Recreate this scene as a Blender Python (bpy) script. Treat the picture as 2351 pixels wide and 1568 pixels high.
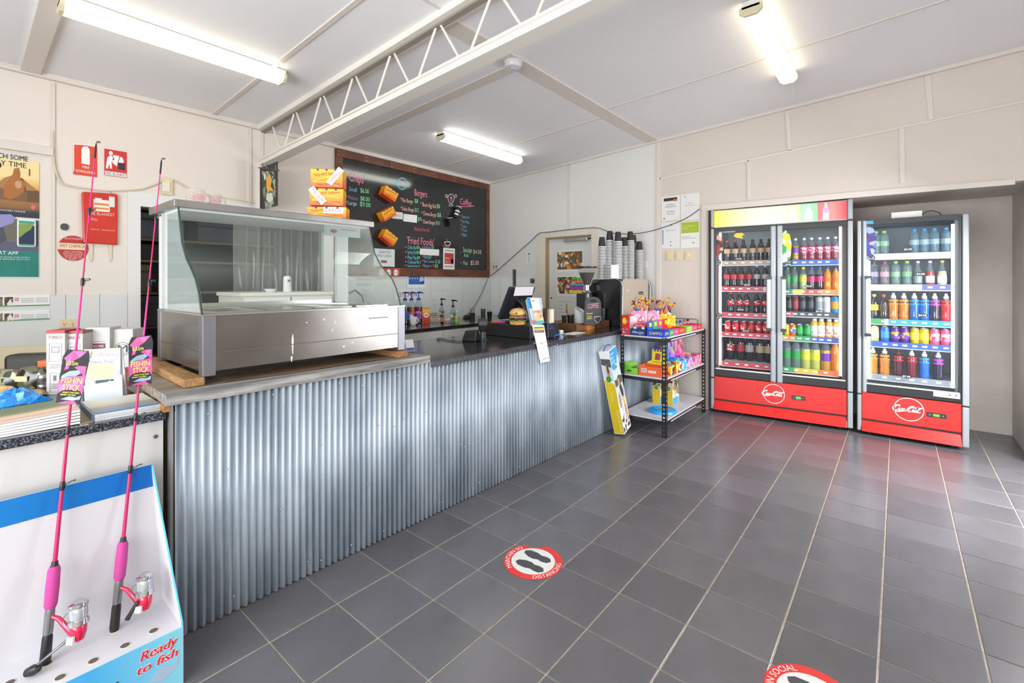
import bpy, math, random
from mathutils import Matrix, Vector
random.seed(7)
R = math.radians
SC = bpy.context.scene
for o in list(bpy.data.objects): bpy.data.objects.remove(o)
COL = SC.collection
# ------------------------------------------------------------------ camera, world, light, exposure
F_PX, HX, HY, CAM_H, YAW = 1065.0, 1175.5, 648.0, 1.40, 39.7738
cam = bpy.data.cameras.new('camera'); cam_o = bpy.data.objects.new('camera', cam); COL.objects.link(cam_o)
cam.sensor_fit = 'HORIZONTAL'; cam.sensor_width = 36.0; cam.lens = 36.0 * F_PX / 2351.0
cam.shift_y = -(784.0 - HY) / 2351.0
cam.clip_start = 0.05
cam_o.location = (0, 0, CAM_H); cam_o.rotation_euler = (R(90), 0, R(YAW))
SC.camera = cam_o
w = bpy.data.worlds.new('sky'); SC.world = w; w.use_nodes = True
bg = w.node_tree.nodes['Background']; bg.inputs[0].default_value = (0.80, 0.90, 1.0, 1); bg.inputs[1].default_value = 1.5
def area(name, loc, rot, sx, sy, power, col):
    l = bpy.data.lights.new(name, 'AREA'); l.shape = 'RECTANGLE'; l.size = sx; l.size_y = sy; l.energy = power; l.color = col
    o = bpy.data.objects.new(name, l); COL.objects.link(o); o.location = loc; o.rotation_euler = rot
    return o
# daylight coming through the shop windows behind the camera and the glazed door on the right
area('window_daylight', (-0.8, -2.05, 1.45), (R(102), 0, 0), 3.9, 1.9, 190, (0.93, 0.97, 1.0))
area('door_daylight', (1.24, 4.2, 1.25), (R(44), 0, R(90)), 1.1, 1.7, 105, (0.95, 0.97, 1.0))
SC.view_settings.view_transform = 'Standard'; SC.view_settings.look = 'None'
SC.view_settings.gamma = 1.0; SC.view_settings.use_curve_mapping = False
SC.view_settings.exposure = 0.2
# ------------------------------------------------------------------ photo pixel -> point on a real plane
_s, _c = math.sin(R(YAW)), math.cos(R(YAW))
def ray(px, py):
    u = (px - HX) / F_PX; v = -(py - HY) / F_PX
    return (-_s + _c * u, _c + _s * u, v)
def onZ(px, py, z):
    d = ray(px, py); t = (z - CAM_H) / d[2]; return Vector((d[0] * t, d[1] * t, z))
def onX(px, py, x):
    d = ray(px, py); t = x / d[0]; return Vector((x, d[1] * t, CAM_H + d[2] * t))
def onY(px, py, y):
    d = ray(px, py); t = y / d[1]; return Vector((d[0] * t, y, CAM_H + d[2] * t))
def base(px, py, z):
    """point standing on height z, and metres per photo pixel there"""
    d = ray(px, py); t = (z - CAM_H) / d[2]; return Vector((d[0] * t, d[1] * t, z)), t / F_PX
# ------------------------------------------------------------------ materials
def lin(c): return c / 12.92 if c <= 0.04045 else ((c + 0.055) / 1.055) ** 2.4
def rgb(h):
    h = h.lstrip('#'); return tuple(lin(int(h[i:i + 2], 16) / 255) for i in (0, 2, 4)) + (1.0,)
_mats = {}
def C(h, rough=0.5, metal=0.0, **k):
    """procedural material: k = noise (colour variation amount), nscale, bump, bscale, coat, emit, clear, stretch, h2, rand"""
    key = (h, rough, metal, tuple(sorted(k.items())))
    if key in _mats: return _mats[key]
    m = bpy.data.materials.new('paint_' + h.strip('#')); m.use_nodes = True
    nt = m.node_tree; b = nt.nodes['Principled BSDF']; N = nt.nodes.new; L = nt.links.new
    b.inputs['Base Color'].default_value = rgb(h); b.inputs['Roughness'].default_value = rough; b.inputs['Metallic'].default_value = metal
    if k.get('coat'): b.inputs['Coat Weight'].default_value = k['coat']; b.inputs['Coat Roughness'].default_value = 0.08
    if k.get('emit'):
        b.inputs['Emission Color'].default_value = rgb(h); b.inputs['Emission Strength'].default_value = k['emit']
    if k.get('noise') or k.get('bump') or k.get('rand'):
        tc = N('ShaderNodeTexCoord'); mp = N('ShaderNodeMapping'); L(tc.outputs['Object'], mp.inputs[0])
        mp.inputs['Scale'].default_value = k.get('stretch', (1, 1, 1))
    if k.get('noise'):
        n = N('ShaderNodeTexNoise'); n.inputs['Scale'].default_value = k.get('nscale', 8); n.inputs['Detail'].default_value = k.get('det', 5)
        L(mp.outputs[0], n.inputs['Vector'])
        cr = N('ShaderNodeValToRGB'); cr.color_ramp.elements[0].position = k.get('lo', 0.35); cr.color_ramp.elements[1].position = k.get('hi', 0.65)
        base_c = rgb(h)
        if k.get('h2'): c2 = rgb(k['h2'])
        else: c2 = tuple(max(0, x * (1 - k['noise'])) for x in base_c[:3]) + (1,)
        cr.color_ramp.elements[0].color = c2; cr.color_ramp.elements[1].color = base_c
        L(n.outputs['Fac'], cr.inputs[0]); out = cr.outputs[0]
        if k.get('rand'):
            oi = N('ShaderNodeObjectInfo'); mr = N('ShaderNodeMapRange'); mr.inputs[3].default_value = 1 - k['rand']; mr.inputs[4].default_value = 1 + k['rand']
            L(oi.outputs['Random'], mr.inputs[0])
            mx = N('ShaderNodeVectorMath'); mx.operation = 'SCALE'; L(out, mx.inputs[0]); L(mr.outputs[0], mx.inputs['Scale']); out = mx.outputs[0]
        L(out, b.inputs['Base Color'])
        if k.get('rvar'):
            mr = N('ShaderNodeMapRange'); mr.inputs[3].default_value = rough - k['rvar']; mr.inputs[4].default_value = rough + k['rvar']
            L(n.outputs['Fac'], mr.inputs[0]); L(mr.outputs[0], b.inputs['Roughness'])
    if k.get('bump'):
        n2 = N('ShaderNodeTexNoise'); n2.inputs['Scale'].default_value = k.get('bscale', 40); n2.inputs['Detail'].default_value = 6
        L(mp.outputs[0], n2.inputs['Vector'])
        bp = N('ShaderNodeBump'); bp.inputs['Strength'].default_value = k['bump']; bp.inputs['Distance'].default_value = k.get('bdist', 0.01)
        L(n2.outputs['Fac'], bp.inputs['Height']); L(bp.outputs[0], b.inputs['Normal'])
    if k.get('clear'):
        tr = N('ShaderNodeBsdfTransparent'); tr.inputs[0].default_value = tuple(0.5 + 0.5 * x for x in rgb(h)[:3]) + (1,) if k.get('tint') is None else rgb(k['tint'])
        mx = N('ShaderNodeMixShader'); fr = N('ShaderNodeLayerWeight'); fr.inputs[0].default_value = 0.5
        pw = N('ShaderNodeMath'); pw.operation = 'POWER'; pw.inputs[1].default_value = 4.0; L(fr.outputs['Facing'], pw.inputs[0])
        ad = N('ShaderNodeMath'); ad.operation = 'MULTIPLY_ADD'; ad.inputs[1].default_value = 0.6; ad.inputs[2].default_value = 1 - k['clear']; ad.use_clamp = True
        L(pw.outputs[0], ad.inputs[0]); L(ad.outputs[0], mx.inputs[0]); L(tr.outputs[0], mx.inputs[1]); L(b.outputs[0], mx.inputs[2])
        L(mx.outputs[0], nt.nodes['Material Output'].inputs[0])
    _mats[key] = m; return m
def grad(name, stops, axis=0, lo=0.0, hi=1.0, rough=0.5, emit=0, coord='Generated'):
    """printed colour gradient along an axis of the object"""
    m = bpy.data.materials.new(name); m.use_nodes = True; nt = m.node_tree; b = nt.nodes['Principled BSDF']; N = nt.nodes.new; L = nt.links.new
    tc = N('ShaderNodeTexCoord'); sp = N('ShaderNodeSeparateXYZ'); L(tc.outputs[coord], sp.inputs[0])
    mr = N('ShaderNodeMapRange'); mr.inputs[1].default_value = lo; mr.inputs[2].default_value = hi; L(sp.outputs[axis], mr.inputs[0])
    cr = N('ShaderNodeValToRGB'); L(mr.outputs[0], cr.inputs[0]); e = cr.color_ramp.elements
    e[0].position = stops[0][0]; e[0].color = rgb(stops[0][1]); e[1].position = stops[-1][0]; e[1].color = rgb(stops[-1][1])
    for p, h in stops[1:-1]: q = e.new(p); q.color = rgb(h)
    L(cr.outputs[0], b.inputs['Base Color']); b.inputs['Roughness'].default_value = rough
    if emit: L(cr.outputs[0], b.inputs['Emission Color']); b.inputs['Emission Strength'].default_value = emit
    return m
def patches(name, cols, scale=20, rough=0.5, coat=0):
    """busy printed picture / crumpled wrapper: voronoi cells of several colours"""
    m = bpy.data.materials.new(name); m.use_nodes = True; nt = m.node_tree; b = nt.nodes['Principled BSDF']; N = nt.nodes.new; L = nt.links.new
    tc = N('ShaderNodeTexCoord'); v = N('ShaderNodeTexVoronoi'); v.inputs['Scale'].default_value = scale; L(tc.outputs['Object'], v.inputs['Vector'])
    cr = N('ShaderNodeValToRGB'); cr.color_ramp.interpolation = 'CONSTANT'; sp = N('ShaderNodeSeparateColor'); L(v.outputs['Color'], sp.inputs[0]); L(sp.outputs[0], cr.inputs[0])
    e = cr.color_ramp.elements; n = len(cols); e[0].position = 0; e[0].color = rgb(cols[0]); e[1].position = 1 / n; e[1].color = rgb(cols[1])
    for i in range(2, n): q = e.new(i / n); q.color = rgb(cols[i])
    L(cr.outputs[0], b.inputs['Base Color']); b.inputs['Roughness'].default_value = rough
    if coat: b.inputs['Coat Weight'].default_value = coat
    return m
# ------------------------------------------------------------------ mesh builder
_txt = {}
def text_geo(s):
    if s in _txt: return _txt[s]
    cu = bpy.data.curves.new('t', 'FONT'); cu.body = s; cu.resolution_u = 2
    o = bpy.data.objects.new('t', cu); me = bpy.data.meshes.new_from_object(o)
    v = [(p.co.x, p.co.y) for p in me.vertices]; f = [tuple(p.vertices) for p in me.polygons]
    bpy.data.objects.remove(o); bpy.data.curves.remove(cu); bpy.data.meshes.remove(me)
    x0 = min((p[0] for p in v), default=0); x1 = max((p[0] for p in v), default=1)
    v = [((p[0] - x0) / max(1e-6, x1 - x0), p[1] / 0.69) for p in v]
    _txt[s] = (v, f, (x1 - x0) / 0.69); return _txt[s]
class MB:
    """collects shapes into one mesh. st=True: a standing thing whose printed front is local (u,v,w) -> (u,-w,v)"""
    def __init__(self, st=False): self.v = []; self.f = []; self.st = st
    def P(self, u, v, w): return (u, -w, v) if self.st else (u, v, w)
    def add(self, vs, fs):
        n = len(self.v); self.v += [tuple(p) for p in vs]; self.f += [tuple(i + n for i in q) for q in fs]; return self
    def box(self, x0, y0, z0, x1, y1, z1):
        if x0 > x1: x0, x1 = x1, x0
        if y0 > y1: y0, y1 = y1, y0
        if z0 > z1: z0, z1 = z1, z0
        return self.add([(x, y, z) for z in (z0, z1) for y in (y0, y1) for x in (x0, x1)],
                        [(0, 2, 3, 1), (4, 5, 7, 6), (0, 1, 5, 4), (2, 6, 7, 3), (0, 4, 6, 2), (1, 3, 7, 5)])
    def hexa(self, p):
        """8 corners: bottom ring 0-3, top ring 4-7"""
        return self.add(p, [(3, 2, 1, 0), (4, 5, 6, 7), (0, 1, 5, 4), (1, 2, 6, 5), (2, 3, 7, 6), (3, 0, 4, 7)])
    def prism(self, pts, w0, w1):
        n = len(pts); a = sum(pts[i][0] * pts[(i + 1) % n][1] - pts[(i + 1) % n][0] * pts[i][1] for i in range(n))
        if (a < 0) != (w1 < w0): pts = pts[::-1]
        vs = [self.P(u, v, w0) for u, v in pts] + [self.P(u, v, w1) for u, v in pts]
        return self.add(vs, [tuple(range(n - 1, -1, -1)), tuple(range(n, 2 * n))] + [(i, (i + 1) % n, n + (i + 1) % n, n + i) for i in range(n)])
    def rect(self, u0, v0, u1, v1, w0=0.0, w1=0.001): return self.prism([(u0, v0), (u1, v0), (u1, v1), (u0, v1)], w0, w1)
    def disc(self, u, v, r, w0=0.0, w1=0.001, n=20, ry=None):
        ry = ry or r; return self.prism([(u + r * math.cos(2 * math.pi * i / n), v + ry * math.sin(2 * math.pi * i / n)) for i in range(n)], w0, w1)
    def ring(self, u, v, r0, r1, w0=0.0, w1=0.001, n=32, ry=1.0, a0=0, a1=360):
        k = n; full = abs(a1 - a0) >= 360; m = k if full else k + 1
        an = [R(a0 + (a1 - a0) * i / k) for i in range(m)]
        vs = []
        for (r, w) in ((r0, w0), (r1, w0), (r1, w1), (r0, w1)):
            vs += [self.P(u + r * math.cos(t), v + r * ry * math.sin(t), w) for t in an]
        fs = []
        for i in range(k):
            j = (i + 1) % m
            for q in range(4): fs.append((q * m + i, q * m + j, ((q + 1) % 4) * m + j, ((q + 1) % 4) * m + i))
        return self.add(vs, fs)
    def text(self, s, u0, v0, wid, hgt, w=0.0012, shear=0.0, rot=0.0):
        v, f, asp = text_geo(s)
        if not v: return self
        if wid is None: wid = asp * hgt
        cs, sn = math.cos(R(rot)), math.sin(R(rot)); out = []
        for x, y in v:
            a, b_ = x * wid + shear * y * hgt, y * hgt
            out.append(self.P(u0 + a * cs - b_ * sn, v0 + a * sn + b_ * cs, w))
        return self.add(out, f)
    def arctext(self, s, u, v, r, a_mid, span, hgt, w=0.0012, inward=False):
        """text bent round a circle, a_mid = angle of the middle, span in degrees"""
        tv, f, asp = text_geo(s); out = []
        for x, y in tv:
            if inward: a = R(a_mid + (x - 0.5) * span); rr = r - y * hgt
            else: a = R(a_mid - (x - 0.5) * span); rr = r + y * hgt
            out.append(self.P(u + rr * math.cos(a), v + rr * math.sin(a), w))
        return self.add(out, f)
    def lathe(self, prof, n=14, c=(0, 0, 0), sx=1.0, sy=1.0, cap0=True, cap1=True, sq=0):
        vs = []
        for r_, z in prof:
            for i in range(n):
                t = 2 * math.pi * (i + 0.5) / n; ct, s_ = math.cos(t), math.sin(t); k = 1.0
                if sq: k = 1.0 / max(abs(ct), abs(s_)) ** sq
                vs.append((c[0] + r_ * sx * k * ct, c[1] + r_ * sy * k * s_, c[2] + z))
        m = len(prof); fs = [(j * n + i, j * n + (i + 1) % n, (j + 1) * n + (i + 1) % n, (j + 1) * n + i) for j in range(m - 1) for i in range(n)]
        if cap0: fs.append(tuple(range(n - 1, -1, -1)))
        if cap1: fs.append(tuple((m - 1) * n + i for i in range(n)))
        return self.add(vs, fs)
    def tube(self, pts, r, n=8, caps=True):
        pts = [Vector(p) for p in pts]; rs = r if isinstance(r, (list, tuple)) else [r] * len(pts); vs = []; up = None
        for i, p in enumerate(pts):
            t = (pts[min(i + 1, len(pts) - 1)] - pts[max(i - 1, 0)]).normalized()
            if up is None:
                up = Vector((0, 0, 1)) if abs(t.z) < 0.9 else Vector((1, 0, 0))
            x = t.cross(up).normalized(); up = x.cross(t).normalized()
            for k in range(n):
                a = 2 * math.pi * k / n; vs.append(p + (x * math.cos(a) + up * math.sin(a)) * rs[i])
        m = len(pts); fs = [(j * n + i, j * n + (i + 1) % n, (j + 1) * n + (i + 1) % n, (j + 1) * n + i) for j in range(m - 1) for i in range(n)]
        if caps: fs += [tuple(range(n - 1, -1, -1)), tuple((m - 1) * n + i for i in range(n))]
        return self.add(vs, fs)
    def sheet(self, rows, thick=None):
        n = len(rows[0]); vs = [p for r_ in rows for p in r_]
        fs = [(j * n + i, j * n + i + 1, (j + 1) * n + i + 1, (j + 1) * n + i) for j in range(len(rows) - 1) for i in range(n - 1)]
        return self.add(vs, fs)
    def xf(self, M, start=0):
        self.v[start:] = [tuple(M @ Vector(p)) for p in self.v[start:]]; return self
    def mesh(self, name, mat, smooth=False):
        me = bpy.data.meshes.new(name); me.from_pydata(self.v, [], self.f); me.update()
        me.materials.append(mat)
        if smooth:
            me.polygons.foreach_set('use_smooth', [True] * len(me.polygons)); me.set_sharp_from_angle(angle=R(38))
        return me
    def build(self, name, mat, parent=None, smooth=False, bevel=0, kind=None, label=None, solid=0, loc=None, sub=0):
        o = bpy.data.objects.new(name, self.mesh(name, mat, smooth)); COL.objects.link(o)
        if parent: o.parent = parent
        if loc: o.location = loc
        if solid: md = o.modifiers.new('s', 'SOLIDIFY'); md.thickness = solid; md.offset = 0
        if bevel:
            md = o.modifiers.new('b', 'BEVEL'); md.width = bevel; md.segments = 2; md.limit_method = 'ANGLE'
        if sub: md = o.modifiers.new('u', 'SUBSURF'); md.levels = sub; md.render_levels = sub
        if kind: o['kind'] = kind
        if label: o['label'] = label
        return o
def B(x0, y0, z0, x1, y1, z1): return MB().box(x0, y0, z0, x1, y1, z1)
def tag(o, label, cat, group=None):
    o['label'] = label; o['category'] = cat
    if group: o['group'] = group
    return o
def thing(name, label, cat, loc=(0, 0, 0), ang=0.0, group=None, wall=False):
    o = bpy.data.objects.new(name, None); COL.objects.link(o); o.empty_display_size = 0.05
    o.location = loc; o.rotation_euler = (R(90) if wall else 0, 0, R(ang))
    return tag(o, label, cat, group)
def boxes(name, mat, parent, *bs, **k):
    return [B(*q).build(name, mat, parent, **k) for q in bs]
def copy_tree(o, parent=None):
    c = o.copy(); COL.objects.link(c)
    if parent: c.parent = parent
    for ch in o.children: copy_tree(ch, c)
    return c
_protos = {}
def inst(key, make, loc, ang, label, cat, group=None):
    """first call builds the thing, later calls copy it and each of its parts"""
    if key not in _protos:
        o = make(); _protos[key] = o
    else: o = copy_tree(_protos[key])
    o.location = loc; o.rotation_euler = (0, 0, R(ang)); tag(o, label, cat, group); return o
class Wall:
    """a vertical plane through p0 whose right-hand direction has angle ang; (u, v) = along it, height"""
    def __init__(self, p0, ang):
        a = R(ang); self.p0 = p0; self.ang = ang; self.d = (math.cos(a), math.sin(a)); self.n = (math.sin(a), -math.cos(a))
    def uv(self, px, py):
        d = ray(px, py); nx, ny = self.n; t = (self.p0[0] * nx + self.p0[1] * ny) / (d[0] * nx + d[1] * ny)
        x, y = d[0] * t - self.p0[0], d[1] * t - self.p0[1]
        return (x * self.d[0] + y * self.d[1], CAM_H + d[2] * t)
    def at(self, u, v, w=0.0): return Vector((self.p0[0] + u * self.d[0] + w * self.n[0], self.p0[1] + u * self.d[1] + w * self.n[1], v))
    def thing(self, name, label, cat, px, py, group=None, w=0.0):
        u, v = self.uv(px, py); o = thing(name, label, cat, self.at(u, v, w), self.ang, group, wall=True)
        _org[o.name] = (self, u, v); return o
_org = {}
class On:
    """draws printed pieces on a wall thing in photo pixels"""
    def __init__(self, root): self.root = root; self.W, self.u, self.v = _org[root.name]
    def uv(self, px, py): a, b = self.W.uv(px, py); return (a - self.u, b - self.v)
    def rect(self, mb, l, t, r_, b, w0=0.0, w1=0.001):
        u0, v1 = self.uv(l, t); v0 = self.uv(l, b)[1]; u1 = self.uv(r_, t)[0]; return mb.rect(u0, v0, u1, v1, w0, w1)
    def poly(self, mb, pts, w0=0.0, w1=0.001): return mb.prism([self.uv(*p) for p in pts], w0, w1)
    def text(self, mb, s, l, basey, r_, hpx, w=0.0012, shear=0.0):
        u0, v0 = self.uv(l, basey); u1 = self.uv(r_, basey)[0]; v1 = self.uv(l, basey - hpx)[1]
        return mb.text(s, u0, v0, u1 - u0, v1 - v0, w, shear)
# ------------------------------------------------------------------ the room
XL, YW, YR = -4.848, 5.30, 6.17
def zc(x): return 2.94 + 0.05 * (x - XL)              # the ceiling rises towards the street side
CREAM = C('#d6cbc1', 0.62, bump=0.08, bscale=30, noise=0.05, nscale=1.3)
LEFTP = C('#e0d7cd', 0.6, bump=0.08, bscale=30, noise=0.05, nscale=1.1)
WHITEP = C('#dddcd8', 0.55, bump=0.05, bscale=30, noise=0.04, nscale=1.2)
CEILP = C('#eceaec', 0.7, bump=0.05, bscale=20, noise=0.04, nscale=0.9)
TRIMP = C('#d9d0c8', 0.5)
RECP = C('#cfc5bc', 0.75, bump=0.3, bscale=25, noise=0.12, nscale=3)
def struct(name, mb, mat, **k): return mb.build(name, mat, kind='structure', **k)
TILE = C('#666468', 0.27, noise=1, h2='#59575a', nscale=5, det=3, lo=0.2, hi=0.8, bump=0.14, bscale=12, bdist=0.005, rand=0.12, stretch=(1.0, 0.45, 1.0))
fl = struct('floor', B(-5.1, -2.2, -0.06, 1.4, 6.3, -0.0025), C('#b3a58f', 0.9, noise=0.3, nscale=30))
gx, gy = 0.3040, 0.2835
tiles = []
def tile_mesh(i):
    a, b_ = gx / 2 - 0.0026, gy / 2 - 0.0021; e = 0.0025; zz = -0.0016
    m = MB(); m.add([(-a, -b_, zz), (a, -b_, zz), (a, b_, zz), (-a, b_, zz), (-a + e, -b_ + e, 0), (a - e, -b_ + e, 0), (a - e, b_ - e, 0), (-a + e, b_ - e, 0),
                     (-a, -b_, -0.003), (a, -b_, -0.003), (a, b_, -0.003), (-a, b_, -0.003)],
                    [(4, 5, 6, 7), (0, 1, 5, 4), (1, 2, 6, 5), (2, 3, 7, 6), (3, 0, 4, 7), (8, 9, 1, 0), (9, 10, 2, 1), (10, 11, 3, 2), (11, 8, 0, 3)])
    return m.mesh('tile', TILE)
tm = tile_mesh(0)
for i in range(-7, 4):
    for j in range(-8, 14):
        o = bpy.data.objects.new('tile', tm); COL.objects.link(o); o.parent = fl
        o.location = (-0.055 + gx * (i + 0.5), 2.484 + gy * (j + 0.5), random.uniform(-0.0006, 0.0))
# ceiling
def slab(x0, y0, x1, y1, d0, d1):
    """raked strip hanging under the ceiling, from d0 to d1 below it"""
    return MB().hexa([(x0, y0, zc(x0) - d1), (x1, y0, zc(x1) - d1), (x1, y1, zc(x1) - d1), (x0, y1, zc(x0) - d1),
                      (x0, y0, zc(x0) - d0), (x1, y0, zc(x1) - d0), (x1, y1, zc(x1) - d0), (x0, y1, zc(x0) - d0)])
ce = struct('ceiling', slab(-5.0, -2.2, 1.4, 5.45, -0.1, 0), CEILP)
for (x0, y0, x1, y1, d) in ((XL, 1.50, 1.27, 1.532, .008), (-2.165, 4.02, 1.27, 4.042, .006), (XL, 4.17, -2.31, 4.195, .006),
                            (-2.30, 2.02, -2.165, YW, .010), (XL, 2.72, -2.30, 2.82, .007), (XL, 0.30, 1.27, 0.40, .03), (-2.165, 0.9, -2.14, 1.9, .004)):
    slab(x0, y0, x1, y1, 0, d).build('batten', TRIMP, ce)
slab(XL, -2.1, XL + .035, YW, 0, .04).build('cornice', TRIMP, ce)
slab(XL, YW - .03, 1.27, YW, 0, .03).build('cornice', TRIMP, ce)
# left wall with the doorway to the back room
DY0, DY1, DZ = 0.976, 2.60, 2.044
m = MB(); T_ = zc(XL)
for (y0, y1, z0, z1) in ((-2.2, DY0, 0, T_), (DY0, DY1, DZ, T_), (DY1, YW + .1, 0, T_)): m.box(XL - .1, y0, z0, XL, y1, z1)
wl = struct('wall_left', m, LEFTP)
m = MB(); f = .012
m.box(XL, DY0 - .07, 0, XL + f, DY0, DZ + .10); m.box(XL, DY1, 0, XL + f, DY1 + .10, DZ + .10); m.box(XL, DY0, DZ, XL + f, DY1, DZ + .10)
m.box(XL - .1, DY0, 0, XL + f, DY0 + .012, DZ); m.box(XL - .1, DY1 - .012, 0, XL + f, DY1, DZ); m.box(XL - .1, DY0 + .012, DZ - .012, XL + f, DY1 - .012, DZ)
m.build('door_frame', C('#dcdcda', .45), wl)
WL = Wall((XL, 0.0), 90)
def wl_uv(px, py): return WL.uv(px, py)
def strip_l(px0, py0, px1, py1, name='batten', d=.012, mat=TRIMP):
    u0, v1 = wl_uv(px0, py0); v0 = wl_uv(px0, py1)[1]; u1 = wl_uv(px1, py0)[0]
    B(XL, u0, v0, XL + d, u1, v1).build(name, mat, wl)
strip_l(118, 190, 126, 678); strip_l(570, 287, 577, 470); strip_l(598, 292, 604, 470)
strip_l(0, 322, 121, 341, d=.03)
# white washable panels along the foot of the left wall
wp = C('#d6d8d6', .25)
for (a, b_) in ((-40, 150), (151, 228), (229, 293)):
    u0 = wl_uv(a, 678)[0]; u1 = min(wl_uv(b_, 678)[0], DY0 - .072); B(XL, u0 + .001, .9, XL + .006, u1 - .001, 1.307).build('panel', wp, wl)
# far wall: kitchen half with the door, shop half with the opening for the fridges
XP = -2.20; DX0, DX1, DH = -3.79, -3.06, 2.02
m = MB()
def wseg(m, x0, x1, z0, z1=None):
    a, b_ = (zc(x0), zc(x1)) if z1 is None else (z1, z1)
    m.hexa([(x0, YW, z0), (x1, YW, z0), (x1, YW + .1, z0), (x0, YW + .1, z0), (x0, YW, a), (x1, YW, b_), (x1, YW + .1, b_), (x0, YW + .1, a)])
wseg(m, XL, DX0, 0); wseg(m, DX0, DX1, DH); wseg(m, DX1, XP, 0)
wk = struct('wall_kitchen', m, WHITEP)
OX0, OX1, OZ = -1.605, 0.775, 2.19
m = MB(); wseg(m, XP, OX0, 0); wseg(m, OX0, OX1, OZ); wseg(m, OX1, 1.38, 0)
wf = struct('wall_far', m, CREAM)
m = MB(); m.box(-1.80, YR, 0, .95, YR + .1, 2.5); m.box(-1.80, YW + .1, 0, -1.70, YR, 2.5); m.box(.80, YW + .1, 0, .90, YR, 2.5); m.box(-1.70, YW + .1, OZ, .80, YR, 2.3)
struct('wall_recess', m, RECP)
WF = Wall((0, YW), 0)
def strip_f(pts, d=.010, par=wf, name='batten', mat=TRIMP):
    MB().prism([WF.uv(*p) for p in pts], 0, d).xf(Matrix.Translation((0, YW, 0)) @ Matrix.Rotation(R(90), 4, 'X')).build(name, mat, par)
strip_f([(1516, 408), (2351, 231), (2351, 236), (1516, 413)])
for q in ([(1803, 255), (1813, 253), (1818, 345), (1809, 347)], [(2122, 176), (2136, 172), (2144, 274), (2132, 277)], [(1716, 369), (1720, 368), (1721, 457), (1717, 457)],
          [(2065, 297), (2077, 294), (2078, 419), (2067, 421)], [(1508, 322), (1518, 320), (1516, 712), (1507, 714)]): strip_f(q)
strip_f([(1306, 376), (1311, 375), (1310, 526), (1306, 527)], par=wk)
strip_f([(1612, 472), (1963, 441), (2330, 412), (2330, 424), (1963, 454), (1624, 484), (1624, 940), (1612, 938)], d=.014, name='opening_trim')
# glazed white tiles of the kitchen splashback
gt = C('#dfe3e2', .12, coat=.5)
ti = MB(); ti.box(0, 0, 0, .0055, .1965, .194)
tml = ti.mesh('tile', gt); ti = MB(); ti.box(0, -.0055, 0, .1965, 0, .194); tmf = ti.mesh('tile', gt)
for k in range(3):
    for i in range(13):
        o = bpy.data.objects.new('tile', tml); COL.objects.link(o); o.parent = wl; o.location = (XL, 2.712 + .199 * i, .90 + .197 * k)
    for i in range(4):
        o = bpy.data.objects.new('tile', tmf); COL.objects.link(o); o.parent = wk; o.location = (XL + .01 + .2 * i, YW, .90 + .197 * k)
# street side walls, out of the picture: windows behind the camera, a glazed door on the right
m = MB(); 
for (x0, x1, z0, z1) in ((-5.0, -2.8, 0, 3.3), (-2.8, 1.2, 0, .45), (-2.8, 1.2, 2.45, 3.3), (1.2, 1.4, 0, 3.3)): m.box(x0, -2.2, z0, x1, -2.1, z1)
struct('wall_back', m, CREAM)
m = MB()
for (y0, y1, z0, z1) in ((-2.1, 3.6, 0, 3.2), (3.6, 4.8, 2.2, 3.2), (4.8, 5.3, 0, 3.2)): m.box(1.28, y0, z0, 1.38, y1, z1)
struct('wall_right', m, CREAM)
m = MB(); m.box(1.30, 3.6, 0, 1.35, 3.66, 2.2); m.box(1.30, 4.74, 0, 1.35, 4.8, 2.2); m.box(1.30, 3.66, 2.12, 1.35, 4.74, 2.2)
struct('door_2', m, C('#c9ccce', .4, .6))
m = MB()
for x in (-2.8, -.8, 1.13): m.box(x, -2.17, .45, x + .07, -2.12, 2.45)
m.box(-2.73, -2.17, .45, 1.13, -2.12, .52); m.box(-2.73, -2.17, 2.38, 1.13, -2.12, 2.45)
struct('window_1', m, C('#c9ccce', .4, .6))
# dark back room seen through the doorway and the strip curtain
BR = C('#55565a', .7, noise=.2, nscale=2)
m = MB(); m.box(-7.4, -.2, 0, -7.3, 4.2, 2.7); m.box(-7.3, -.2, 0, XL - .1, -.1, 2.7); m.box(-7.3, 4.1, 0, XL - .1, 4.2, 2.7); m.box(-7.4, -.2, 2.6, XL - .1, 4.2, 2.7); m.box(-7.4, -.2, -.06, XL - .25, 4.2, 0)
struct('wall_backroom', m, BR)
# kitchen door in the far wall
m = MB(); m.box(DX0 + .02, YW + .045, 0.005, DX1 - .02, YW + .085, DH - .02)
d1 = struct('door_1', m, C('#d3d4d0', .5))
m = MB()
m.box(DX0 - .14, YW - .022, 0, DX0, YW, DH + .085); m.box(DX1, YW - .022, 0, DX1 + .085, YW, DH + .085); m.box(DX0, YW - .022, DH, DX1, YW, DH + .085)
m.build('door_frame', C('#d9d3c3', .5), d1, bevel=.004)
m = MB(); m.box(DX0, YW - .02, 0, DX0 + .018, YW + .09, DH); m.box(DX0 + .018, YW, DH - .018, DX1, YW + .09, DH)
m.build('door_reveal', C('#b39a6c', .6, noise=.2, nscale=12), d1)
B(-3.50, YW - .0, 1.945, -3.13, YW + .044, 1.99).build('door_closer', C('#b9bcbe', .3, .8), d1, bevel=.008)
MB().tube([(-3.15, YW + .02, 1.97), (-3.06, YW - .01, 1.975)], .01).build('closer_arm', C('#2c2c2c', .4), d1)
MB().lathe([(0, 0), (.012, 0), (.012, .006), (0, .006)], c=(0, 0, 0)).xf(Matrix.Translation((-3.73, YW + .046, 1.18)) @ Matrix.Rotation(R(90), 4, 'X')).build('door_lock', C('#333333', .4), d1)
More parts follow.
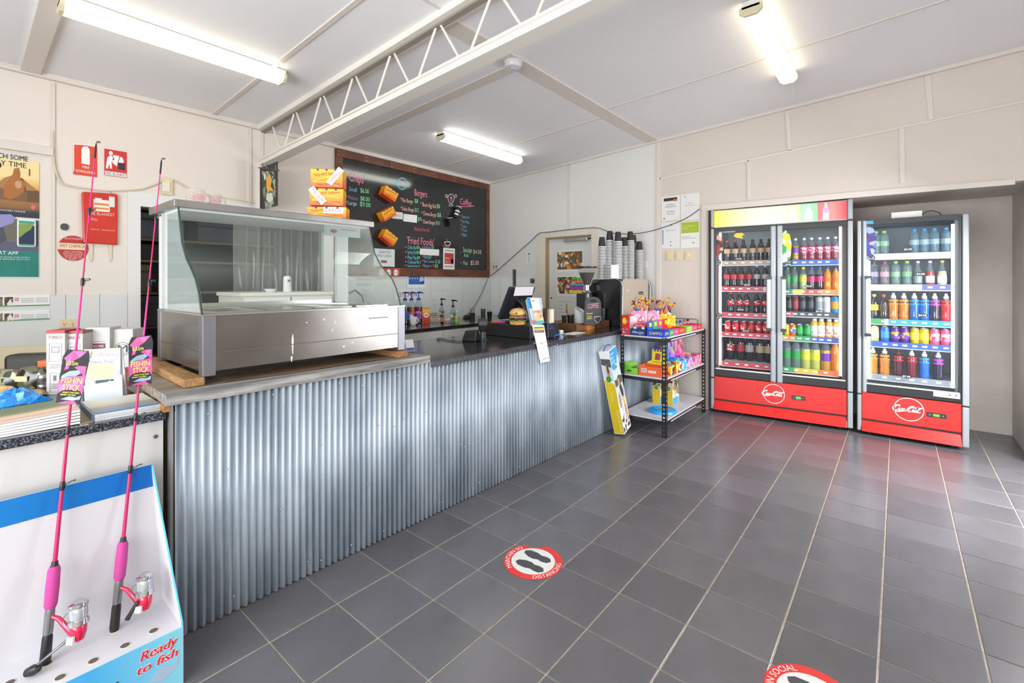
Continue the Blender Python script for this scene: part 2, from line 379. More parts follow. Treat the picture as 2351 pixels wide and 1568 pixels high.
# ------------------------------------------------------------------ lattice truss under the ceiling
YT = 1.955
def zb(x): return 2.585 + .047 * (x - XL)
TW = C('#e0dbd2', .45)
tr = thing('roof_truss', 'white painted steel lattice truss spanning under the ceiling from the left wall', 'truss', (XL, YT, zc(XL) - .02))
inv = Matrix.Translation((-XL, -YT, -(zc(XL) - .02)))
def hx(x0, x1, y0, y1, fa, fb):
    return MB().hexa([(x0, y0, fa(x0)), (x1, y0, fa(x1)), (x1, y1, fa(x1)), (x0, y1, fa(x0)), (x0, y0, fb(x0)), (x1, y0, fb(x1)), (x1, y1, fb(x1)), (x0, y1, fb(x0))])
xe = 1.27
hx(XL, xe, YT - .055, YT + .055, lambda x: zc(x) - .045, lambda x: zc(x) - .0).xf(inv).build('top_chord', TW, tr)
hx(XL, xe, YT - .02, YT + .02, lambda x: zc(x) - .06, lambda x: zc(x) - .045).xf(inv).build('chord_flange', C('#8d857a', .6), tr)
m = hx(XL, xe, YT - .03, YT - .022, lambda x: zb(x) - .02, lambda x: zb(x) + .03)
m2 = hx(XL, xe, YT - .03, YT + .075, lambda x: zb(x) - .028, lambda x: zb(x) - .02); m.add(m2.v, m2.f)
m.xf(inv).build('bottom_chord', TW, tr)
MB().tube([(XL, YT - .034, zb(XL) + .022), (xe, YT - .034, zb(xe) + .022)], .011, 8).xf(inv).build('chord_pipe', TW, tr, smooth=True)
k = 0; x = -4.64
while x < 1.2:
    for s in (-1, 1):
        a = (x + s * .02, YT, zc(x) - .05); b_ = (x + s * .225, YT - .005, zb(x + s * .225) - .01)
        if b_[0] > XL + .02 and b_[0] < 1.26: MB().tube([a, b_], .0085, 8).xf(inv).build('web_rod', TW, tr, smooth=True)
    x += .4815
# ------------------------------------------------------------------ fluorescent lights, smoke detector
def fluoro(x, y0, y1, label, emit, col, cap='#d8cfae'):
    z = zc(x) - .006; L_ = y1 - y0
    t = thing('fluorescent_light', label, 'light', (x, y0, z), 0, 'fluorescent battens on the ceiling')
    m = MB(); m.box(-.05, 0, -.045, .05, L_, 0); m.build('housing', C('#e6e2d4', .4), t)
    prof = [(-.062, -.030), (.062, -.030), (.062, -.065), (.035, -.088), (-.035, -.088), (-.062, -.065)]
    m = MB().prism(prof, -.02, -(L_ - .02)).xf(Matrix.Rotation(R(90), 4, 'X')); m.build('diffuser', C(col, .4, emit=emit), t)
    for q in (0, L_ - .02):
        m = MB().prism([(a * 1.05, b_ * 1.03) for a, b_ in prof], -q, -(q + .02)).xf(Matrix.Rotation(R(90), 4, 'X')); m.build('end_cap', C(cap, .4), t)
    return t
fluoro(-3.60, .37, 1.60, 'long fluorescent batten on the ceiling at upper left, nearest the left wall signs', 6, '#fff3da')
fluoro(-3.71, 3.27, 4.60, 'fluorescent batten on the kitchen ceiling behind the truss, above the chalkboard', 8, '#fbfdf4')
fluoro(-.70, 3.14, 4.45, 'fluorescent batten on the shop ceiling in front of the drink fridges', 4.5, '#fff2d2')
p = Vector((-2.235, 2.70, zc(-2.235) - .010))
t = thing('smoke_detector', 'round white smoke detector on the ceiling strip beside the truss', 'smoke detector', p)
MB().lathe([(.072, -.012), (.072, 0)], 24).build('base_plate', C('#d9d9dc', .4), t, smooth=True)
MB().lathe([(0.001, -.05), (.03, -.048), (.055, -.04), (.066, -.022), (.066, -.012)], 24).build('cover', C('#d6d6da', .35), t, smooth=True)
MB().lathe([(.001, -.056), (.018, -.055), (.022, -.047), (.022, -.046)], 18).build('sensor', C('#c4c4ca', .4), t, smooth=True)
# ------------------------------------------------------------------ the main counter (slightly off square to the room)
CA = 88.84
WC = Wall((-2.183, 0.55), CA)                        # front plane of the corrugated face
def cw(u, v, w=0.0): return WC.at(u, v, w)
STEEL = C('#97928e', .27, .95, noise=.38, nscale=1.6, det=3, rvar=.08)
STEELD = C('#8d8b89', .3, .95, noise=.3, nscale=4, rvar=.12)
GRAN = C('#34363c', .18, noise=1, h2='#17181b', nscale=160, det=2, lo=.42, hi=.62, coat=.4)
GRANE = C('#7d8396', .3, noise=1, h2='#171a22', nscale=230, det=3, lo=.5, hi=.66)
ct = thing('shop_counter', 'long shop counter clad in corrugated galvanised iron, with timber and black stone tops', 'counter', (-2.183, .55, 0), CA)
LEN = 4.72
rows = []; n = 0
pit = .0318; N = int(LEN / pit) * 8
r0, r1 = [], []
for i in range(N + 1):
    u = LEN * i / N; y = -.009 - .009 * math.cos(2 * math.pi * u / pit)
    r0.append((u, y, .004)); r1.append((u, y, .925))
MB().sheet([r0, r1]).build('corrugated_sheet', C('#c3ced8', .5, .35, noise=.28, nscale=7, h2='#9aa8b4', bump=.15, bscale=120, bdist=.002, rvar=.1, stretch=(1, 1, .25)), ct, smooth=True, solid=.0008)
m = MB(); m.box(.004, .004, .004, LEN, .62, .89); m.build('carcass', C('#c7b79c', .6, noise=.2, nscale=6), ct)
B(-.012, .0, .004, -.002, .04, .925).build('end_trim', C('#b3b6b8', .4, .8), ct)
WOOD = C('#a39686', .6, noise=1, h2='#6d5f51', nscale=9, det=8, bump=.5, bscale=50, stretch=(.6, 5, 5), bdist=.004)
GREYW = C('#aaa8a4', .65, noise=1, h2='#6a6a6a', nscale=10, det=8, bump=.7, bscale=40, stretch=(.35, 4, 4), bdist=.006)
yy = -.022
for k in range(4):
    y0 = .06 + .165 * k; B(-.03, y0, .925, 1.262, y0 + .162, .963 - .001 * (k % 2)).build('plank', WOOD, ct, bevel=.002)
# the front plank: an uneven weathered edge
m = MB(); pts = []
for i in range(24):
    u = -.03 + 1.292 * i / 23; pts.append((u, yy - .004 * math.sin(u * 9) + random.uniform(-.003, .003)))
poly = pts + [(1.262, .058), (-.03, .058)]
nn = len(poly); m.add([(a, b_, .922) for a, b_ in poly] + [(a, b_, .964) for a, b_ in poly], [tuple(range(nn - 1, -1, -1)), tuple(range(nn, 2 * nn))] + [(i, (i + 1) % nn, nn + (i + 1) % nn, nn + i) for i in range(nn)])
m.build('plank', GREYW, ct, label='grey weathered front plank')
B(1.266, -.016, .892, LEN, .84, .930).build('stone_top', GRAN, ct, bevel=.004)
B(1.266, -.0185, .892, LEN, -.0162, .926).build('stone_edge', C('#4a4d57', .3, noise=1, h2='#22242b', nscale=140, det=3, lo=.4, hi=.65), ct)
B(-.034, -.004, .8965, -.013, .10, .9235).build('timber_block', C('#b07a44', .6, noise=.4, nscale=14, stretch=(4, 1, 4)), ct)
for i in range(60):
    m = MB(); u = .1 + 4.5 * random.random(); m.lathe([(.0001, .003), (.004, .002), (.005, 0)], 6, cap0=False).xf(Matrix.Translation((round(u / pit) * pit + pit / 2, -.0185, random.choice((.06, .35, .62, .88)) + random.uniform(-.02, .02))) @ Matrix.Rotation(R(90), 4, 'X'))
    m.build('screw_head', C('#c8ccd0', .3, .9), ct)
# low granite-topped counter at the left
lc = thing('low_counter', 'low white counter with a speckled dark stone top, left of the corrugated counter', 'counter', (-2.2, .53, 0), 90)
GT = .895
B(-2.5, 0, .863, -.004, 1.95, GT).build('stone_top', GRAN, lc, bevel=.003)
B(-2.5, -.0025, .865, -.004, -.0005, GT - .002).build('stone_edge', GRANE, lc)
B(-2.5, .02, .0, -.006, .05, .862).build('front_panel', C('#c6c5c3', .4), lc)
B(-2.5, .05, .0, -.006, 1.9, .80).build('carcass', C('#c9c7c2', .6), lc)
for z in (.80, .40): MB().lathe([(.0001, .004), (.006, .003), (.008, 0)], 10, cap0=False).xf(Matrix.Translation((-.03, .0195, z)) @ Matrix.Rotation(R(90), 4, 'X')).build('screw_head', C('#7d776a', .3, .8), lc)
# ------------------------------------------------------------------ the food warmer
WX, WY0, WY1 = -2.25, .667, 1.711
wm = thing('food_warmer', 'stainless steel food warmer with a curved glass front, standing on timber blocks', 'food warmer', (WX, WY0, 1.0), 90)
# local: x along the counter, -y to the customer; z from 1.0
L_ = WY1 - WY0; D_ = .68; H_ = .256
m = MB(); m.box(.05, .004, .02, L_ - .05, .016, H_); m.build('front_panel', STEEL, wm)
B(.05, .001, .098, L_ - .05, .0035, .1015).build('panel_seam', C('#6b6764', .5, .6), wm)
boxes('side_panel', STEEL, wm, (.004, .05, .02, .016, D_ - .03, H_), (L_ - .016, .05, .02, L_ - .004, D_ - .03, H_), (.05, D_ - .016, .02, L_ - .05, D_ - .004, H_)); B(.016, .016, .02, L_ - .016, D_ - .016, .03).build('base_panel', STEEL, wm)
B(.0025, .05, .098, .0038, D_ - .03, .1015).build('panel_seam', C('#6b6764', .5, .6), wm)
for (x, y) in ((0, 0), (L_ - .05, 0), (0, D_ - .05), (L_ - .05, D_ - .05)):
    B(x, y, 0.0, x + .05, y + .05, H_ + .001).build('corner_post', C('#8b8b90', .42, .85), wm, bevel=.003)
B(.0, .0, H_ + .001, L_, D_, H_ + .007).build('deck', C('#bdbbb5', .22, .9), wm)
for i in range(4): 
    x0 = .07 + .235 * i; m = MB(); m.box(x0, .09, H_ + .0075, x0 + .21, .10, H_ + .0125); m.box(x0, .50, H_ + .0075, x0 + .21, .51, H_ + .0125); m.box(x0, .10, H_ + .0075, x0 + .01, .50, H_ + .0125); m.box(x0 + .2, .10, H_ + .0075, x0 + .21, .50, H_ + .0125)
    m.box(x0 + .01, .10, H_ + .0072, x0 + .2, .50, H_ + .009); m.build('food_well', C('#d2d0cb', .18, .95), wm)
ZT = .755
m = MB(); m.box(-.01, .36, ZT, L_ + .03, .80, ZT + .038); m.build('canopy', C('#a9a7a5', .34, .9, noise=.2, nscale=5), wm, bevel=.004)
B(.02, .37, ZT - .012, L_, .79, ZT - .001).build('canopy_underside', C('#cfd2d2', .4), wm)
# curved front glass
prof = [(.36, ZT), (.33, .66), (.30, .58), (.235, .505), (.165, .455), (.115, .415), (.075, .36), (.05, .30), (.035, H_ + .008)]
GLASS = C('#e6efe9', .03, clear=.99, tint='#fbfdfc')
m = MB().sheet([[(.012, y, z), (L_ - .012, y, z)] for y, z in prof]); m.build('front_glass', GLASS, wm, smooth=True, solid=.004)
EDGE = C('#2b3a36', .2)
for x in (.008, L_ - .008): MB().tube([(x, y, z) for y, z in prof], .0045, 6).build('glass_edge', EDGE, wm, smooth=True)
for x in (.012, L_ - .016):
    pts = [(y, z) for y, z in prof] + [(.60, H_ + .008), (.60, ZT)]
    n = len(pts); m = MB().add([(x, y, z) for y, z in pts] + [(x + .004, y, z) for y, z in pts], [tuple(range(n)), tuple(range(2 * n - 1, n - 1, -1))]); m.build('side_glass', GLASS, wm)
for x in (.0, L_ - .03): 
    B(x if x == 0 else x - .05, .62, H_ + .008, x + .03, .655, ZT - .012).build('upright', C('#c4c6c3', .5, .2), wm, bevel=.003)
B(.03, .66, H_ + .008, L_ - .03, .675, H_ + .03).build('rear_rail', C('#d0d0cc', .25, .9), wm)
m = MB(); m.box(.74, .375, ZT - .075, .98, .379, ZT - .012); m.build('heater_badge', C('#8f9a9a', .3, .4), wm)
MB(True).disc(.80, ZT - .045, .022, -.3745, -.374, 14, .012).build('badge_print', C('#7a3a3c', .5), wm); MB(True).rect(.85, ZT - .035, .95, ZT - .028, -.3745, -.374).build('badge_print', C('#9a5a5a', .5), wm)
# wear: adhesive marks left on the steel
for (u, v, a, b_) in ((.38, .10, .007, .10), (.375, .03, .006, .03), (.66, .20, .012, .02), (.65, .06, .010, .012), (.60, .19, .006, .02), (.54, .21, .007, .012), (.585, .15, .004, .02), (.45, .20, .006, .006), (.70, .075, .012, .008)):
    m = MB(True); m.prism([(u + .7 * (a * (1 + .3 * math.sin(3 * t))) * math.cos(t), v + (b_ * (1 + .2 * math.cos(5 * t))) * .5 * math.sin(t)) for t in [2 * math.pi * i / 12 for i in range(12)]], -.0038, -.0034)
    m.build('glue_stain', C('#dcd8d0', .7), wm)
m = MB(True); m.rect(.80, .195, .93, .205, -.0039, -.0032); m.build('label_slot', C('#7d7974', .4, .7), wm)
for (u0, v, n) in ((.90, .155, 9), (.84, .035, 7)):
    m = MB(True)
# two timber blocks under the warmer
TB = C('#b98d58', .6, noise=.5, h2='#8f6c43', nscale=8, stretch=(8, 1.2, 8))
b1 = B(0, 0, 0, .075, .84, .0345).build('timber_block', TB, None, bevel=.004); b1.location = cw(.125, .9645, -.07); b1.rotation_euler = (0, 0, R(CA - 0)); b1.location.z = .9645
tag(b1, 'long sawn timber bearer under the left end of the food warmer', 'timber block', 'timber bearers under the warmer')
b1.data.transform(Matrix.Translation((-.075, .0, 0)))
b2 = B(-.055, 0, 0, .02, .70, .0345).build('timber_block', C('#a8784a', .6, noise=.5, h2='#7c5936', nscale=8, stretch=(8, 1.2, 8)), None, bevel=.003); b2.location = cw(1.13, .9645, -.05); b2.location.z = .9645; b2.rotation_euler = (0, 0, R(CA))
tag(b2, 'short timber bearer under the right end of the food warmer', 'timber block', 'timber bearers under the warmer')
# loose brown paper under the warmer
m = MB(); pts = [(0, 0), (.3, -.03), (.62, .0), (.86, -.02), (.88, .10), (.5, .16), (.1, .14)]
n = len(pts); m.add([(a, b_, .0005 + .0012 * ((i * 7) % 3)) for i, (a, b_) in enumerate(pts)], [tuple(range(n))])
pp = m.build('paper_sheet', C('#8a6a50', .8, noise=.2, nscale=10), None, solid=.0006); pp.location = cw(.2, .9652, -.075); pp.location.z = .9655; pp.rotation_euler = (0, 0, R(CA)); tag(pp, 'torn brown paper sheet lying on the timber counter under the warmer', 'paper')
# ------------------------------------------------------------------ the two drink fridges
RED = C('#cc1a12', .35, coat=.2); SILV = C('#9a9fa3', .4, .35); BLK = C('#17181a', .35); DARK = C('#3a3d42', .5)
PANE = C('#e8eef0', .02, clear=.988, tint='#fafcfd')
LED = C('#f4f8ff', .4, emit=4.5)
def ribbon(m, pts, w0, off, st=True):
    """a brush stroke of varying width: pts = (x, y, width)"""
    n = len(pts); Lf, Rt = [], []
    for i, (x, y, wd) in enumerate(pts):
        a = pts[max(0, i - 1)]; b_ = pts[min(n - 1, i + 1)]; dx, dy = b_[0] - a[0], b_[1] - a[1]; l = math.hypot(dx, dy) or 1
        nx, ny = -dy / l, dx / l; Lf.append((x + nx * wd / 2, y + ny * wd / 2)); Rt.append((x - nx * wd / 2, y - ny * wd / 2))
    for i in range(n - 1): m.add([m.P(*Lf[i], off), m.P(*Rt[i], off), m.P(*Rt[i + 1], off), m.P(*Lf[i + 1], off)], [(0, 1, 2, 3)])
def sm(pts, k=6):
    """Catmull-Rom through (x, y, width)"""
    out = []
    for i in range(len(pts) - 1):
        p0, p1, p2, p3 = pts[max(0, i - 1)], pts[i], pts[i + 1], pts[min(len(pts) - 1, i + 2)]
        for j in range(k):
            t = j / k; out.append(tuple(.5 * ((2 * p1[q]) + (-p0[q] + p2[q]) * t + (2 * p0[q] - 5 * p1[q] + 4 * p2[q] - p3[q]) * t * t + (-p0[q] + 3 * p1[q] - 3 * p2[q] + p3[q]) * t ** 3) for q in range(3)))
    out.append(pts[-1]); return out
def script_logo(m, u, v, wid, off):
    """flowing script 'Coca-Cola' about wid wide, centred at (u, v)"""
    s = wid / 10.0
    def st(pts): ribbon(m, [(u + (x - 5 + .28 * (y - 1)) * s, v + (y - 1) * s, wd * s * 1.75) for x, y, wd in sm(pts)], 0, off)
    # big C's with their sweeping tails, then o c a / o l a
    st([(1.75, 1.75, .12), (1.9, 2.25, .2), (1.5, 2.5, .25), (.7, 2.1, .35), (.15, 1.2, .5), (.25, .4, .4), (.9, .05, .25), (1.6, .35, .15), (2.2, .8, .1)])
    st([(.3, -.1, .1), (1.4, -.45, .22), (2.8, -.3, .2), (3.9, .0, .08)])
    def o(x): st([(x + .35, 1.15, .15), (x + .02, .9, .25), (x, .4, .28), (x + .3, .1, .2), (x + .62, .45, .28), (x + .55, .95, .25), (x + .3, 1.12, .12), (x + .75, .95, .1)])
    def cc(x): st([(x + .6, .95, .15), (x + .35, 1.12, .2), (x + .02, .8, .28), (x + .02, .35, .28), (x + .3, .1, .18), (x + .75, .35, .1)])
    def a(x): st([(x + .6, 1.05, .15), (x + .3, 1.12, .15), (x + .02, .75, .25), (x + .05, .25, .25), (x + .3, .12, .18), (x + .6, .5, .15), (x + .68, 1.1, .25), (x + .66, .4, .25), (x + .8, .1, .2), (x + 1.05, .4, .1)])
    o(1.95); cc(2.85); a(3.65)
    st([(4.6, .75, .18), (5.0, .72, .18)])
    st([(6.6, 1.65, .12), (6.75, 2.2, .2), (6.3, 2.5, .25), (5.6, 2.1, .35), (5.15, 1.2, .5), (5.3, .4, .4), (5.9, .05, .25), (6.5, .35, .12)])
    st([(5.55, 1.6, .1), (6.3, 1.95, .15), (7.4, 2.05, .3), (8.6, 1.9, .4), (9.4, 2.2, .2), (9.9, 2.1, .1)])
    o(6.7); st([(7.55, .9, .12), (7.95, 1.6, .2), (8.0, 2.4, .2), (7.75, 1.5, .28), (7.7, .45, .28), (7.9, .1, .2), (8.2, .4, .1)]); a(8.3)
def fridge(name, label, p0, ang, WD, top, doors, header):
    t = thing(name, label, 'fridge', (p0[0], p0[1], 0), ang)
    D = .66; bt = .03
    m = MB(); m.box(0, .05, .42, .03, D, top); m.box(WD - .03, .05, .42, WD, D, top); m.box(.03, D - .03, .42, WD - .03, D, top); m.box(.03, .05, top - .03, WD - .03, D - .03, top); m.box(.03, .05, .42, WD - .03, D - .03, .455)
    m.build('cabinet', C('#c9c9c8', .4) if not header else C('#c24a40', .4), t)
    m = MB(); m.box(.031, .055, .456, .036, D - .031, top - .031); m.box(WD - .036, .055, .456, WD - .031, D - .031, top - .031); m.box(.036, D - .036, .456, WD - .036, D - .031, top - .031); m.box(.036, .055, top - .036, WD - .036, D - .036, top - .031)
    m.build('liner', C('#8d939a', .4), t)
    B(.0, .05, bt, WD, D, .42).build('base_unit', DARK, t)
    zt = 1.985 if header else top
    for (x0, x1) in ((-.035, -.002), (WD + .002, WD + .045)):
        for (a, b_) in ((bt, .365), (.372, zt - .004)) + (((1.99, top + .015),) if header else ()):
            B(x0, -.012, a, x1, .06, b_).build('corner_post', SILV, t, bevel=.008)
        B(x0 - .001, -.013, .3655, x1 + .001, .06, .3715).build('post_joint', BLK, t)
        if header: B(x0 - .001, -.013, zt - .0035, x1 + .001, .06, zt + .0045).build('post_joint', BLK, t)
    # red grille panel, drip plinth, castors
    B(0, .0, .145, WD, .05, .385).build('red_panel', RED, t, bevel=.003)
    B(0, .012, .128, WD, .05, .144).build('vent_slot', BLK, t)
    m = MB().hexa([(0, -.035, .035), (WD, -.035, .035), (WD, .05, .035), (0, .05, .035), (0, .015, .127), (WD, .015, .127), (WD, .05, .127), (0, .05, .127)]); m.build('kick_panel', RED, t, bevel=.004)
    for x in (.05, WD - .05):
        for y in (.06, D - .06):
            c = B(x - .018, y - .02, .028, x + .018, y + .02, .034).build('castor', C('#8a8d8f', .4, .8), t)
            MB().lathe([(.012, -.012), (.022, -.010), (.022, .010), (.012, .012)], 14).xf(Matrix.Translation((x, y, .0222)) @ Matrix.Rotation(R(90), 4, 'Y')).build('wheel', C('#4b4b4b', .5), c, smooth=True)
    # doors
    for (x0, x1, hinge) in doors:
        fr = MB(); zb_, zt_ = .395, (1.975 if header else top - .004)
        fr.box(x0, .0, zb_, x1, .045, .47); fr.box(x0, .0, zt_ - .045, x1, .045, zt_)
        sw = .052 if header else .034; sx = (x1 - sw, x1) if hinge == 'L' else (x0, x0 + sw)
        ox = (x0, x0 + .02) if hinge == 'L' else (x1 - .02, x1)
        fr.box(ox[0], .0, .47, ox[1], .045, zt_ - .045)
        d = fr.build('door', BLK, t)
        B(x0 + .01, -.004, .466, x1 - .01, -.0005, .478).build('chrome_rail', C('#d5d8da', .2, .9), d)
        B(sx[0], -.018, zb_ - .01, sx[1], .045, zt_).build('door_stile', SILV, d, bevel=.012)
        B(ox[1] if hinge == 'L' else sx[1], .015, .47, sx[0] if hinge == 'L' else ox[0], .021, zt_ - .045).build('glass_pane', PANE, d)
        hx_ = sx[0] + .0 if hinge == 'L' else sx[1] - .0
        h0, h1 = (hx_ - .032, hx_ + .012) if hinge == 'L' else (hx_ - .012, hx_ + .032)
        B(h0, -.055, .93, h1, -.022, 1.435).build('handle', C('#a9adaf', .38, .3), d, bevel=.010)
        boxes('handle_end', BLK, d, (h0 - .002, -.057, 1.436, h1 + .002, -.0, 1.458), (h0 - .002, -.057, .907, h1 + .002, -.0, .929))
    for x in (.04, WD - .060): B(x, .06, .50, x + .020, .075, top - .08).build('light_strip', LED, t)
    m = MB(); m.box(.05, .06, top - .042, WD - .05, .08, top - .037); m.build('light_strip', LED, t)
    return t
f1 = fridge('drink_fridge', 'large double door drink fridge with a lit header and red base panel', (-1.529, 5.259), 5.8, 1.165, 2.17, [(0.002, .583, 'L'), (.588, 1.163, 'R')], True)
f2 = fridge('drink_fridge', 'single door drink fridge with a red base panel, right of the double one', (-.258, 5.366), 0, .665, 1.975, [(.002, .663, 'R')], False)
# lit header of the double fridge
hm = grad('header_print', [(0, '#f0d020'), (.10, '#f6e97a'), (.35, '#f4eeb4'), (.55, '#f4ecb0'), (.68, '#dcc98c'), (.681, '#7fcf8b'), (.70, '#9ad9a4'), (.80, '#7ed08e'), (.801, '#dc6464'), (.9, '#e07c78'), (1, '#cc3040')], 0, rough=.3, emit=.55)
B(.0, -.006, 1.995, 1.165, .045, 2.165).build('light_header', hm, f1)
m = MB(True); m.rect(-.0, 2.166, 1.165, 2.172, -.02, .012); m.rect(0, 1.987, 1.165, 1.994, -.02, .012); m.build('header_edge', C('#9ca0a4', .4, .6), f1)
B(0, 0, 1.976, 1.165, .05, 1.986).build('header_black_band', BLK, f1)  # black band beneath the lit header
def bottle_shape(m, u, v, h, wd, off):
    pts = [(-.5, 0), (.5, 0), (.5, .55), (.42, .68), (.18, .85), (.18, 1), (-.18, 1), (-.18, .85), (-.42, .68), (-.5, .55)]
    m.prism([(u + a * wd, v + b_ * h) for a, b_ in pts], off - .0004, off)
for q in (.735, .862): m = MB(True); bottle_shape(m, q, 2.0, .145, .058, .0068); m.build('printed_bottle', C('#f4fbf4', .3, emit=.8), f1)
m = MB(True); bottle_shape(m, 1.00, 2.0, .155, .05, .0068); m.build('printed_bottle', C('#e8b0c8', .3, emit=.7), f1)
m = MB(True); m.disc(1.0, 2.09, .026, .0069, .0074); m.build('printed_label', C('#c48ad8', .3, emit=.6), f1)
m = MB(True); m.rect(.99, 2.155, 1.01, 2.163, .0069, .0074); m.build('printed_cap', C('#6fb7ea', .3, emit=.7), f1)
def logo(t, u, v, r):
    m = MB(True); m.ring(u, v, r - .006, r, .0008, .0016, 40); m.build('logo_ring', C('#f3d6d2', .4), t)
    m = MB(True); script_logo(m, u - r * .06, v + r * .0, r * 1.95, .0016); m.build('script_lettering', C('#f6eeee', .4), t)
logo(f1, .562, .268, .098); logo(f2, .330, .282, .102)
def control(t, u, v, wd, led):
    B(u - wd / 2, -.0025, v - .02, u + wd / 2, .001, v + .02).build('control_panel', C('#202224', .3), t)
    m = MB(True)
    for q in (-.35, -.15, .33): m.rect(u + q * wd - .006, v - .006, u + q * wd + .006, v + .006, .0026, .0032)
    m.build('button', C('#6c7076', .5), t)
    MB(True).rect(u - .02, v - .011, u + .02, v + .011, .0026, .0034).build('display', C(led, .4, emit=1.5), t)
control(f1, .775, .256, .115, '#3fdc4a'); control(f2, .51, .262, .125, '#5a7a2a')
# white ballast box with cable on top of the single fridge
t = thing('power_pack', 'slim white power pack with a black cable on top of the single door fridge', 'power supply', (0.052, 5.42, 1.9755), 0)
B(-.10, 0, 0, .11, .06, .055).build('case', C('#e3e0da', .5), t, bevel=.004)
MB().tube([(.11, .03, .02), (.14, .03, .045), (.18, .04, .05), (.22, .05, .03), (.24, .06, .004)], .004, 6).build('cable', C('#2d2a2a', .5), t, smooth=True)
# warning sign on the single door
m = MB(True); m.rect(.49, .425, .655, .468, .0008, .0022); m.build('warning_label', C('#f0eeec', .5), f2)
m = MB(True)
for q in range(4): m.ring(.512 + .04 * q, .449, .010, .013, .0023, .003, 16)
m.build('warning_marking', C('#a06a66', .5), f2)
m = MB(True)
for q in (2, 3): m.disc(.512 + .04 * q, .449, .006, .0023, .003, 10)
m.build('warning_marking', C('#333333', .5), f2)
# ------------------------------------------------------------------ black steel rack at the end of the counter
RX0, RX1, RY0, RY1 = -2.045, -1.60, 4.08, 5.19
rk = thing('shelf_rack', 'black slotted steel rack with three white shelves at the end of the counter', 'shelf rack', (RX1, RY0, 0), 0)
SB = C('#1d1e20', .4); SH = C('#cfcdd2', .4)
def post(x, y, sx, sy):
    m = MB(); a = .038
    # an L-shaped upright: two faces pierced by a row of slots
    for ax in (0, 1):
        for (p, q) in ((0, .011), (.027, a)):
            if ax == 0: m.box(x + sx * p, y, 0, x + sx * q, y + sy * .002, .90)
            else: m.box(x, y + sy * p, 0, x + sx * .002, y + sy * q, .90)
        z = 0.0
        while z < .9:
            if ax == 0: m.box(x + sx * .011, y, z, x + sx * .027, y + sy * .002, min(z + .017, .9))
            else: m.box(x, y + sy * .011, z, x + sx * .002, y + sy * .027, min(z + .017, .9))
            z += .038
    m.build('post', SB, rk)
W_ = RX1 - RX0; DL = RY1 - RY0
for (x, y, sx, sy) in ((0, 0, -1, 1), (-W_, 0, 1, 1), (0, DL, -1, -1), (-W_, DL, 1, -1)): post(x, y, sx, sy)
RZ = (.157, .53, .90)
for z in RZ:
    s = B(-W_ + .004, .004, z - .012, -.004, DL - .004, z).build('shelf_board', SH, rk)
    h = .045
    boxes('shelf_beam', SB, rk, (-W_ + .002, .0025, z - h, -.002, .012, z - .013), (-W_ + .002, DL - .012, z - h, -.002, DL - .0025, z - .013), (-.012, .012, z - h, -.0025, DL - .012, z - .013), (-W_ + .0025, .012, z - h, -W_ + .012, DL - .012, z - .013), bevel=.002)
    B(.0, .12, z - .036, .0015, .80, z - .024).build('label_strip', C('#b9bcbd', .4), rk)
# ------------------------------------------------------------------ cardboard fishing stand with two rods
st = thing('display_stand', 'white and blue cardboard floor stand holding pink fishing rods at lower left', 'display stand', (-1.915, .51, 0), 90)
CW = C('#c6c4c8', .55); BLUE = grad('stand_blue', [(0, '#0084c0'), (.5, '#0072b8'), (1, '#005eb0')], 0, rough=.4)
LB = grad('stand_front', [(0, '#2f8fd0'), (.75, '#45a4d8'), (1, '#86cada')], 0, rough=.4)
SZ, X0 = .2, -.95
hp = [(-.10, .06), (-.37, .06), (-.23, .06), (-.50, .06), (-.64, .06), (-.155, .155), (-.325, .150), (-.47, .15), (-.61, .15)]
# closed shelf board: dark discs paint in the shade of its round holes
holes = [(-.325, .143), (-.158, .160), (-.072, .055), (-.150, .047), (-.229, .045), (-.305, .04), (-.405, .13), (-.39, .045)]
B(X0, 0, 0, 0, .004, SZ).build('front_panel', LB, st)
m = MB(); m.box(X0, .004, SZ - .004, 0, .232, SZ); m.build('shelf', CW, st)
for (x, y) in holes:
    h_ = MB().lathe([(.0125, SZ + .0002), (.0125, SZ + .0008)], 18, c=(x, y, 0)).build('hole', C('#5a5148', .9), st)
    MB().lathe([(.0125, .0), (.0142, 0), (.0142, .0012), (.0125, .0012)], 18, c=(x, y, SZ), cap0=False, cap1=False).build('hole_rim', C('#cfc6ba', .6), h_)
def kx(z): return -.036 * max(0, z - .2) / .518
ZK = .718
MB(True).prism([(X0, 0), (0, 0), (0, .2), (kx(ZK), ZK), (X0, ZK)], -.237, -.232).build('back_panel', CW, st)
MB().hexa([(X0, .2305, .636), (kx(.636) - .001, .2305, .636), (kx(.636) - .001, .2318, .636), (X0, .2318, .636), (X0, .2305, ZK), (kx(ZK) - .001, .2305, ZK), (kx(ZK) - .001, .2318, ZK), (X0, .2318, ZK)]).build('blue_band', BLUE, st)
pts = [(.004, SZ), (.237, SZ), (.237, ZK), (.225, .705), (.06, .33), (.004, .215)]
n = len(pts); m = MB().add([(-.004 + kx(b_), a, b_) for a, b_ in pts] + [(kx(b_), a, b_) for a, b_ in pts], [tuple(range(n - 1, -1, -1)), tuple(range(n, 2 * n))] + [(i, (i + 1) % n, n + (i + 1) % n, n + i) for i in range(n)])
m.build('side_panel', CW, st)
B(-.004, .004, 0, 0, .232, SZ - .004).build('side_panel', CW, st)
m = MB(); edge = [(.004, .2), (.004, .215), (.06, .33), (.225, .705), (.237, ZK)]
m.sheet([[(-.0045 + kx(b_), a - .001, b_ + .001), (.0006 + kx(b_), a - .001, b_ + .001)] for a, b_ in edge]); m.build('blue_edge', C('#5fc0e8', .4), st, solid=.002)
def out_text(m, s, u, v, wd, h): m.text(s, u, v, wd, h, .0012)
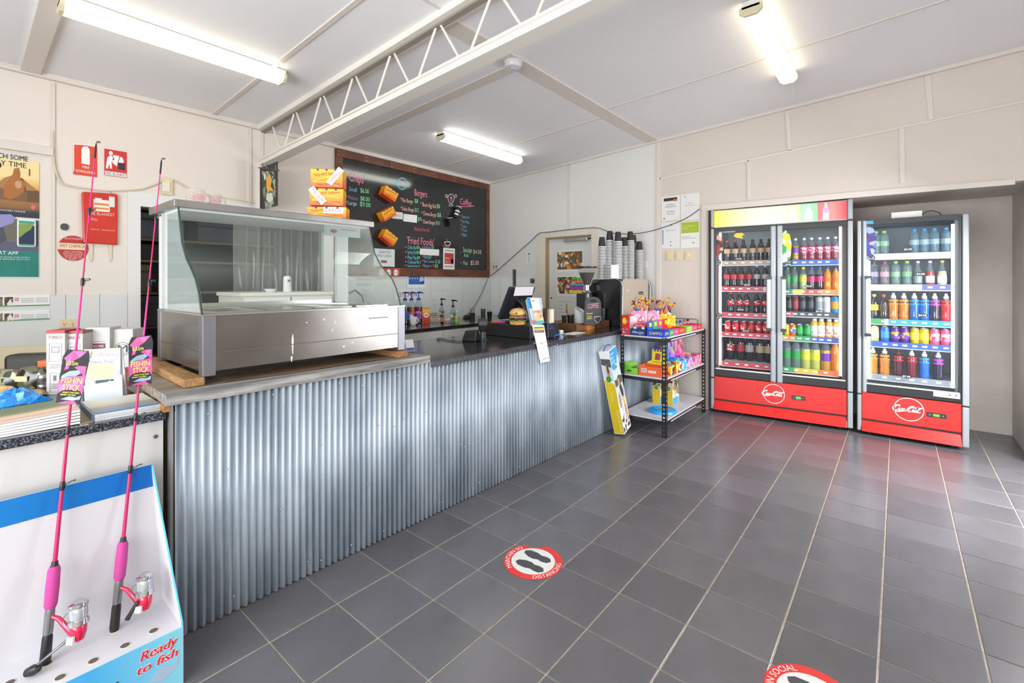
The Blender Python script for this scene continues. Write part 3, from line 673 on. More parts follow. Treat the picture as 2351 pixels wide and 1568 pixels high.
for (mat, off, gr) in ((C('#f3e9ee', .5), .0009, .0022), (C('#d8232a', .45), .0016, 0)):
    for (s, u, v, wd, h) in (('Ready', -.120, .152, .098, .030), ('to fish', -.132, .112, .112, .028)):
        m = MB(True)
        if gr:
            for q, (dx, dy) in enumerate(((gr, 0), (-gr, 0), (0, gr), (0, -gr), (gr * .7, gr * .7), (-gr * .7, -gr * .7))): m.text(s, u + dx, v + dy, wd, h, off + .00012 * q, .25)
        else: 
            m.text(s, u, v, wd, h, off + .0003, .25); m.text(s, u + .001, v, wd, h, off + .00045, .25); m.text(s, u - .001, v, wd, h, off + .0006, .25)
        m.build('lettering', mat, st)
m = MB(True); m.rect(-.245, .075, -.175, .125, .0004, .0009); m.build('badge', C('#2b2c2e', .4), st)
m = MB(True); m.ring(-.21, .10, .041, .045, .0009, .0013, 24, ry=.62); m.build('badge_rim', C('#d08a3a', .4), st)
m = MB(True); m.prism([(-.10, .07), (-.06, .10), (-.03, .085), (-.012, .105), (-.016, .075), (-.03, .065), (-.06, .05)], .0004, .0009); m.build('printed_fish', C('#9fb4c8', .4), st)
# rods
PINK = C('#d8107a', .4, coat=.15); HOT = C('#b80c56', .4, coat=.15); BK = C('#17171a', .4); CHROME = C('#c9cbce', .15, .95); PR = C('#d01848', .25, .2, coat=.6)
def rod(label, bpx, tpx, tipx, ringsat, tagpx, foot):
    b_ = onZ(bpx[0], bpx[1], SZ + .0015); tp = onX(tpx[0], tpx[1], tipx); ax = (tp - b_); L = ax.length; ax.normalize()
    t = thing('fishing_rod', label, 'fishing rod', b_, 0, 'pink fishing rods in the stand')
    q = Vector((0, 0, 1)).rotation_difference(ax).to_matrix().to_4x4()
    rt = Vector((_c, _s, 0)); rt = (rt - ax * rt.dot(ax)).normalized()       # the reel side
    fw = ax.cross(rt)
    M = Matrix((( *rt, 0), (*fw, 0), (*ax, 0), (0, 0, 0, 1))).transposed().to_4x4()   # local x = reel side, z = along the rod
    def P(o): return o.xf(M)
    P(MB().lathe([(.012, 0), (.014, .01), (.013, .075), (.011, .085)], 14)).build('butt_cap', BK, t, smooth=True)
    P(MB().lathe([(.0115, .085), (.0125, .09), (.0125, .15), (.0115, .16)], 14)).build('reel_seat', C('#8c8f92', .25, .8), t, smooth=True)
    P(MB().lathe([(.013, .16), (.0165, .17), (.0175, .22), (.0160, .275), (.012, .285)], 16)).build('foam_grip', C('#b43c86', .8), t, smooth=True)
    P(MB().lathe([(.010, .285), (.008, .30)], 12)).build('winding_check', BK, t)
    z0 = .30; P(MB().lathe([(.0062, z0), (.0030, L * .62), (.0016, L - .05)], 10)).build('blank', HOT, t, smooth=True)
    P(MB().lathe([(.0042, L * .52), (.0024, L * .72), (.0019, L - .06)], 10)).build('upper_blank', PINK, t, smooth=True)
    for i, f in enumerate(ringsat):
        z = L * f; r = .0062 - (.0046) * f + .0012
        P(MB().lathe([(r, z - .014), (r + .0012, z - .010), (r + .0012, z + .010), (r, z + .014)], 10)).build('guide_wrap', BK, t, smooth=True)
        rr = .016 * (1 - f) + .003; cx = r + rr + .006
        g = MB().ring(cx, 0, rr - .0012, rr + .0012, -.001, .001, 18); g.add(*(lambda k: (k.v, k.f))(MB().tube([(r, 0, z * 0 - .012), (cx - rr, 0, 0)], .0009, 5)))
        g.xf(Matrix.Translation((0, 0, z)) @ Matrix.Rotation(R(-25), 4, 'Y')); P(g).build('line_guide', C('#4b4b4e', .3, .7), t, smooth=True)
    P(MB().lathe([(.0030, L - .06), (.0030, L - .012), (.0012, L)], 8)).build('tip_wrap', BK, t, smooth=True)
    P(MB().ring(.008, 0, .0038, .0056, -.001, .001, 14).xf(Matrix.Translation((0, 0, L)) @ Matrix.Rotation(R(-20), 4, 'Y'))).build('tip_guide', C('#39393c', .3, .7), t)
    # spinning reel
    rl = P(MB().tube([(.010, 0, .135), (.03, 0, .128), (.055, 0, .105), (.078, 0, .088), (.095, 0, .085)], [.006, .007, .008, .012, .017], 10)).build('reel_body', PR, t, smooth=True)
    k = MB().lathe([(.001, -.048), (.014, -.04), (.020, -.02), (.021, 0), (.019, .004)], 16).xf(Matrix.Translation((.095, 0, .105)) @ Matrix.Rotation(R(-6), 4, 'Y')); P(k).build('reel_foot', PR, rl, smooth=True)
    k = MB().lathe([(.019, .002), (.026, .004), (.026, .018), (.021, .022), (.021, .054), (.025, .058), (.025, .066), (.012, .074), (.001, .075)], 20).xf(Matrix.Translation((.095, 0, .107)) @ Matrix.Rotation(R(-6), 4, 'Y')); P(k).build('spool', CHROME, rl, smooth=True)
    k = MB().lathe([(.022, .023), (.0232, .030), (.0232, .046), (.022, .053)], 20).xf(Matrix.Translation((.095, 0, .107)) @ Matrix.Rotation(R(-6), 4, 'Y')); P(k).build('fishing_line', C('#b9bec4', .15, .5), rl, smooth=True)
    arc = [(.095 + .033 * math.cos(R(a)) * 1.25, -.01, .128 + .028 * math.sin(R(a))) for a in range(120, 265, 12)]
    P(MB().tube(arc, .0012, 6)).build('bail_wire', C('#8a8c90', .2, .9), rl, smooth=True)
    P(MB().box(.085, -.028, .065, .105, -.020, .085)).build('maker_plate', C('#d9d4d6', .4), rl)
    if foot:
        P(MB().tube([(.085, -.02, .078), (.06, -.045, .055), (.03, -.055, .03)], [.005, .004, .004], 8)).build('handle_arm', C('#6c6d70', .3, .6), rl, smooth=True)
        k = MB().lathe([(.001, -.022), (.012, -.020), (.015, 0), (.011, .016), (.001, .02)], 14).xf(Matrix.Translation((.014, -.05, .012)) @ Matrix.Rotation(R(70), 4, 'Y')); P(k).build('handle_knob', BK, rl, smooth=True)
    else:
        P(MB().tube([(.088, -.02, .10), (.078, -.03, .075), (.066, -.032, .05)], [.006, .006, .008], 8)).build('handle_arm', BK, rl, smooth=True)
    # hang tag tied to the blank
    dz = (tagpx[1]); 
    k = MB(); u, v, ang = 0, L * tagpx[0], tagpx[2]
    TG = Matrix.Diagonal((1.35, 1, 1.12, 1)); card = [(-.030, -.078), (.030, -.078), (.034, .06), (.028, .082), (-.026, .082), (-.034, .06)]
    o = MB().prism(card, 0, .0012); o.v = [(x, -.0075 - w, z) for x, z, w in o.v]; o.xf(Matrix.Translation((tagpx[1], 0, v)) @ Matrix.Rotation(R(ang), 4, 'Y') @ TG); tgo = P(o).build('hang_tag', C('#151317', .75), t)
    def lay(fn, mat, w, name):
        o = MB(); fn(o); o.v = [(x, -.0089 - w, z) for x, z, _ in o.v]; o.xf(Matrix.Translation((tagpx[1], 0, v)) @ Matrix.Rotation(R(ang), 4, 'Y') @ TG); P(o).build(name, mat, tgo)
    def pk(o):
        o.prism([(-.03, .055), (-.01, .08), (.026, .08), (.01, .06), (-.012, .045), (-.014, .025), (-.024, .02), (-.02, .045)], 0, .0001)
        o.prism([(.0, .03), (.012, .035), (.03, .035), (.032, .0), (.02, .015)], 0, .0001)
        o.prism([(-.033, -.01), (-.02, .0), (.02, .005), (.032, .012), (.032, -.05), (.02, -.03), (.015, -.04), (.0, -.035), (-.02, -.04), (-.030, -.05)], 0, .0001)
        o.prism([(-.028, -.078), (.024, -.078), (.015, -.068), (-.006, -.070)], 0, .0001)
    lay(pk, C('#ec5aa8', .4), .0001, 'pink_print')
    def fs(o):
        o.prism([(-.026, .005), (-.01, .018), (.012, .022), (.020, .014), (.008, .004), (-.012, .002), (-.030, -.004)], 0, .0001)
        o.prism([(-.02, -.066), (.0, -.056), (.018, -.058), (.03, -.052), (.028, -.064), (.01, -.068)], 0, .0001)
    lay(fs, C('#a9bfd8', .4), .0002, 'fish_print')
    def tx(o):
        o.text('FISHIN', -.026, -.018, .052, .017); o.text('STICK', -.020, -.038, .044, .017)
        o.text('1.35m', -.022, .036, .03, .012); o.text('GREAT FOR KIDS', -.018, -.047, .042, .004); o.text('READY TO FISH', -.022, -.054, .038, .004)
    lay(tx, C('#f2e21a', .4), .0003, 'lettering')
    return t
rod('pink fishing rod with chrome reel standing at the left of the stand', (103, 1523), (221, 328), -2.255, (.308, .411, .702, .85), (.512, .006, 5), True)
rod('pink fishing rod with chrome reel standing at the right of the stand', (262, 1447), (371, 366), -2.265, (.309, .416, .708, .86), (.535, .004, -5), False)
# ------------------------------------------------------------------ drinks in the fridges
CLR = C('#aebfc4', .06, clear=.80, tint='#eaf2f4')
def liq(h): return C(h, .1, coat=.6)
SHAPES = {   # radius profile of the filled part, of the empty shoulder, cap, label band
    'contour': ([(.027, 0), (.0315, .008), (.033, .04), (.0285, .072), (.0335, .10), (.0335, .140), (.029, .165)], [(.029, .165), (.021, .187), (.0135, .205), (.0125, .216)], (.0145, .216, .236), (.094, .143)),
    'pet': ([(.028, 0), (.033, .008), (.033, .06), (.0315, .075), (.033, .09), (.033, .145), (.030, .162)], [(.030, .162), (.022, .186), (.0135, .206), (.0125, .216)], (.0145, .216, .236), (.088, .142)),
    'big': ([(.036, 0), (.043, .012), (.043, .19), (.040, .205)], [(.040, .205), (.028, .245), (.014, .285), (.0125, .292)], (.0155, .292, .314), (.10, .175)),
    'water': ([(.030, 0), (.035, .008), (.035, .05), (.033, .07), (.035, .09), (.035, .165), (.031, .18)], [(.031, .18), (.022, .195), (.015, .205)], (.0165, .205, .225), (.085, .13)),
    'sport': ([(.030, 0), (.035, .01), (.036, .05), (.033, .08), (.036, .11), (.037, .150)], [(.037, .150), (.035, .165), (.033, .175), (.034, .20), (.020, .205)], (.019, .205, .25), (.145, .16)),
    'glass': ([(.027, 0), (.031, .006), (.031, .10), (.026, .13)], [(.026, .13), (.013, .17), (.0115, .205)], (.0135, .205, .222), (.03, .09)),
    'juice': ([(.027, 0), (.029, .005), (.029, .145), (.025, .16)], [(.025, .16), (.016, .168)], (.0185, .168, .19), (.02, .125)),
}
def bottle(kind, liquid, label, cap, neck=None, sc=1.0):
    fill, nk, cp, lb = SHAPES[kind]; S_ = lambda pr: [(a * sc, b_ * sc) for a, b_ in pr]
    nm = {'contour': 'cola_bottle', 'pet': 'soft_drink_bottle', 'big': 'large_drink_bottle', 'water': 'water_bottle', 'sport': 'sports_drink_bottle', 'glass': 'glass_drink_bottle', 'juice': 'juice_bottle'}[kind]
    t = thing(nm, 'x', 'bottle'); sq = .55 if kind == 'juice' else 0
    MB().lathe(S_(fill), 14, sq=sq).build('bottle_body', liquid, t, smooth=True)
    MB().lathe(S_(nk), 14, sq=sq if kind == 'juice' else 0).build('bottle_neck', neck or CLR, t, smooth=True)
    if kind == 'sport': MB().lathe(S_([(cp[0], cp[1]), (cp[0], cp[1] + .018), (.012, cp[1] + .026), (.010, cp[2])]), 12).build('cap', cap, t, smooth=True)
    else: MB().lathe(S_([(cp[0], cp[1]), (cp[0], cp[2])]), 12).build('cap', cap, t, smooth=True)
    def rad(z):
        for (r0, z0), (r1, z1) in zip(fill, fill[1:] + nk):
            if z0 <= z <= z1 + 1e-9: return r0 + (r1 - r0) * (z - z0) / max(1e-6, z1 - z0)
        return fill[-1][0]
    if label:
        zs = sorted({lb[0], lb[1], *[z for _, z in fill if lb[0] < z < lb[1]]})
        MB().lathe(S_([(rad(z) + .0006, z) for z in zs]), 14, cap0=False, cap1=False, sq=sq).build('label_wrap', label, t, smooth=True)
    if kind == 'sport': MB().lathe(S_([(.0345, .172), (.036, .176), (.036, .186), (.0345, .19)]), 14).build('collar', label, t, smooth=True)
    return t
def can(body, band=None, hgt=.125):
    t = thing('drink_can', 'x', 'can')
    MB().lathe([(.024, 0), (.031, .008), (.033, .014), (.033, hgt - .014), (.027, hgt - .003)], 14).build('can_body', body, t, smooth=True)
    MB().lathe([(.027, hgt - .003), (.0275, hgt), (.025, hgt), (.0245, hgt - .004)], 14).build('can_lid', C('#c7cacc', .25, .9), t, smooth=True)
    if band: MB().lathe([(.0334, hgt * .3), (.0334, hgt * .72)], 14, cap0=False, cap1=False).build('can_band', band, t, smooth=True)
    return t
COLA = liq('#20181a'); COLAN = C('#332b2e', .08, coat=.7)
PINKL = patches('pink_label', ['#e8488c', '#f0a0bc', '#f6e6ec', '#d43a7a'], 60, .4); DRL = patches('label_red_white', ['#d8232a', '#e23a34', '#f3e9e6', '#c01c22'], 50, .35)
def m_(h, r=.35): return C(h, r)
D = {  # key: (maker, words, name group)
 'tan': (lambda: bottle('contour', COLA, m_('#c9a27a'), m_('#24191a'), COLAN), 'cola bottle with a tan label'),
 'tanr': (lambda: bottle('contour', COLA, m_('#c9a27a'), m_('#c3272b'), COLAN), 'red-capped cola bottle with a tan label'),
 'coke': (lambda: bottle('contour', COLA, m_('#c8262c'), m_('#211a1c'), COLAN), 'dark cola bottle with a red label'),
 'cokes': (lambda: bottle('contour', COLA, m_('#b9b3b4'), m_('#c9c9cb'), COLAN), 'cola bottle with a silver label'),
 'coker': (lambda: bottle('contour', COLA, DRL, m_('#d6232a'), COLAN), 'red-capped cola bottle with a mottled label'),
 'canr': (lambda: can(C('#c32a33', .3, .3), DRL), 'red cola can'),
 'bigr': (lambda: bottle('big', COLA, DRL, m_('#d6232a'), COLAN), 'large cola bottle with a red label'),
 'bigs': (lambda: bottle('big', COLA, m_('#a8a2a6'), m_('#cfcfd2'), COLAN), 'large cola bottle with a silver label'),
 'bigk': (lambda: bottle('big', COLA, m_('#b7262c'), m_('#2a2022'), COLAN), 'large black-capped cola bottle with a red label'),
 'bigt': (lambda: bottle('big', COLA, m_('#b89a78'), m_('#d6232a'), COLAN), 'large cola bottle with a tan label'),
 'pine': (lambda: bottle('pet', liq('#b5862c'), m_('#7f3fb0'), m_('#efeef0')), 'golden drink bottle with a purple label'),
 'pnk': (lambda: bottle('pet', liq('#9a4552'), PINKL, m_('#eeeef0')), 'white-capped bottle with a pink label'),
 'spr': (lambda: bottle('pet', C('#8aa698', .08, clear=.5, tint='#cfe0d6'), m_('#2f9a4e'), m_('#2f9a4e')), 'clear lemonade bottle with a green label'),
 'lem': (lambda: bottle('pet', liq('#a8b078'), m_('#d8cf22'), m_('#f0d51e')), 'lemon drink bottle with a yellow label'),
 'grp': (lambda: bottle('pet', liq('#3a1626'), m_('#cf2a78'), m_('#2b4fc0')), 'dark purple drink bottle with a pink label'),
 'org': (lambda: bottle('pet', liq('#f08a12'), m_('#e8791a'), m_('#2b4fc0'), liq('#f09022')), 'orange drink bottle with a blue cap'),
 'tblk': (lambda: can(C('#1d1f22', .3, .3), m_('#3a3c40'), .165), 'tall black energy drink can'),
 'tred': (lambda: can(C('#7a1a22', .3, .3), m_('#8c2430'), .165), 'tall dark red energy drink can'),
 'tsil': (lambda: can(C('#b9bcbf', .3, .5), m_('#8a8e92'), .165), 'tall silver energy drink can'),
 'twht': (lambda: can(C('#e3e3e6', .3, .2), m_('#c2c4c8'), .165), 'tall white energy drink can'),
 'torg': (lambda: can(C('#3f8fc8', .3, .3), m_('#e79a22'), .165), 'tall blue and orange energy drink can'),
 'cyel': (lambda: can(C('#d8c022', .3, .3)), 'yellow soft drink can'),
 'corg': (lambda: can(C('#e2701c', .3, .3), patches('cb_orange', ['#e2701c', '#f2f0ea', '#3f6fc0', '#e2701c'], 40)), 'orange soft drink can'),
 'cgrn': (lambda: can(C('#1f8f42', .3, .3), m_('#2aa552')), 'green lemonade can'),
 'jui': (lambda: bottle('juice', liq('#e9b02a'), patches('juice_label', ['#efe9e8', '#efe9e8', '#d9b8c8', '#efe9e8'], 50), m_('#f2f0ea'), liq('#e9b02a')), 'square juice bottle with a white label'),
 'juo': (lambda: bottle('juice', liq('#f0a52a'), patches('juice_label2', ['#f3ece4', '#f3ece4', '#e88a4a', '#f3ece4'], 50), m_('#f2f0ea'), liq('#f0a52a')), 'square juice bottle with an orange printed label'),
 'bspr': (lambda: bottle('big', C('#8aa096', .08, clear=.5, tint='#cfe0d6'), m_('#23964a'), m_('#2f9a5a')), 'large clear lemonade bottle with a green label'),
 'blem': (lambda: bottle('big', liq('#b3b65a'), m_('#d2cd2a'), m_('#f0cf1e')), 'large lemon drink bottle with a yellow label'),
 'bpin': (lambda: bottle('big', liq('#c48a2e'), m_('#6a34a4'), m_('#eeeef0')), 'large golden drink bottle with a purple label'),
 'borg': (lambda: bottle('big', liq('#f08020'), m_('#e8762a'), m_('#2b4fc0'), liq('#f08a2a')), 'large orange drink bottle with a blue cap'),
 'wgrn': (lambda: bottle('water', C('#8ea8a4', .08, clear=.55, tint='#cfe0dc'), m_('#8ab48c'), m_('#8ec43a')), 'clear water bottle with a green cap'),
 'wblu': (lambda: bottle('water', C('#86a4b4', .08, clear=.55, tint='#c8dce6'), C('#b4cdd6', .3, clear=.3), m_('#1f8fd6')), 'clear water bottle with a blue cap'),
 'wpur': (lambda: bottle('water', C('#6c7480', .08, clear=.55, tint='#c4c8d2'), m_('#8a7f98'), m_('#5a3440')), 'mineral water bottle with a dark cap'),
 'wpnk': (lambda: bottle('water', C('#9a9094', .08, clear=.5, tint='#e0d4d8'), m_('#cf98a6'), m_('#c2283c')), 'mineral water bottle with a red cap'),
 'glas': (lambda: bottle('glass', C('#8a9696', .08, clear=.55, tint='#d4dcdc'), m_('#8f9c9c'), m_('#d5d8da')), 'clear glass drink bottle'),
 'gred': (lambda: bottle('glass', liq('#b23a40'), m_('#e9e3e0'), m_('#e6dcdc')), 'glass bottle of red drink'),
 'gyel': (lambda: bottle('glass', liq('#ccc9a0'), m_('#e8e6dc'), m_('#f0cf2a')), 'glass bottle of pale drink with a yellow cap'),
 'iyel': (lambda: bottle('pet', liq('#2b2118'), m_('#d6c42a'), m_('#efd21e'), COLAN), 'iced tea bottle with a yellow cap'),
 'ired': (lambda: bottle('pet', liq('#3a2a20'), m_('#4a3a30'), m_('#e2452a'), COLAN), 'iced tea bottle with a red cap'),
 'sorg': (lambda: bottle('sport', liq('#c8762a'), m_('#f08a22'), m_('#e4e4e6'), liq('#5a4a40')), 'orange sports drink bottle'),
 'sblu': (lambda: bottle('sport', liq('#1f62b4'), m_('#2f8ae0'), m_('#e4e4e6'), liq('#3a4a5c')), 'blue sports drink bottle'),
 'spur': (lambda: bottle('sport', liq('#2c2238'), m_('#b23ab4'), m_('#e4e4e6'), liq('#3c3446')), 'dark purple sports drink bottle'),
 'sred': (lambda: bottle('sport', liq('#d8242e'), m_('#e8402a'), m_('#e4e4e6'), liq('#5a3034')), 'red sports drink bottle'),
 'smar': (lambda: bottle('sport', liq('#4a1a24'), m_('#b42430'), m_('#5a2a34'), liq('#3c2026')), 'maroon sports drink bottle with a dark cap'),
 'sdrd': (lambda: bottle('sport', liq('#6c1c28'), m_('#c82a34'), m_('#d8d8da'), liq('#52383c')), 'dark red sports drink bottle'),
 'tyel': (lambda: can(C('#cfc682', .3, .4), m_('#d9d2a0'), .148), 'pale yellow energy drink can'),
 'tblu': (lambda: can(C('#2a6cc4', .3, .4), m_('#3f86d8'), .148), 'blue energy drink can'),
 'tpur': (lambda: can(C('#5a2a8c', .3, .4), patches('tp', ['#6a349c', '#e09a2a', '#6a349c', '#d8d0e0'], 40), .148), 'purple energy drink can'),
 'tyl2': (lambda: can(C('#d6b81e', .3, .4), m_('#e6cc3a'), .148), 'bright yellow energy drink can'),
 'tpnk': (lambda: can(C('#e05a86', .3, .3), patches('tk', ['#ee8aa8', '#f6e0e6', '#e0446e', '#f2a8bc'], 40), .148), 'pink energy drink can'),
}
ORD = ['first', 'second', 'third', 'fourth', 'fifth', 'sixth', 'seventh', 'eighth', 'ninth']
LEVEL = ['top', 'second', 'third', 'fourth', 'bottom']
def stock(fr, p0, ang, doorw, xr, z, strip, items, lv, depth=.125, second=False, group='drinks in the fridge', gap=0, seg=None):
    """one shelf: board, price strip, and its row of drinks; items = (photo x, drink)"""
    zb_ = z + .006; x0, x1 = xr
    s = B(x0, .085, zb_ - .008, x1, .60, zb_).build('shelf', C('#d5d9dc', .35), fr)
    B(x0, .072, z - .030, x1, .078, z + .020).build('price_strip', C(strip, .35), s)
    B(x0, .071, z - .037, x1, .085, z - .031).build('shelf_lip', C('#e6e8ea', .3), s)
    if seg:
        for (a, b_, h) in seg: B(x0 + (x1 - x0) * a, .0705, z - .029, x0 + (x1 - x0) * b_, .0715, z + .019).build('strip_colour', C(h, .35), s)
    m = MB(True)
    for px, k in items:
        u = Wb(p0, ang, depth).uv(px, 700)[0]
        if x0 + .03 < u < x1 - .03: m.rect(u - .017, z - .012, u + .017, z + .004, -.0705, -.0700 if not seg else -.0695)
    if m.v: m.build('price_marking', C('#e9e6e4', .5), s)
    W = Wb(p0, ang, depth); q = 0
    for i, (px, k) in enumerate(items):
        u = W.uv(px, 700)[0]
        if u < x0 + .012 or u > x1 - .006: continue
        wd = f'{D[k][1]}, {ORD[q]} on {LEVEL[lv]} shelf, {doorw}'
        mk, cat = D[k][0], ('can' if 'can' in D[k][1].split() else 'bottle')
        inst(k, mk, W.at(u, zb_), ang + random.uniform(-40, 40), wd, cat, group)
        if second:
            W2 = Wb(p0, ang, depth + .072); inst(k, mk, W2.at(u + random.uniform(-.002, .002), zb_), ang + random.uniform(-40, 40), f'{D[k][1]} behind the {ORD[q]}, {LEVEL[lv]} shelf, {doorw}', cat, group)
        q += 1
def Wb(p0, ang, d):
    a = R(ang); n = (math.sin(a), -math.cos(a)); return Wall((p0[0] - n[0] * d, p0[1] - n[1] * d), ang)
P1, A1, P2, A2 = (-1.529, 5.259), 5.8, (-.258, 5.366), 0
Lx, Rx, Sx = (.062, .578), (.588, 1.103), (.062, .640)
G1, G2, G3 = 'drinks behind the first door of the double fridge', 'drinks behind the second door of the double fridge', 'drinks in the single fridge'
d1n, d2n, d3n = 'first fridge door', 'second fridge door', 'third fridge door'
def row(s): return [(float(a.split(':')[0]), a.split(':')[1]) for a in s.split()]
stock(f1, P1, A1, d1n, Lx, 1.612, '#b99a82', row('1670:tanr 1688:tanr 1707:tan 1728:tan 1747:tan 1766:tan'), 0, group=G1)
stock(f1, P1, A1, d1n, Lx, 1.335, '#cf3140', row('1653:coke 1669:coke 1685:coke 1702:coke 1720:coke 1738:cokes 1757:cokes'), 1, group=G1, seg=[(.78, 1, '#d9cfd0')])
stock(f1, P1, A1, d1n, Lx, 1.057, '#cf3a48', row('1652:coker 1678:coker 1697:coker 1714:coker 1737:coker 1756:coker'), 2, group=G1)
stock(f1, P1, A1, d1n, Lx, .846, '#cf3f4c', row('1653:canr 1671:canr 1689:canr 1707:canr 1725:canr 1742:canr 1759:canr'), 3, second=True, group=G1)
stock(f1, P1, A1, d1n, Lx, .528, '#cf3b45', row('1654:bigr 1677:bigr 1701:bigk 1721:bigs 1745:bigt 1765:bigt'), 4, depth=.33, group=G1, seg=[(.88, 1, '#b08a70')])
stock(f1, P1, A1, d2n, Rx, 1.602, '#2d5fb4', row('1826:pine 1846:pnk 1863:pnk 1882:pnk 1900:pnk 1918:pnk'), 0, group=G2)
stock(f1, P1, A1, d2n, Rx, 1.31, '#2f8a4c', row('1808:spr 1824:spr 1844:lem 1863:grp 1882:grp 1900:org 1919:org'), 1, group=G2, seg=[(.27, .44, '#e0bf2c'), (.44, .72, '#d23a36'), (.72, 1, '#f08a2c')])
stock(f1, P1, A1, d2n, Rx, 1.086, '#3b3f4c', row('1811:tblk 1826:tred 1843:tblk 1861:tblk 1881:tsil 1898:twht 1917:torg'), 2, second=True, group=G2, seg=[(0, .27, '#b8404a')])
stock(f1, P1, A1, d2n, Rx, .842, '#3a55a4', row('1805:cyel 1820:corg 1836:cgrn 1854:cgrn 1870:jui 1886:jui 1904:juo 1920:juo'), 3, second=True, group=G2, seg=[(0, .13, '#e6c828'), (.13, .3, '#e8792c'), (.3, .56, '#2f9a4c')])
stock(f1, P1, A1, d2n, Rx, .522, '#2f9a5a', row('1806:bspr 1828:bspr 1850:blem 1872:blem 1896:bpin 1918:borg'), 4, group=G2, seg=[(.30, .68, '#dcb62e'), (.68, 1, '#e8742c')])
stock(f2, P2, A2, d3n, Sx, 1.642, '#c9cccf', row('2011:wgrn 2030:wgrn 2099:wblu 2122:wblu 2145:wblu 2172:wblu'), 0, group=G3)
stock(f2, P2, A2, d3n, Sx, 1.36, '#c7cbd6', row('2007:wpur 2031:wpnk 2056:wgrn 2082:wgrn 2107:glas 2135:gred 2163:gyel'), 1, group=G3, seg=[(.62, 1, '#5a58a8')])
stock(f2, P2, A2, d3n, Sx, 1.046, '#2a93d4', row('2007:iyel 2029:ired 2051:sorg 2075:sorg 2099:sblu 2122:sblu 2146:spur 2172:sred'), 2, group=G3, seg=[(0, .17, '#2f9248'), (.17, .22, '#d9d3d3')])
stock(f2, P2, A2, d3n, Sx, .838, '#2f56b0', row('2008:tyel 2032:tblu 2055:tpur 2077:tpur 2100:tyl2 2122:tyl2 2146:tpnk 2171:tpnk'), 3, second=True, group=G3)
stock(f2, P2, A2, d3n, Sx, .535, '#8b8f98', row('2004:sorg 2031:sorg 2062:smar 2093:sdrd 2122:sblu 2154:spur'), 4, group=G3)
# printed stickers on the glass: price dots and corner pictures
def glass_sticker(fr, p0, ang, px, py, s, rx, ry, base_h='#1c1c1e'):
    u, v = Wall(p0, ang).uv(px, py); u = u + 0
    o = MB(True).disc(u, v, rx, -.0149, -.0140, 20, ry).build('price_sticker', C(base_h, .4), fr)
    L2 = len(s) * .5; m = MB(True)
    for i, l in enumerate(s.split('|')):
        n = len(s.split('|')); h = ry * (.9 if n == 1 else .55); m.text(l, u - rx * .72, v + (0 if n == 1 else (.15 if i == 0 else -.72)) * ry - (h * .5 if n == 1 else 0), rx * 1.44, h, -.0139)
    m.build('lettering', C('#f1f1f1', .5), o)
for a in ((1649, 603, '2 for|$7.00'), (1651, 725, '2 for|$7.00'), (1810, 604, '2 for|$9.00')): glass_sticker(f1, P1, A1, a[0], a[1], a[2], .028, .032)
for a in ((1696, 594, '$4.50'), (1715, 654, '$4.50'), (1700, 711, '$4.50'), (1712, 760, '$3.50'), (1857, 657, '$4.50'), (1881, 715, '$5.00')): glass_sticker(f1, P1, A1, a[0], a[1], a[2], .036, .016)
glass_sticker(f2, P2, A2, 2000, 592, '$3.50', .028, .030)
for a in ((2085, 572, '$3.00'), (2114, 629, '$4.00'), (2118, 724, '$4.50'), (2081, 865, '$5.00')): glass_sticker(f2, P2, A2, a[0], a[1], a[2], .036, .017)
m = MB(True); u, v = Wall(P1, A1).uv(1649, 565)
m.prism([(u - .045, v + .13), (u + .02, v + .11), (u + .05, v + .03), (u + .045, v - .05), (u, v - .11), (u - .045, v - .13)], -.0149, -.0138); m.build('corner_sticker', patches('st_red', ['#c8242a', '#d8322c', '#3a1a16', '#e2b09a', '#a01c1c'], 22, .4), f1)
u, v = Wall(P1, A1).uv(1804, 567); m = MB(True); m.prism([(u - .045, v + .12), (u + .0, v + .17), (u + .035, v + .12), (u + .05, v + .02), (u + .04, v - .12), (u - .02, v - .16), (u - .045, v - .16)], -.0149, -.0138); m.build('corner_sticker', patches('st_mix', ['#e8d81e', '#2f9a46', '#f0f0e0', '#d8283c', '#f0d020', '#cfe0d0'], 16, .4), f1)
u, v = Wall(P2, A2).uv(1996, 555); m = MB(True); m.prism([(u - .04, v + .13), (u + .02, v + .14), (u + .05, v + .06), (u + .05, v - .04), (u + .02, v - .15), (u - .04, v - .15)], -.0149, -.0138); m.build('corner_sticker', patches('st_blue', ['#2f2f8a', '#5a6ac8', '#4a2a6a', '#9aa6dc', '#3a3a9a'], 22, .4), f2)
u, v = Wall(P2, A2).uv(1994, 511); MB(True).rect(u - .035, v - .014, u + .035, v + .014, .0045, .0055).build('corner_sticker', C('#39a0e0', .4), f2)
u, v = Wall(P1, A1).uv(1661, 533); m = MB(True); m.text('NEED A REFRESHMENT', u - .045, v - .008, .16, .014, .0008); m.build('lettering', C('#efefef', .5), f1)
u, v = Wall(P1, A1).uv(1698, 541); m = MB(True); m.prism([(u - .06, v), (u - .04, v + .03), (u + .02, v + .03), (u + .05, v + .01), (u + .02, v), (u + .03, v - .03), (u - .03, v - .02)], -.0149, -.0138); m.build('printed_arrow', C('#e8c52a', .4), f1)
B(.036, .2, .93, .55, .206, .936).build('shelf_bar', C('#cfd4d8', .3, .7), f1)
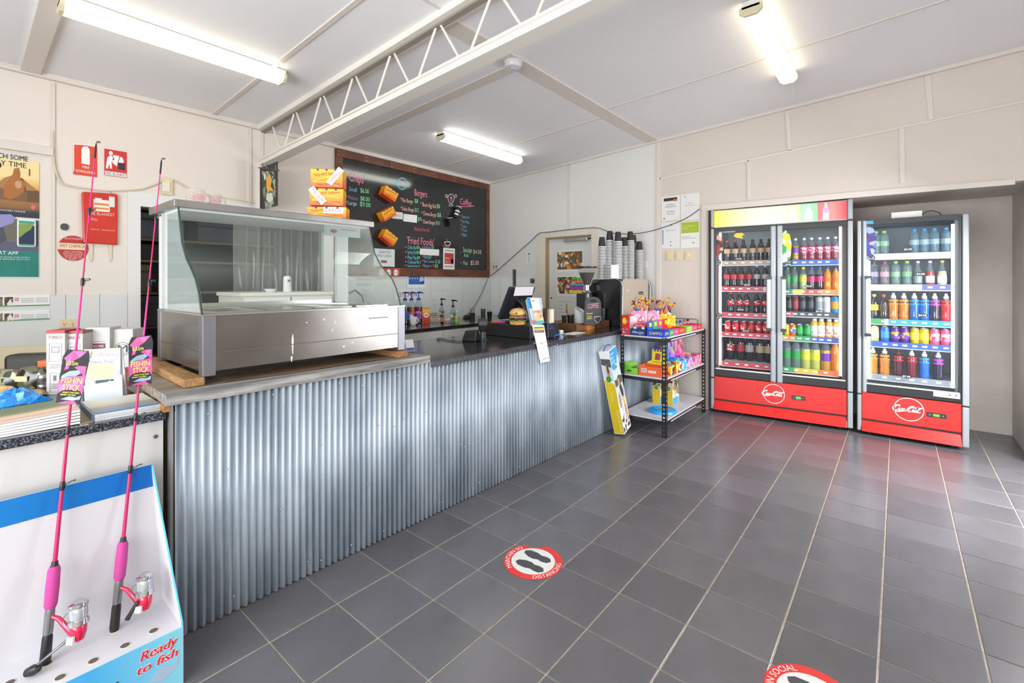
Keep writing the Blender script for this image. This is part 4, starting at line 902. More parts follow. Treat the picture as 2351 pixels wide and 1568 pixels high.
# ------------------------------------------------------------------ things on the left wall
WLF = Wall((XL, 0.0), 90)
WB = Wall((XL + .024, 0.0), 90)     # face of the chalkboard
cb = WLF.thing('chalkboard', 'large black menu chalkboard in a brown timber frame above the kitchen bench', 'chalkboard', 768, 636)
u0 = WLF.uv(768, 500)[0]; u1 = WLF.uv(1121, 500)[0]; ob, vt = 1.475, 2.895
cb.location = (XL, u0, ob); _org[cb.name] = (WLF, u0, ob)
wd, hg = u1 - u0, vt - ob
FRM = C('#7a4630', .5, noise=1, h2='#5a3122', nscale=6, stretch=(1, 1, 1), bump=.2, bscale=30)
m = MB(); m.rect(.07, .08, wd - .06, hg - .07, .004, .020); m.build('board', C('#27282b', .10, noise=.3, nscale=3, coat=.3), cb)
for q in ((0, 0, wd, .105), (0, hg - .085, wd, hg), (0, .105, .085, hg - .085), (wd - .07, .105, wd, hg - .085)): MB().rect(*q, .002, .032).build('frame_member', FRM, cb, bevel=.003)
for i in range(8):
    for v in (.03, hg - .02, hg - .065):
        MB().disc(.03 + (wd - .06) * i / 7, v, .005, .0321, .0345, 8).build('screw_head', C('#d8cfc4', .4, .5), cb)
KW = Wall((XL + .0205, 0.0), 90)
def k5(cx, cy): return (760 + cx / 4.9, 330 + cy / 4.9)
def kuv(cx, cy): a, b_ = KW.uv(*k5(cx, cy)); return a - u0, b_ - ob
_ink = []
def chalk(s, x0, yb, x1, h, col, shear=0):
    m = MB(); _ink.append((col, m)); a, v0 = kuv(x0, yb); b_ = kuv(x1, yb)[0]; v1 = kuv(x0, yb - h)[1]
    m.text(s, a, v0, b_ - a, v1 - v0, .0208, shear)
def stroke(pts, wpx, col, k=5):
    m = MB(); _ink.append((col, m)); ribbon(m, [(*kuv(x, y), wpx / 4.9 * .0062) for x, y in [(p[0], p[1]) for p in sm([(a, b_, 1) for a, b_ in pts], k)]], 0, .0209)
PK, CY, GR, PE, WH, BL, RD, LG = '#f08aa0', '#6fd0dc', '#7fe0a8', '#f0b8a8', '#eeeeee', '#7fa8d8', '#e05a5a', '#a8dcb8'
chalk("'Chips'", 190, 415, 378, 100, PK)
for s, x0, yb, x1, h, c in (('Small', 205, 530, 290, 48, BL), ('$6.00', 330, 547, 425, 52, GR), ('Medium', 195, 622, 305, 42, '#8a7a9c'), ('$8.00', 330, 637, 435, 50, GR), ('Large', 190, 682, 290, 45, '#9fc4d8'), ('$9.00', 325, 700, 445, 50, GR),
    ('Burgers', 940, 580, 1080, 72, PK), ('Plain Burger', 795, 652, 925, 45, PE), ('$8', 940, 662, 978, 45, GR), ('Bacon-Egg Roll', 1030, 703, 1180, 45, PE), ('$8', 1190, 722, 1224, 45, GR),
    ('Delux Burger', 800, 748, 938, 45, PE), ('$12', 945, 765, 986, 45, GR), ('Cheese Burger', 1035, 802, 1188, 45, PE), ('$8', 1195, 822, 1236, 48, GR), ('$9', 978, 866, 1015, 42, GR), ('Dawn Burger', 1040, 896, 1172, 45, PE), ('$10', 1180, 908, 1222, 42, GR),
    ('Extras from $1', 940, 975, 1106, 42, RD), ("'Fried Foods'", 855, 1125, 1158, 82, PK),
    ('Chiko Roll', 860, 1182, 965, 40, CY), ('$4', 970, 1184, 1000, 38, GR), ('Spring Roll', 860, 1237, 968, 40, CY), ('$4', 970, 1238, 998, 38, GR), ('Pluto Pup', 860, 1298, 965, 42, CY), ('$4', 970, 1298, 1000, 38, GR), ('Calamari', 862, 1345, 965, 34, CY), ('$.5', 970, 1345, 1010, 32, CY), ('Seafood stick $', 858, 1385, 1000, 26, CY),
    ('Scallops', 1042, 1175, 1120, 34, BL), ('$1', 1130, 1178, 1158, 34, GR), ('Fish', 1045, 1290, 1090, 38, CY), ('$7', 1098, 1294, 1130, 38, GR), ('Fish Cocktails', 1045, 1338, 1162, 34, BL), ('$1.50', 1172, 1345, 1228, 42, GR), ('Burgers', 1045, 1386, 1120, 34, BL), ('(10)', 1125, 1388, 1162, 34, RD), ('$5', 1168, 1392, 1206, 38, GR),
    ('Coffee', 1452, 680, 1580, 70, PK), ('Cappuccino', 1470, 832, 1560, 34, BL), ('Flat White', 1470, 890, 1556, 34, BL), ('Latte', 1475, 942, 1520, 34, BL), ('Mocha', 1478, 985, 1530, 30, BL), ('Black', 1480, 1040, 1532, 38, BL),
    ('Sausage', 1485, 1217, 1586, 55, LG), ('Rolls', 1498, 1272, 1548, 42, LG), ('$4.00', 1600, 1236, 1692, 48, '#d8b8c0'), ('Pies', 1488, 1362, 1536, 45, LG), ('$5.00', 1570, 1362, 1662, 50, '#e6c4c8')): chalk(s, x0, yb, x1, h, c)
stroke([(1448, 705), (1530, 708), (1610, 700)], 7, PK)
for (x, y) in ((172, 590), (172, 655), (782, 615), (1010, 668), (785, 718), (1020, 770), (1025, 862), (840, 1163), (840, 1217), (840, 1275), (840, 1325), (838, 1368), (1028, 1165), (1032, 1265), (1032, 1315), (1034, 1368), (1458, 805), (1458, 860), (1462, 912), (1464, 962), (1466, 1016), (1460, 1222), (1462, 1340)):
    a, v = kuv(x, y); m = MB(); _ink.append((RD, m)); m.disc(a, v, .011, .0205, .0209, 8)
stroke([(725, 440), (765, 400), (800, 385), (835, 400), (845, 430), (868, 428), (862, 465), (845, 470), (835, 500), (800, 515), (765, 495), (750, 465), (725, 448)], 9, CY)
stroke([(750, 415), (765, 440), (760, 470)], 6, CY)
stroke([(1350, 565), (1322, 585), (1315, 620), (1330, 660), (1350, 670), (1372, 655), (1385, 615), (1375, 580), (1350, 565)], 9, '#e0a8b0')
stroke([(1338, 605), (1350, 598), (1362, 610), (1350, 622), (1340, 612)], 10, '#8ab0d8'); stroke([(1340, 635), (1352, 645), (1364, 632)], 10, RD)
for cx in (1298, 1402): stroke([(cx - 10, 580), (cx, 570), (cx + 10, 582), (cx + 8, 600), (cx - 6, 600), (cx - 10, 580)], 5, WH)
for cx in (1334, 1362): stroke([(cx - 10, 690), (cx, 682), (cx + 10, 692), (cx, 702), (cx - 10, 690)], 5, '#a8d8d0')
stroke([(1275, 1105), (1285, 1140), (1310, 1150), (1335, 1135), (1340, 1105), (1275, 1105)], 7, WH); stroke([(1290, 1070), (1300, 1085), (1315, 1080)], 5, '#b09090'); stroke([(1258, 1140), (1275, 1165), (1310, 1168), (1345, 1150)], 7, RD)
for c_, m in _ink: m.build('chalk_lettering', C(c_, .7), cb)
# blank cover slips and notices fixed to the board
def slip(label, pts, col='#e9e7e6', name='paper_slip', grp=None, cat='paper', lines=()):
    px = [k5(*p) for p in pts]; a = KW.uv(*px[3]); t = thing(name, label, cat, (XL + .0212, a[0], a[1]), 90, grp, wall=True)
    q = [(KW.uv(*p)[0] - a[0], KW.uv(*p)[1] - a[1]) for p in px]
    MB().prism(q, 0, .0015).build('sheet', C(col, .6), t)
    for (mat, shp, fx) in lines:
        mm = MB()
        for r_ in fx:
            (x0, y0), (x1, y1) = [(KW.uv(*k5(*p))[0] - a[0], KW.uv(*k5(*p))[1] - a[1]) for p in (r_[0], r_[1])]
            if len(r_) > 2: mm.text(r_[2], x0, y0, x1 - x0, y1 - y0, .0019)
            else: mm.rect(x0, y0, x1, y1, .0015, .0018)
        mm.build(shp, C(mat, .6), t)
    return t
slip('small white cover slip with faint print on the chalkboard beside the middle food box', [(690, 762), (806, 775), (804, 852), (688, 840)], lines=[('#b0b0b0', 'lettering', [((705, 815), (785, 800), 'CALAMARI')])])
slip('blank white cover slip among the burger prices on the chalkboard', [(814, 788), (968, 805), (965, 890), (811, 872)])
slip('blank white cover slip among the fried food prices on the chalkboard', [(1000, 1178), (1216, 1190), (1214, 1260), (998, 1248)])
slip('white notice with a red printed panel taped to the chalkboard', [(1262, 1172), (1392, 1180), (1388, 1418), (1260, 1412)], name='notice', cat='notice', lines=[('#b83a38', 'red_print', [((1276, 1350), (1378, 1235))]), ('#e8d8b0', 'lettering', [((1282, 1300), (1340, 1282), 'EFTPOS'), ((1285, 1335), (1340, 1318), 'FEE 10')]), ('#8a8a8a', 'grey_print', [((1280, 1205), (1375, 1200)), ((1276, 1385), (1378, 1378))]), ('#f0e8e6', 'white_print', [((1350, 1345), (1374, 1300))])])
slip('white food notice with a small bowl picture at the chalkboard foot', [(482, 1176), (716, 1190), (714, 1385), (478, 1378)], '#d8e2e0', name='notice', cat='notice', lines=[('#3a4a48', 'lettering', [((535, 1228), (665, 1212), 'GRAVY TUB'), ((515, 1268), (680, 1252), 'SMALL 3 LARGE 5')]), ('#a06058', 'bowl_print', [((562, 1340), (628, 1312))]), ('#9aa8a8', 'grey_print', [((500, 1312), (535, 1308)), ((500, 1335), (535, 1331))])])
for i, (x, c_, w_) in enumerate(((530, '#e07a34', 'orange'), (608, '#b84a48', 'red'), (690, '#c84a40', 'red and white'))):
    t = slip(f'{w_} drink price tag on the timber frame below the chalkboard' if i != 1 else 'dark red drink price tag between two others below the chalkboard', [(x, 1398), (x + 76, 1404), (x + 74, 1496), (x - 2, 1490)], c_, name='price_tag', cat='price tag', grp='drink price tags below the chalkboard')
    t.location.x = XL + .0335
    mm = MB(); mm.disc(.045, .045, .034, .0015, .002, 16, .04); mm.build('white_print', C('#efefec', .5), t)
    MB().text(('$2.50', '$4.50', '$1.00')[i], .022, .035, .05, .022, .0024).build('lettering', C('#33443a', .5), t)
# three glued-on chip boxes, two paper cups
OR1 = grad('orange_box', [(0, '#e8541a'), (.5, '#f09a1e'), (1, '#f4bb22')], 2, rough=.45); ORL = C('#cf4416', .5)
def chipbox(name, label, wdt, hgt, dep, s_label=None):
    t = thing(name, label, 'food box')
    a, b_ = wdt / 2, wdt / 2 * .985
    MB().hexa([(-b_, -dep / 2, 0), (b_, -dep / 2, 0), (b_, dep / 2, 0), (-b_, dep / 2, 0), (-a, -dep / 2 - .006, hgt), (a, -dep / 2 - .006, hgt), (a, dep / 2, hgt), (-a, dep / 2, hgt)]).build('carton', OR1, t, bevel=.002)
    B(-a, -dep / 2 - .005, hgt + .0003, a, dep / 2, hgt + .002).build('lid', C('#e8661c', .45), t)
    for k in range(3):
        MB(True).disc(-a * .55 + a * .55 * k, hgt - .004, .007, dep / 2 + .0065, dep / 2 + .0085, 10).build('lid_tab', C('#5a4a66', .6), t)
    return t
def hotprint(t, wdt, hgt, dep, lab=None, slant=0):
    f = dep / 2 + .0068
    m = MB(True); ribbon(m, [(-wdt * .42 + wdt * .8 * i / 10, hgt * (.30 + .25 * math.sin(i / 10 * 2.4)), .006) for i in range(11)], 0, f); ribbon(m, [(-wdt * .40 + wdt * .8 * i / 10, hgt * (.18 + .12 * math.sin(1 + i / 10 * 3)), .004) for i in range(11)], 0, f); m.build('wave_print', C('#f6cf2a', .5), t)
    m = MB(True); m.text('Tasty HOT Delicious', -wdt * .40, hgt * .60, wdt * .8, hgt * .14, f + .0004, 0, 6); m.text('Tasty HOT Delicious', -wdt * .30, hgt * .10, wdt * .7, hgt * .12, f + .0004, 0, 3); m.build('lettering', C('#a8380f', .5), t)
    if lab:
        x, y, w_, h_, an = lab[1:]; cs, sn = math.cos(R(an)), math.sin(R(an))
        r_ = MB(True); r_.prism([(x + a * cs - b_ * sn, y + a * sn + b_ * cs) for a, b_ in ((0, 0), (w_, 0), (w_, h_), (0, h_))], f + .0005, f + .0012); o = r_.build('size_label', C('#f0e4de', .5), t)
        MB(True).text(lab[0], x + w_ * .12 * cs - h_ * .25 * sn, y + w_ * .12 * sn + h_ * .25 * cs, w_ * .76, h_ * .5, f + .0016, 0, an).build('lettering', C('#d86a50', .5), o)
for i, (x, y, rot, wl_) in enumerate(((612, 575, -24, 'topmost'), (592, 797, 30, 'middle'), (605, 1062, -32, 'lowest'))):
    a = KW.uv(*k5(x, y)); t = chipbox('chip_box', f'{wl_} of three orange chip boxes glued flat onto the chalkboard', .195, .115, .10); t['group'] = 'orange boxes glued on the chalkboard'
    hotprint(t, .195, .115, .10)
    t.location = (XL + .079, a[0], a[1]); t.matrix_basis = Matrix.Translation(t.location) @ Matrix.Rotation(R(90), 4, 'Z') @ Matrix.Rotation(R(-rot), 4, 'Y') @ Matrix.Translation((0, 0, -.058))
for i, (x0, y0, x1, y1, lab) in enumerate(((1368, 835, 1412, 722, 'striped black and white paper cup glued to the chalkboard beside the coffee list'), (1325, 930, 1308, 835, 'plain black paper cup glued to the chalkboard below the striped cup'))):
    a, b_ = KW.uv(*k5(x0, y0)), KW.uv(*k5(x1, y1)); t = thing('paper_cup', lab, 'cup'); L = math.hypot(a[0] - b_[0], a[1] - b_[1]); an = math.degrees(math.atan2(b_[0] - a[0], b_[1] - a[1]))
    prof = [(.028, 0), (.042, L * .96), (.043, L)]; MB().lathe(prof, 16).build('cup_wall', C('#1d1d1f', .5), t, smooth=True)
    MB().lathe([(.043, L * .95), (.0445, L * .955), (.0445, L), (.041, L)], 16).build('cup_rim', C('#e8e8e6', .5), t, smooth=True)
    if i == 0:
        for k in (.22, .5): MB().lathe([(.0285 + .014 * k, L * k), (.0285 + .014 * (k + .14), L * (k + .14))], 16, cap0=False, cap1=False).build('white_band', C('#e8e8e6', .5), t, smooth=True)
    t.matrix_basis = Matrix.Translation((XL + .068, a[0], a[1])) @ Matrix.Rotation(R(an), 4, 'X').inverted()
# ------------------------------------------------------------------ notices on the kitchen tiles
def sheet_on(W, w, name, label, cat, l, t_, r_, b_, col, prints=(), th=.0015, grp=None, bev=0):
    """a flat notice given by its photo outline; prints = (kind, colour, items in photo pixels)"""
    W2 = Wall((W.p0[0] + W.n[0] * w, W.p0[1] + W.n[1] * w), W.ang)
    o = W2.thing(name, label, cat, l, b_, grp); c = On(o); m = MB(); c.rect(m, l, t_, r_, b_, 0, th); m.build('sheet', C(col, .5) if isinstance(col, str) else col, o, bevel=bev)
    for i, (nm, colr, items) in enumerate(prints):
        m = MB(); w0 = th + .0003 * (i + 1)
        for it in items:
            if m.v and it[0] in 'rpd' and not nm.endswith(('lettering', 'marking')): m.build(nm, C(colr, .5) if isinstance(colr, str) else colr, o); m = MB()
            if it[0] == 'r': c.rect(m, *it[1:5], th - .0002, w0)
            elif it[0] == 't': c.text(m, it[1], it[2], it[3], it[4], it[5], w0 + .0002, it[6] if len(it) > 6 else 0)
            elif it[0] == 'p': c.poly(m, it[1], th - .0002, w0)
            elif it[0] == 'd':
                u, v = c.uv(it[1], it[2]); ru = c.uv(it[1] + it[3], it[2])[0] - u; rv = abs(c.uv(it[1], it[2] - it[4])[1] - v); m.disc(u, v, ru, th - .0002, w0, 20, rv)
        m.build(nm, C(colr, .5) if isinstance(colr, str) else colr, o)
    return o
sheet_on(WLF, .007, 'notice', 'blue and white hygiene poster on the tiles below the chalkboard', 'notice', 935, 623, 977, 661, '#eceef0', [('blue_print', '#2f66b4', [('r', 938, 630, 974, 653)]), ('pale_print', '#b9d0ea', [('d', 940.5, 639, 1.6, 2.2), ('d', 946.5, 639, 1.6, 2.2), ('d', 952.5, 639, 1.6, 2.2), ('d', 958.5, 639, 1.6, 2.2), ('d', 968, 642, 5, 8)]), ('dark_print', '#1f3f7c', [('p', [(964, 648), (972, 644), (972, 650), (965, 651)])])])
sheet_on(WLF, .007, 'notice', 'white allergen notice on the tiles behind the food warmer glass', 'notice', 812, 638, 860, 673, '#dfe6e2', [('lettering', '#b04a4a', [('t', 'ALLERGEN NOTICE', 820, 643.5, 855, 3.5)]), ('grey_lettering', '#6f7c78', [('t', 'PLEASE ASK OUR STAFF', 818, 652, 855, 2.6), ('t', 'ABOUT INGREDIENTS', 818, 656, 855, 2.6), ('t', 'THANK YOU', 828, 668, 846, 2)])])
sheet_on(WLF, .007, 'kitchen_sign', 'white sign reading KITCHEN in red capitals on the tiles', 'sign', 909, 664, 963, 687, '#e3e6e5', [('lettering', '#9a3434', [('t', 'KITCHEN', 912, 682, 957, 10)])])
# ------------------------------------------------------------------ posters, signs and fittings at the doorway side
SKY = grad('sunset', [(0, '#23304a'), (.10, '#3a3a44'), (.16, '#8a6440'), (.35, '#b07a3c'), (.55, '#dfae62'), (.7, '#f0d898'), (1, '#efd9a4')], 1, rough=.35)
o = sheet_on(WLF, .004, 'tourism_poster', 'sunset travel poster with a bearded traveller, upper of two wall posters', 'poster', -110, 345, 90, 487, SKY, [
    ('rock_print', patches('rocks', ['#8a6238', '#a87a46', '#6a4c34', '#c09050', '#7a5a44'], 9, .4), [('p', [(-20, 455), (-5, 420), (10, 408), (30, 402), (52, 410), (70, 425), (90, 440), (90, 466), (40, 462)])]),
    ('figure_print', '#a86a34', [('p', [(8, 452), (10, 425), (22, 410), (30, 398), (32, 387), (44, 385), (47, 398), (46, 410), (58, 420), (55, 440), (40, 452), (25, 458)])]),
    ('face_print', '#c89a70', [('d', 42, 424, 8, 9)]), ('lighthouse_print', '#7a5a2c', [('r', 66, 388, 69.5, 404)]),
    ('dark_lettering', '#22201c', [('t', 'CATCH SOME', -40, 357, 64, 12), ('t', 'FAMILY TIME', -52, 372, 60, 12), ('d', -1, 379, 4.5, 6)]),
    ('pale_lettering', '#dfe4ea', [('t', 'FISHING IN OUR WATERS ONLINE', -60, 479, 58, 4)]), ('emblem_print', '#d8707a', [('d', 76, 476, 5.5, 5)])])
TEAL = C('#1f7f74', .4, noise=.15, nscale=6)
o = sheet_on(WLF, .004, 'tourism_poster', 'fishing safety poster with a phone map over a teal panel, lower of two wall posters', 'poster', -110, 491, 90, 637, '#e4e4e2', [
    ('photo_print', patches('headland', ['#4a4a58', '#6a665e', '#38363c', '#8a8478', '#5a5a70'], 7, .4), [('r', -110, 492, 89, 570)]),
    ('teal_print', TEAL, [('r', -110, 570, 89, 635)]),
    ('sky_print', '#8c8cc0', [('p', [(-110, 493), (25, 492), (35, 500), (30, 512), (-20, 530), (-110, 530)])]),
    ('phone_print', '#dfe6e0', [('p', [(42, 502), (79, 504), (82, 508), (82, 564), (78, 567), (42, 566), (39, 562), (39, 506)])]),
    ('map_print', '#1f2f4c', [('r', 43, 516, 79, 560)]), ('land_print', '#7f9a48', [('p', [(43, 514), (77, 515), (70, 528), (60, 533), (52, 540), (44, 546)])]), ('screen_print', '#4aa07c', [('r', 43, 506, 79, 513), ('r', 43, 560, 79, 564)]),
    ('lettering', '#e8f0ee', [('t', 'FISHSMART APP', -60, 582, 42, 8), ('t', 'GET THE FREE APP FOR RULES AND SAFETY', -70, 589, 70, 2.6), ('t', 'KNOW THE RULES BEFORE YOU GO', -70, 594, 68, 2.6)])])
o = sheet_on(WLF, .002, 'safety_sign', 'red safety sign with a white extinguisher picture', 'sign', 168, 329.5, 223, 400, '#d9432c', [('white_print', '#f0ebe6', [('p', [(187, 375), (187, 345), (189, 338), (194, 336), (201, 337), (205, 342), (206, 346), (206, 379)])]), ('lettering', '#f0ebe6', [('t', 'FIRE', 189, 386, 205, 6), ('t', 'EXTINGUISHER', 174, 394.5, 218, 6)])])
c = On(o); m = MB(); c.poly(m, [(168, 329.5), (223, 333), (223, 335), (170, 332), (170, 393), (168, 393)], .0015, .0019); m.build('white_edge', C('#f0e6e0', .5), o)
sheet_on(WLF, .002, 'safety_sign', 'red and white safety sign with a figure holding a blanket to a fire', 'sign', 239.5, 341, 291, 402, '#c92d2c', [('white_print', '#f0ebe8', [('d', 254.5, 352, 4.5, 5), ('p', [(246, 362), (252, 357), (260, 360), (262, 366), (256, 372), (257, 387), (252, 387), (251, 375), (247, 388), (243, 385)]), ('p', [(260, 356), (274, 358), (268, 382), (258, 374)]), ('p', [(272, 374), (275, 362), (279, 360), (284, 368), (283, 375)]), ('r', 241, 392, 290, 401)]), ('black_print', '#2c2a2a', [('r', 271, 373, 287, 389)]), ('lettering', '#3c3a38', [('t', 'FIRE BLANKET', 243, 400, 289, 6.5)])])
# fire blanket pouch
PO = C('#d0301f', .35, coat=.2, noise=.15, nscale=5, bump=.3, bscale=12)
pw = WLF.thing('fire_blanket', 'red fire blanket pouch with two pale pull straps hanging on the wall', 'fire blanket', 189, 562); c = On(pw)
P_ = [c.uv(*p) for p in ((190, 558), (268, 563), (269, 450), (266, 446), (188, 441), (186, 446))]
MB().prism(P_, .001, .032).build('pouch', PO, pw, bevel=.008)
m = MB(); c.rect(m, 213, 458, 250, 485, .0322, .0326); m.build('white_print', C('#efe2d8', .5), pw)
m = MB(); c.rect(m, 214, 466, 248, 471, .0328, .0332); c.rect(m, 214, 476, 248, 480, .0328, .0332); m.build('orange_print', C('#d88a3a', .5), pw)
m = MB(); c.text(m, 'FIRE BLANKET', 200, 493, 261, 7, .0328); c.text(m, 'PULL', 208, 507, 222, 6, .0328); c.text(m, 'TABS DOWN TO USE', 206, 528, 226, 3, .0328); c.text(m, 'SHAKE OPEN AND COVER', 232, 530, 262, 3, .0328); m.build('lettering', C('#f0c8bc', .5), pw)
m = MB(); c.rect(m, 216, 455, 232, 463, .0328, .0335); m.build('white_label', C('#e9e2e0', .5), pw)
m = MB(); c.rect(m, 248, 452, 261, 476, .034, .036); m.build('inspection_tag', C('#e0dcd4', .4), pw)
for (l, r_) in ((204, 213), (249, 257)):
    m = MB(); c.poly(m, [(l, 560), (r_, 560), (r_ - 1, 597), (l + 3, 601)], .006, .010); m.build('pull_strap', C('#dccfb4', .7), pw)
MB().tube([(*c.uv(255, 452), .03), (*c.uv(255, 446), .02), (*c.uv(253, 438), .004)], .0015, 5).build('hook', C('#8a8274', .4, .7), pw)
WC_ = WLF.thing('round_sign', 'round red wall sign with a cream band, partly behind the fire blanket', 'sign', 168, 570, w=.002); c = On(WC_)
u, v = c.uv(168, 570); ru = abs(c.uv(132, 570)[0]); rv = abs(c.uv(168, 541)[1])
MB().disc(0, 0, ru, 0, .0015, 32, rv).build('disc', C('#b3322f', .5), WC_)
m = MB(); c.rect(m, 132, 557, 199, 572, .0013, .0018); m.build('cream_band', C('#e6cfae', .5), WC_)
m = MB(); c.text(m, 'WET CHEMICAL', 136, 567, 199, 7, .002); m.build('lettering', C('#8c2c28', .5), WC_)
m = MB(); c.text(m, 'FIRE EXTINGUISHER', 148, 549, 190, 4, .0018)
for i, s in enumerate(('ONLY FOR FIRES', 'INVOLVING COOKING', 'OILS AND FATS NOT', 'TO BE USED ON', 'ELEC')): c.text(m, s, 145 + 2 * abs(i - 1) + (8 if i == 4 else 0), 579 + 4.6 * i, 191 - 2 * abs(i - 1) - (10 if i == 4 else 0), 3.6, .0018)
m.build('pale_lettering', C('#ecc6b8', .5), WC_)
t = WLF.thing('oval_plate', 'small grey oval vent plate with a white rim on the left wall', 'vent', 148, 521); c = On(t); ru = abs(c.uv(136, 521)[0]); rv = abs(c.uv(148, 511)[1])
MB().disc(0, 0, ru, 0, .006, 24, rv).build('rim', C('#e3ddd4', .5), t); MB().disc(0, 0, ru * .86, .0062, .008, 24, rv * .82).build('face', C('#5b6063', .4, .4), t)
for i in range(5): MB().rect(-ru * .7, -rv * .55 + rv * .26 * i, ru * .7, -rv * .55 + rv * .26 * i + .004, .0082, .0095).build('slat', C('#4a4f52', .4, .4), t)
for nm, y0, y1 in (('upper', 679, 707), ('lower', 717, 742)):
    sheet_on(WLF, .0075, 'info_strip', f'{nm} of two long white printed strips on the wall panel with a green border', 'notice', -90, y0, 114, y1, '#e6e6e4', [('green_print', '#5f9a6a', [('r', -90, y1 - 3, 114, y1)]), ('fish_print', patches('fishp', ['#4a4034', '#8a7a58', '#d8d2c8', '#6a5a44', '#e2dcd4'], 40), [('r', 10, y0 + 3, 30, y1 - 5), ('r', -12, y0 + 3, 6, y1 - 5)]), ('red_print', '#d8a0a0', [('r', 33, y0 + 4, 44, y0 + 13)]), ('grey_print', '#a9aaac', [('r', 48, y0 + 6, 78, y0 + 7.5), ('r', 48, y0 + 10, 78, y0 + 11.5), ('r', 48, y0 + 14, 78, y0 + 15.5), ('r', 82, y0 + 5, 110, y0 + 6.5), ('r', 82, y0 + 9, 110, y0 + 10.5), ('r', 82, y0 + 13, 110, y0 + 14.5)])])
def plate(W, w, label, l, t_, r_, b_, col='#dccba2', kind='switch', n=1):
    W2 = Wall((W.p0[0] + W.n[0] * w, W.p0[1] + W.n[1] * w), W.ang); o = W2.thing('power_outlet' if kind == 'outlet' else 'light_switch', label, 'power outlet' if kind == 'outlet' else 'switch', l, b_); c = On(o)
    m = MB(); c.rect(m, l, t_, r_, b_, 0, .010); m.build('wall_plate', C(col, .4), o, bevel=.002)
    if kind == 'switch':
        h = (b_ - t_)
        for k in range(n): m = MB(); c.rect(m, l + (r_ - l) * .35, t_ + h * (.2 + .8 * k / n), l + (r_ - l) * .65, t_ + h * (.2 + .8 * k / n) + h * .3 / n, .0102, .014); m.build('rocker', C('#e6d9b8', .4), o)
    else:
        m = MB()
        for x in (.25, .72):
            for dx, dy in ((-.05, 0), (.05, 0), (0, .22)): c.rect(m, l + (r_ - l) * (x + dx) - .5, t_ + (b_ - t_) * (.5 + dy) - 1, l + (r_ - l) * (x + dx) + .7, t_ + (b_ - t_) * (.5 + dy) + 2.5, .0102, .0106)
        m.build('socket_marking', C('#4a443a', .6), o)
    return o
plate(WLF, .007, 'cream double power outlet low on the left wall behind the sauce boxes', 137, 733, 179, 753, kind='outlet')
o = plate(WLF, .013, 'cream and white light switch above the doorway frame', 372, 408, 396, 446)
c = On(o); m = MB(); c.rect(m, 371, 419, 389, 439, .0105, .02); m.build('white_cover', C('#e0d9cc', .5), o)
def cable(W, w, pts, r, name, label, col):
    W2 = Wall((W.p0[0] + W.n[0] * w, W.p0[1] + W.n[1] * w), W.ang); P = [W2.at(*W2.uv(*p)) for p in pts]; k = []
    for p in sm([tuple(p) for p in P], 5): k.append(p)
    q = k[0]; o = MB().tube([(a - q[0], b_ - q[1], c_ - q[2]) for a, b_, c_ in k], r, 6).build(name, C(col, .6), None, smooth=True, loc=q); return tag(o, label, 'cable')
cable(WLF, .016, [(121, 300), (122, 345), (126, 385), (136, 412), (150, 424), (200, 433), (245, 438), (290, 437), (325, 434), (350, 426), (368, 418)], .006, 'wall_cable', 'pale painted cable drooping across the left wall to the light switch', '#d5c8b4')
cable(WLF, .016, [(396, 412), (420, 425), (450, 445), (500, 452), (540, 458), (585, 466)], .004, 'wall_cable', 'thin pale cable running along the wall from the light switch behind the jugs', '#d5c8b4')
# ------------------------------------------------------------------ far wall: papers, switches, clock, posters on the door
sheet_on(WF, .002, 'notice', 'white paper with a dark picture strip, upper pair nearest the post', 'notice', 1519, 453, 1561, 508, '#e3e1de', [('dark_print', '#2e2826', [('r', 1524, 456, 1555, 463)]), ('brown_print', '#b0683a', [('r', 1546, 457, 1555, 462)]), ('lettering', '#5c5c5c', [('t', 'CERTIFICATE OF', 1530, 472, 1550, 2.6), ('t', 'REGISTRATION', 1528, 477, 1552, 2.6), ('t', 'FOOD PREMISES', 1530, 488, 1550, 2.6), ('t', 'THIS YEAR', 1532, 493, 1548, 2.4)]), ('red_print', '#b04a4a', [('d', 1525, 502, 1.8, 1.8)])])
sheet_on(WF, .002, 'notice', 'plain white paper with faint print, upper pair nearest the fridges', 'notice', 1563, 447, 1606, 507, '#e1e0dd', [('lettering', '#9a9a9a', [('t', 'LIQUOR', 1577, 468, 1592, 2.4), ('t', 'TRADING HOURS AND LICENCE', 1570, 474, 1600, 2.4)]), ('dot_marking', '#777777', [('d', 1573, 452, 1.4, 1.4)])])
sheet_on(WF, .002, 'notice', 'white paper with a blue side strip, lower pair nearest the post', 'notice', 1519, 511, 1561, 571, '#dfdfde', [('blue_print', '#5a7aa8', [('r', 1521, 528, 1523, 562)]), ('lettering', '#8a8a8a', [('t', 'PUBLIC LIABILITY', 1528, 531, 1552, 2.4)]), ('dot_marking', '#666666', [('d', 1541, 517, 1.6, 1.6), ('d', 1540, 555, 1.4, 1.4), ('d', 1540, 563, 1.4, 1.4)])])
sheet_on(WF, .002, 'notice', 'white certificate with a lime green header, lower pair nearest the fridges', 'notice', 1563, 509, 1606, 570, '#e3e2df', [('green_print', '#a3b824', [('r', 1564.5, 511, 1604.5, 536)]), ('pale_lettering', '#dfe6a8', [('t', 'SAFETY CERTIFICATE', 1567, 522, 1594, 3), ('t', 'OF TESTING', 1567, 527, 1580, 3)]), ('lettering', '#777777', [('t', 'THIS IS TO CERTIFY', 1565, 545, 1584, 2.2), ('t', 'ALL EQUIPMENT TESTED ON SITE', 1565, 549, 1598, 2.2)]), ('dot_marking', '#555555', [('d', 1592, 557, 1.5, 1.5)])])
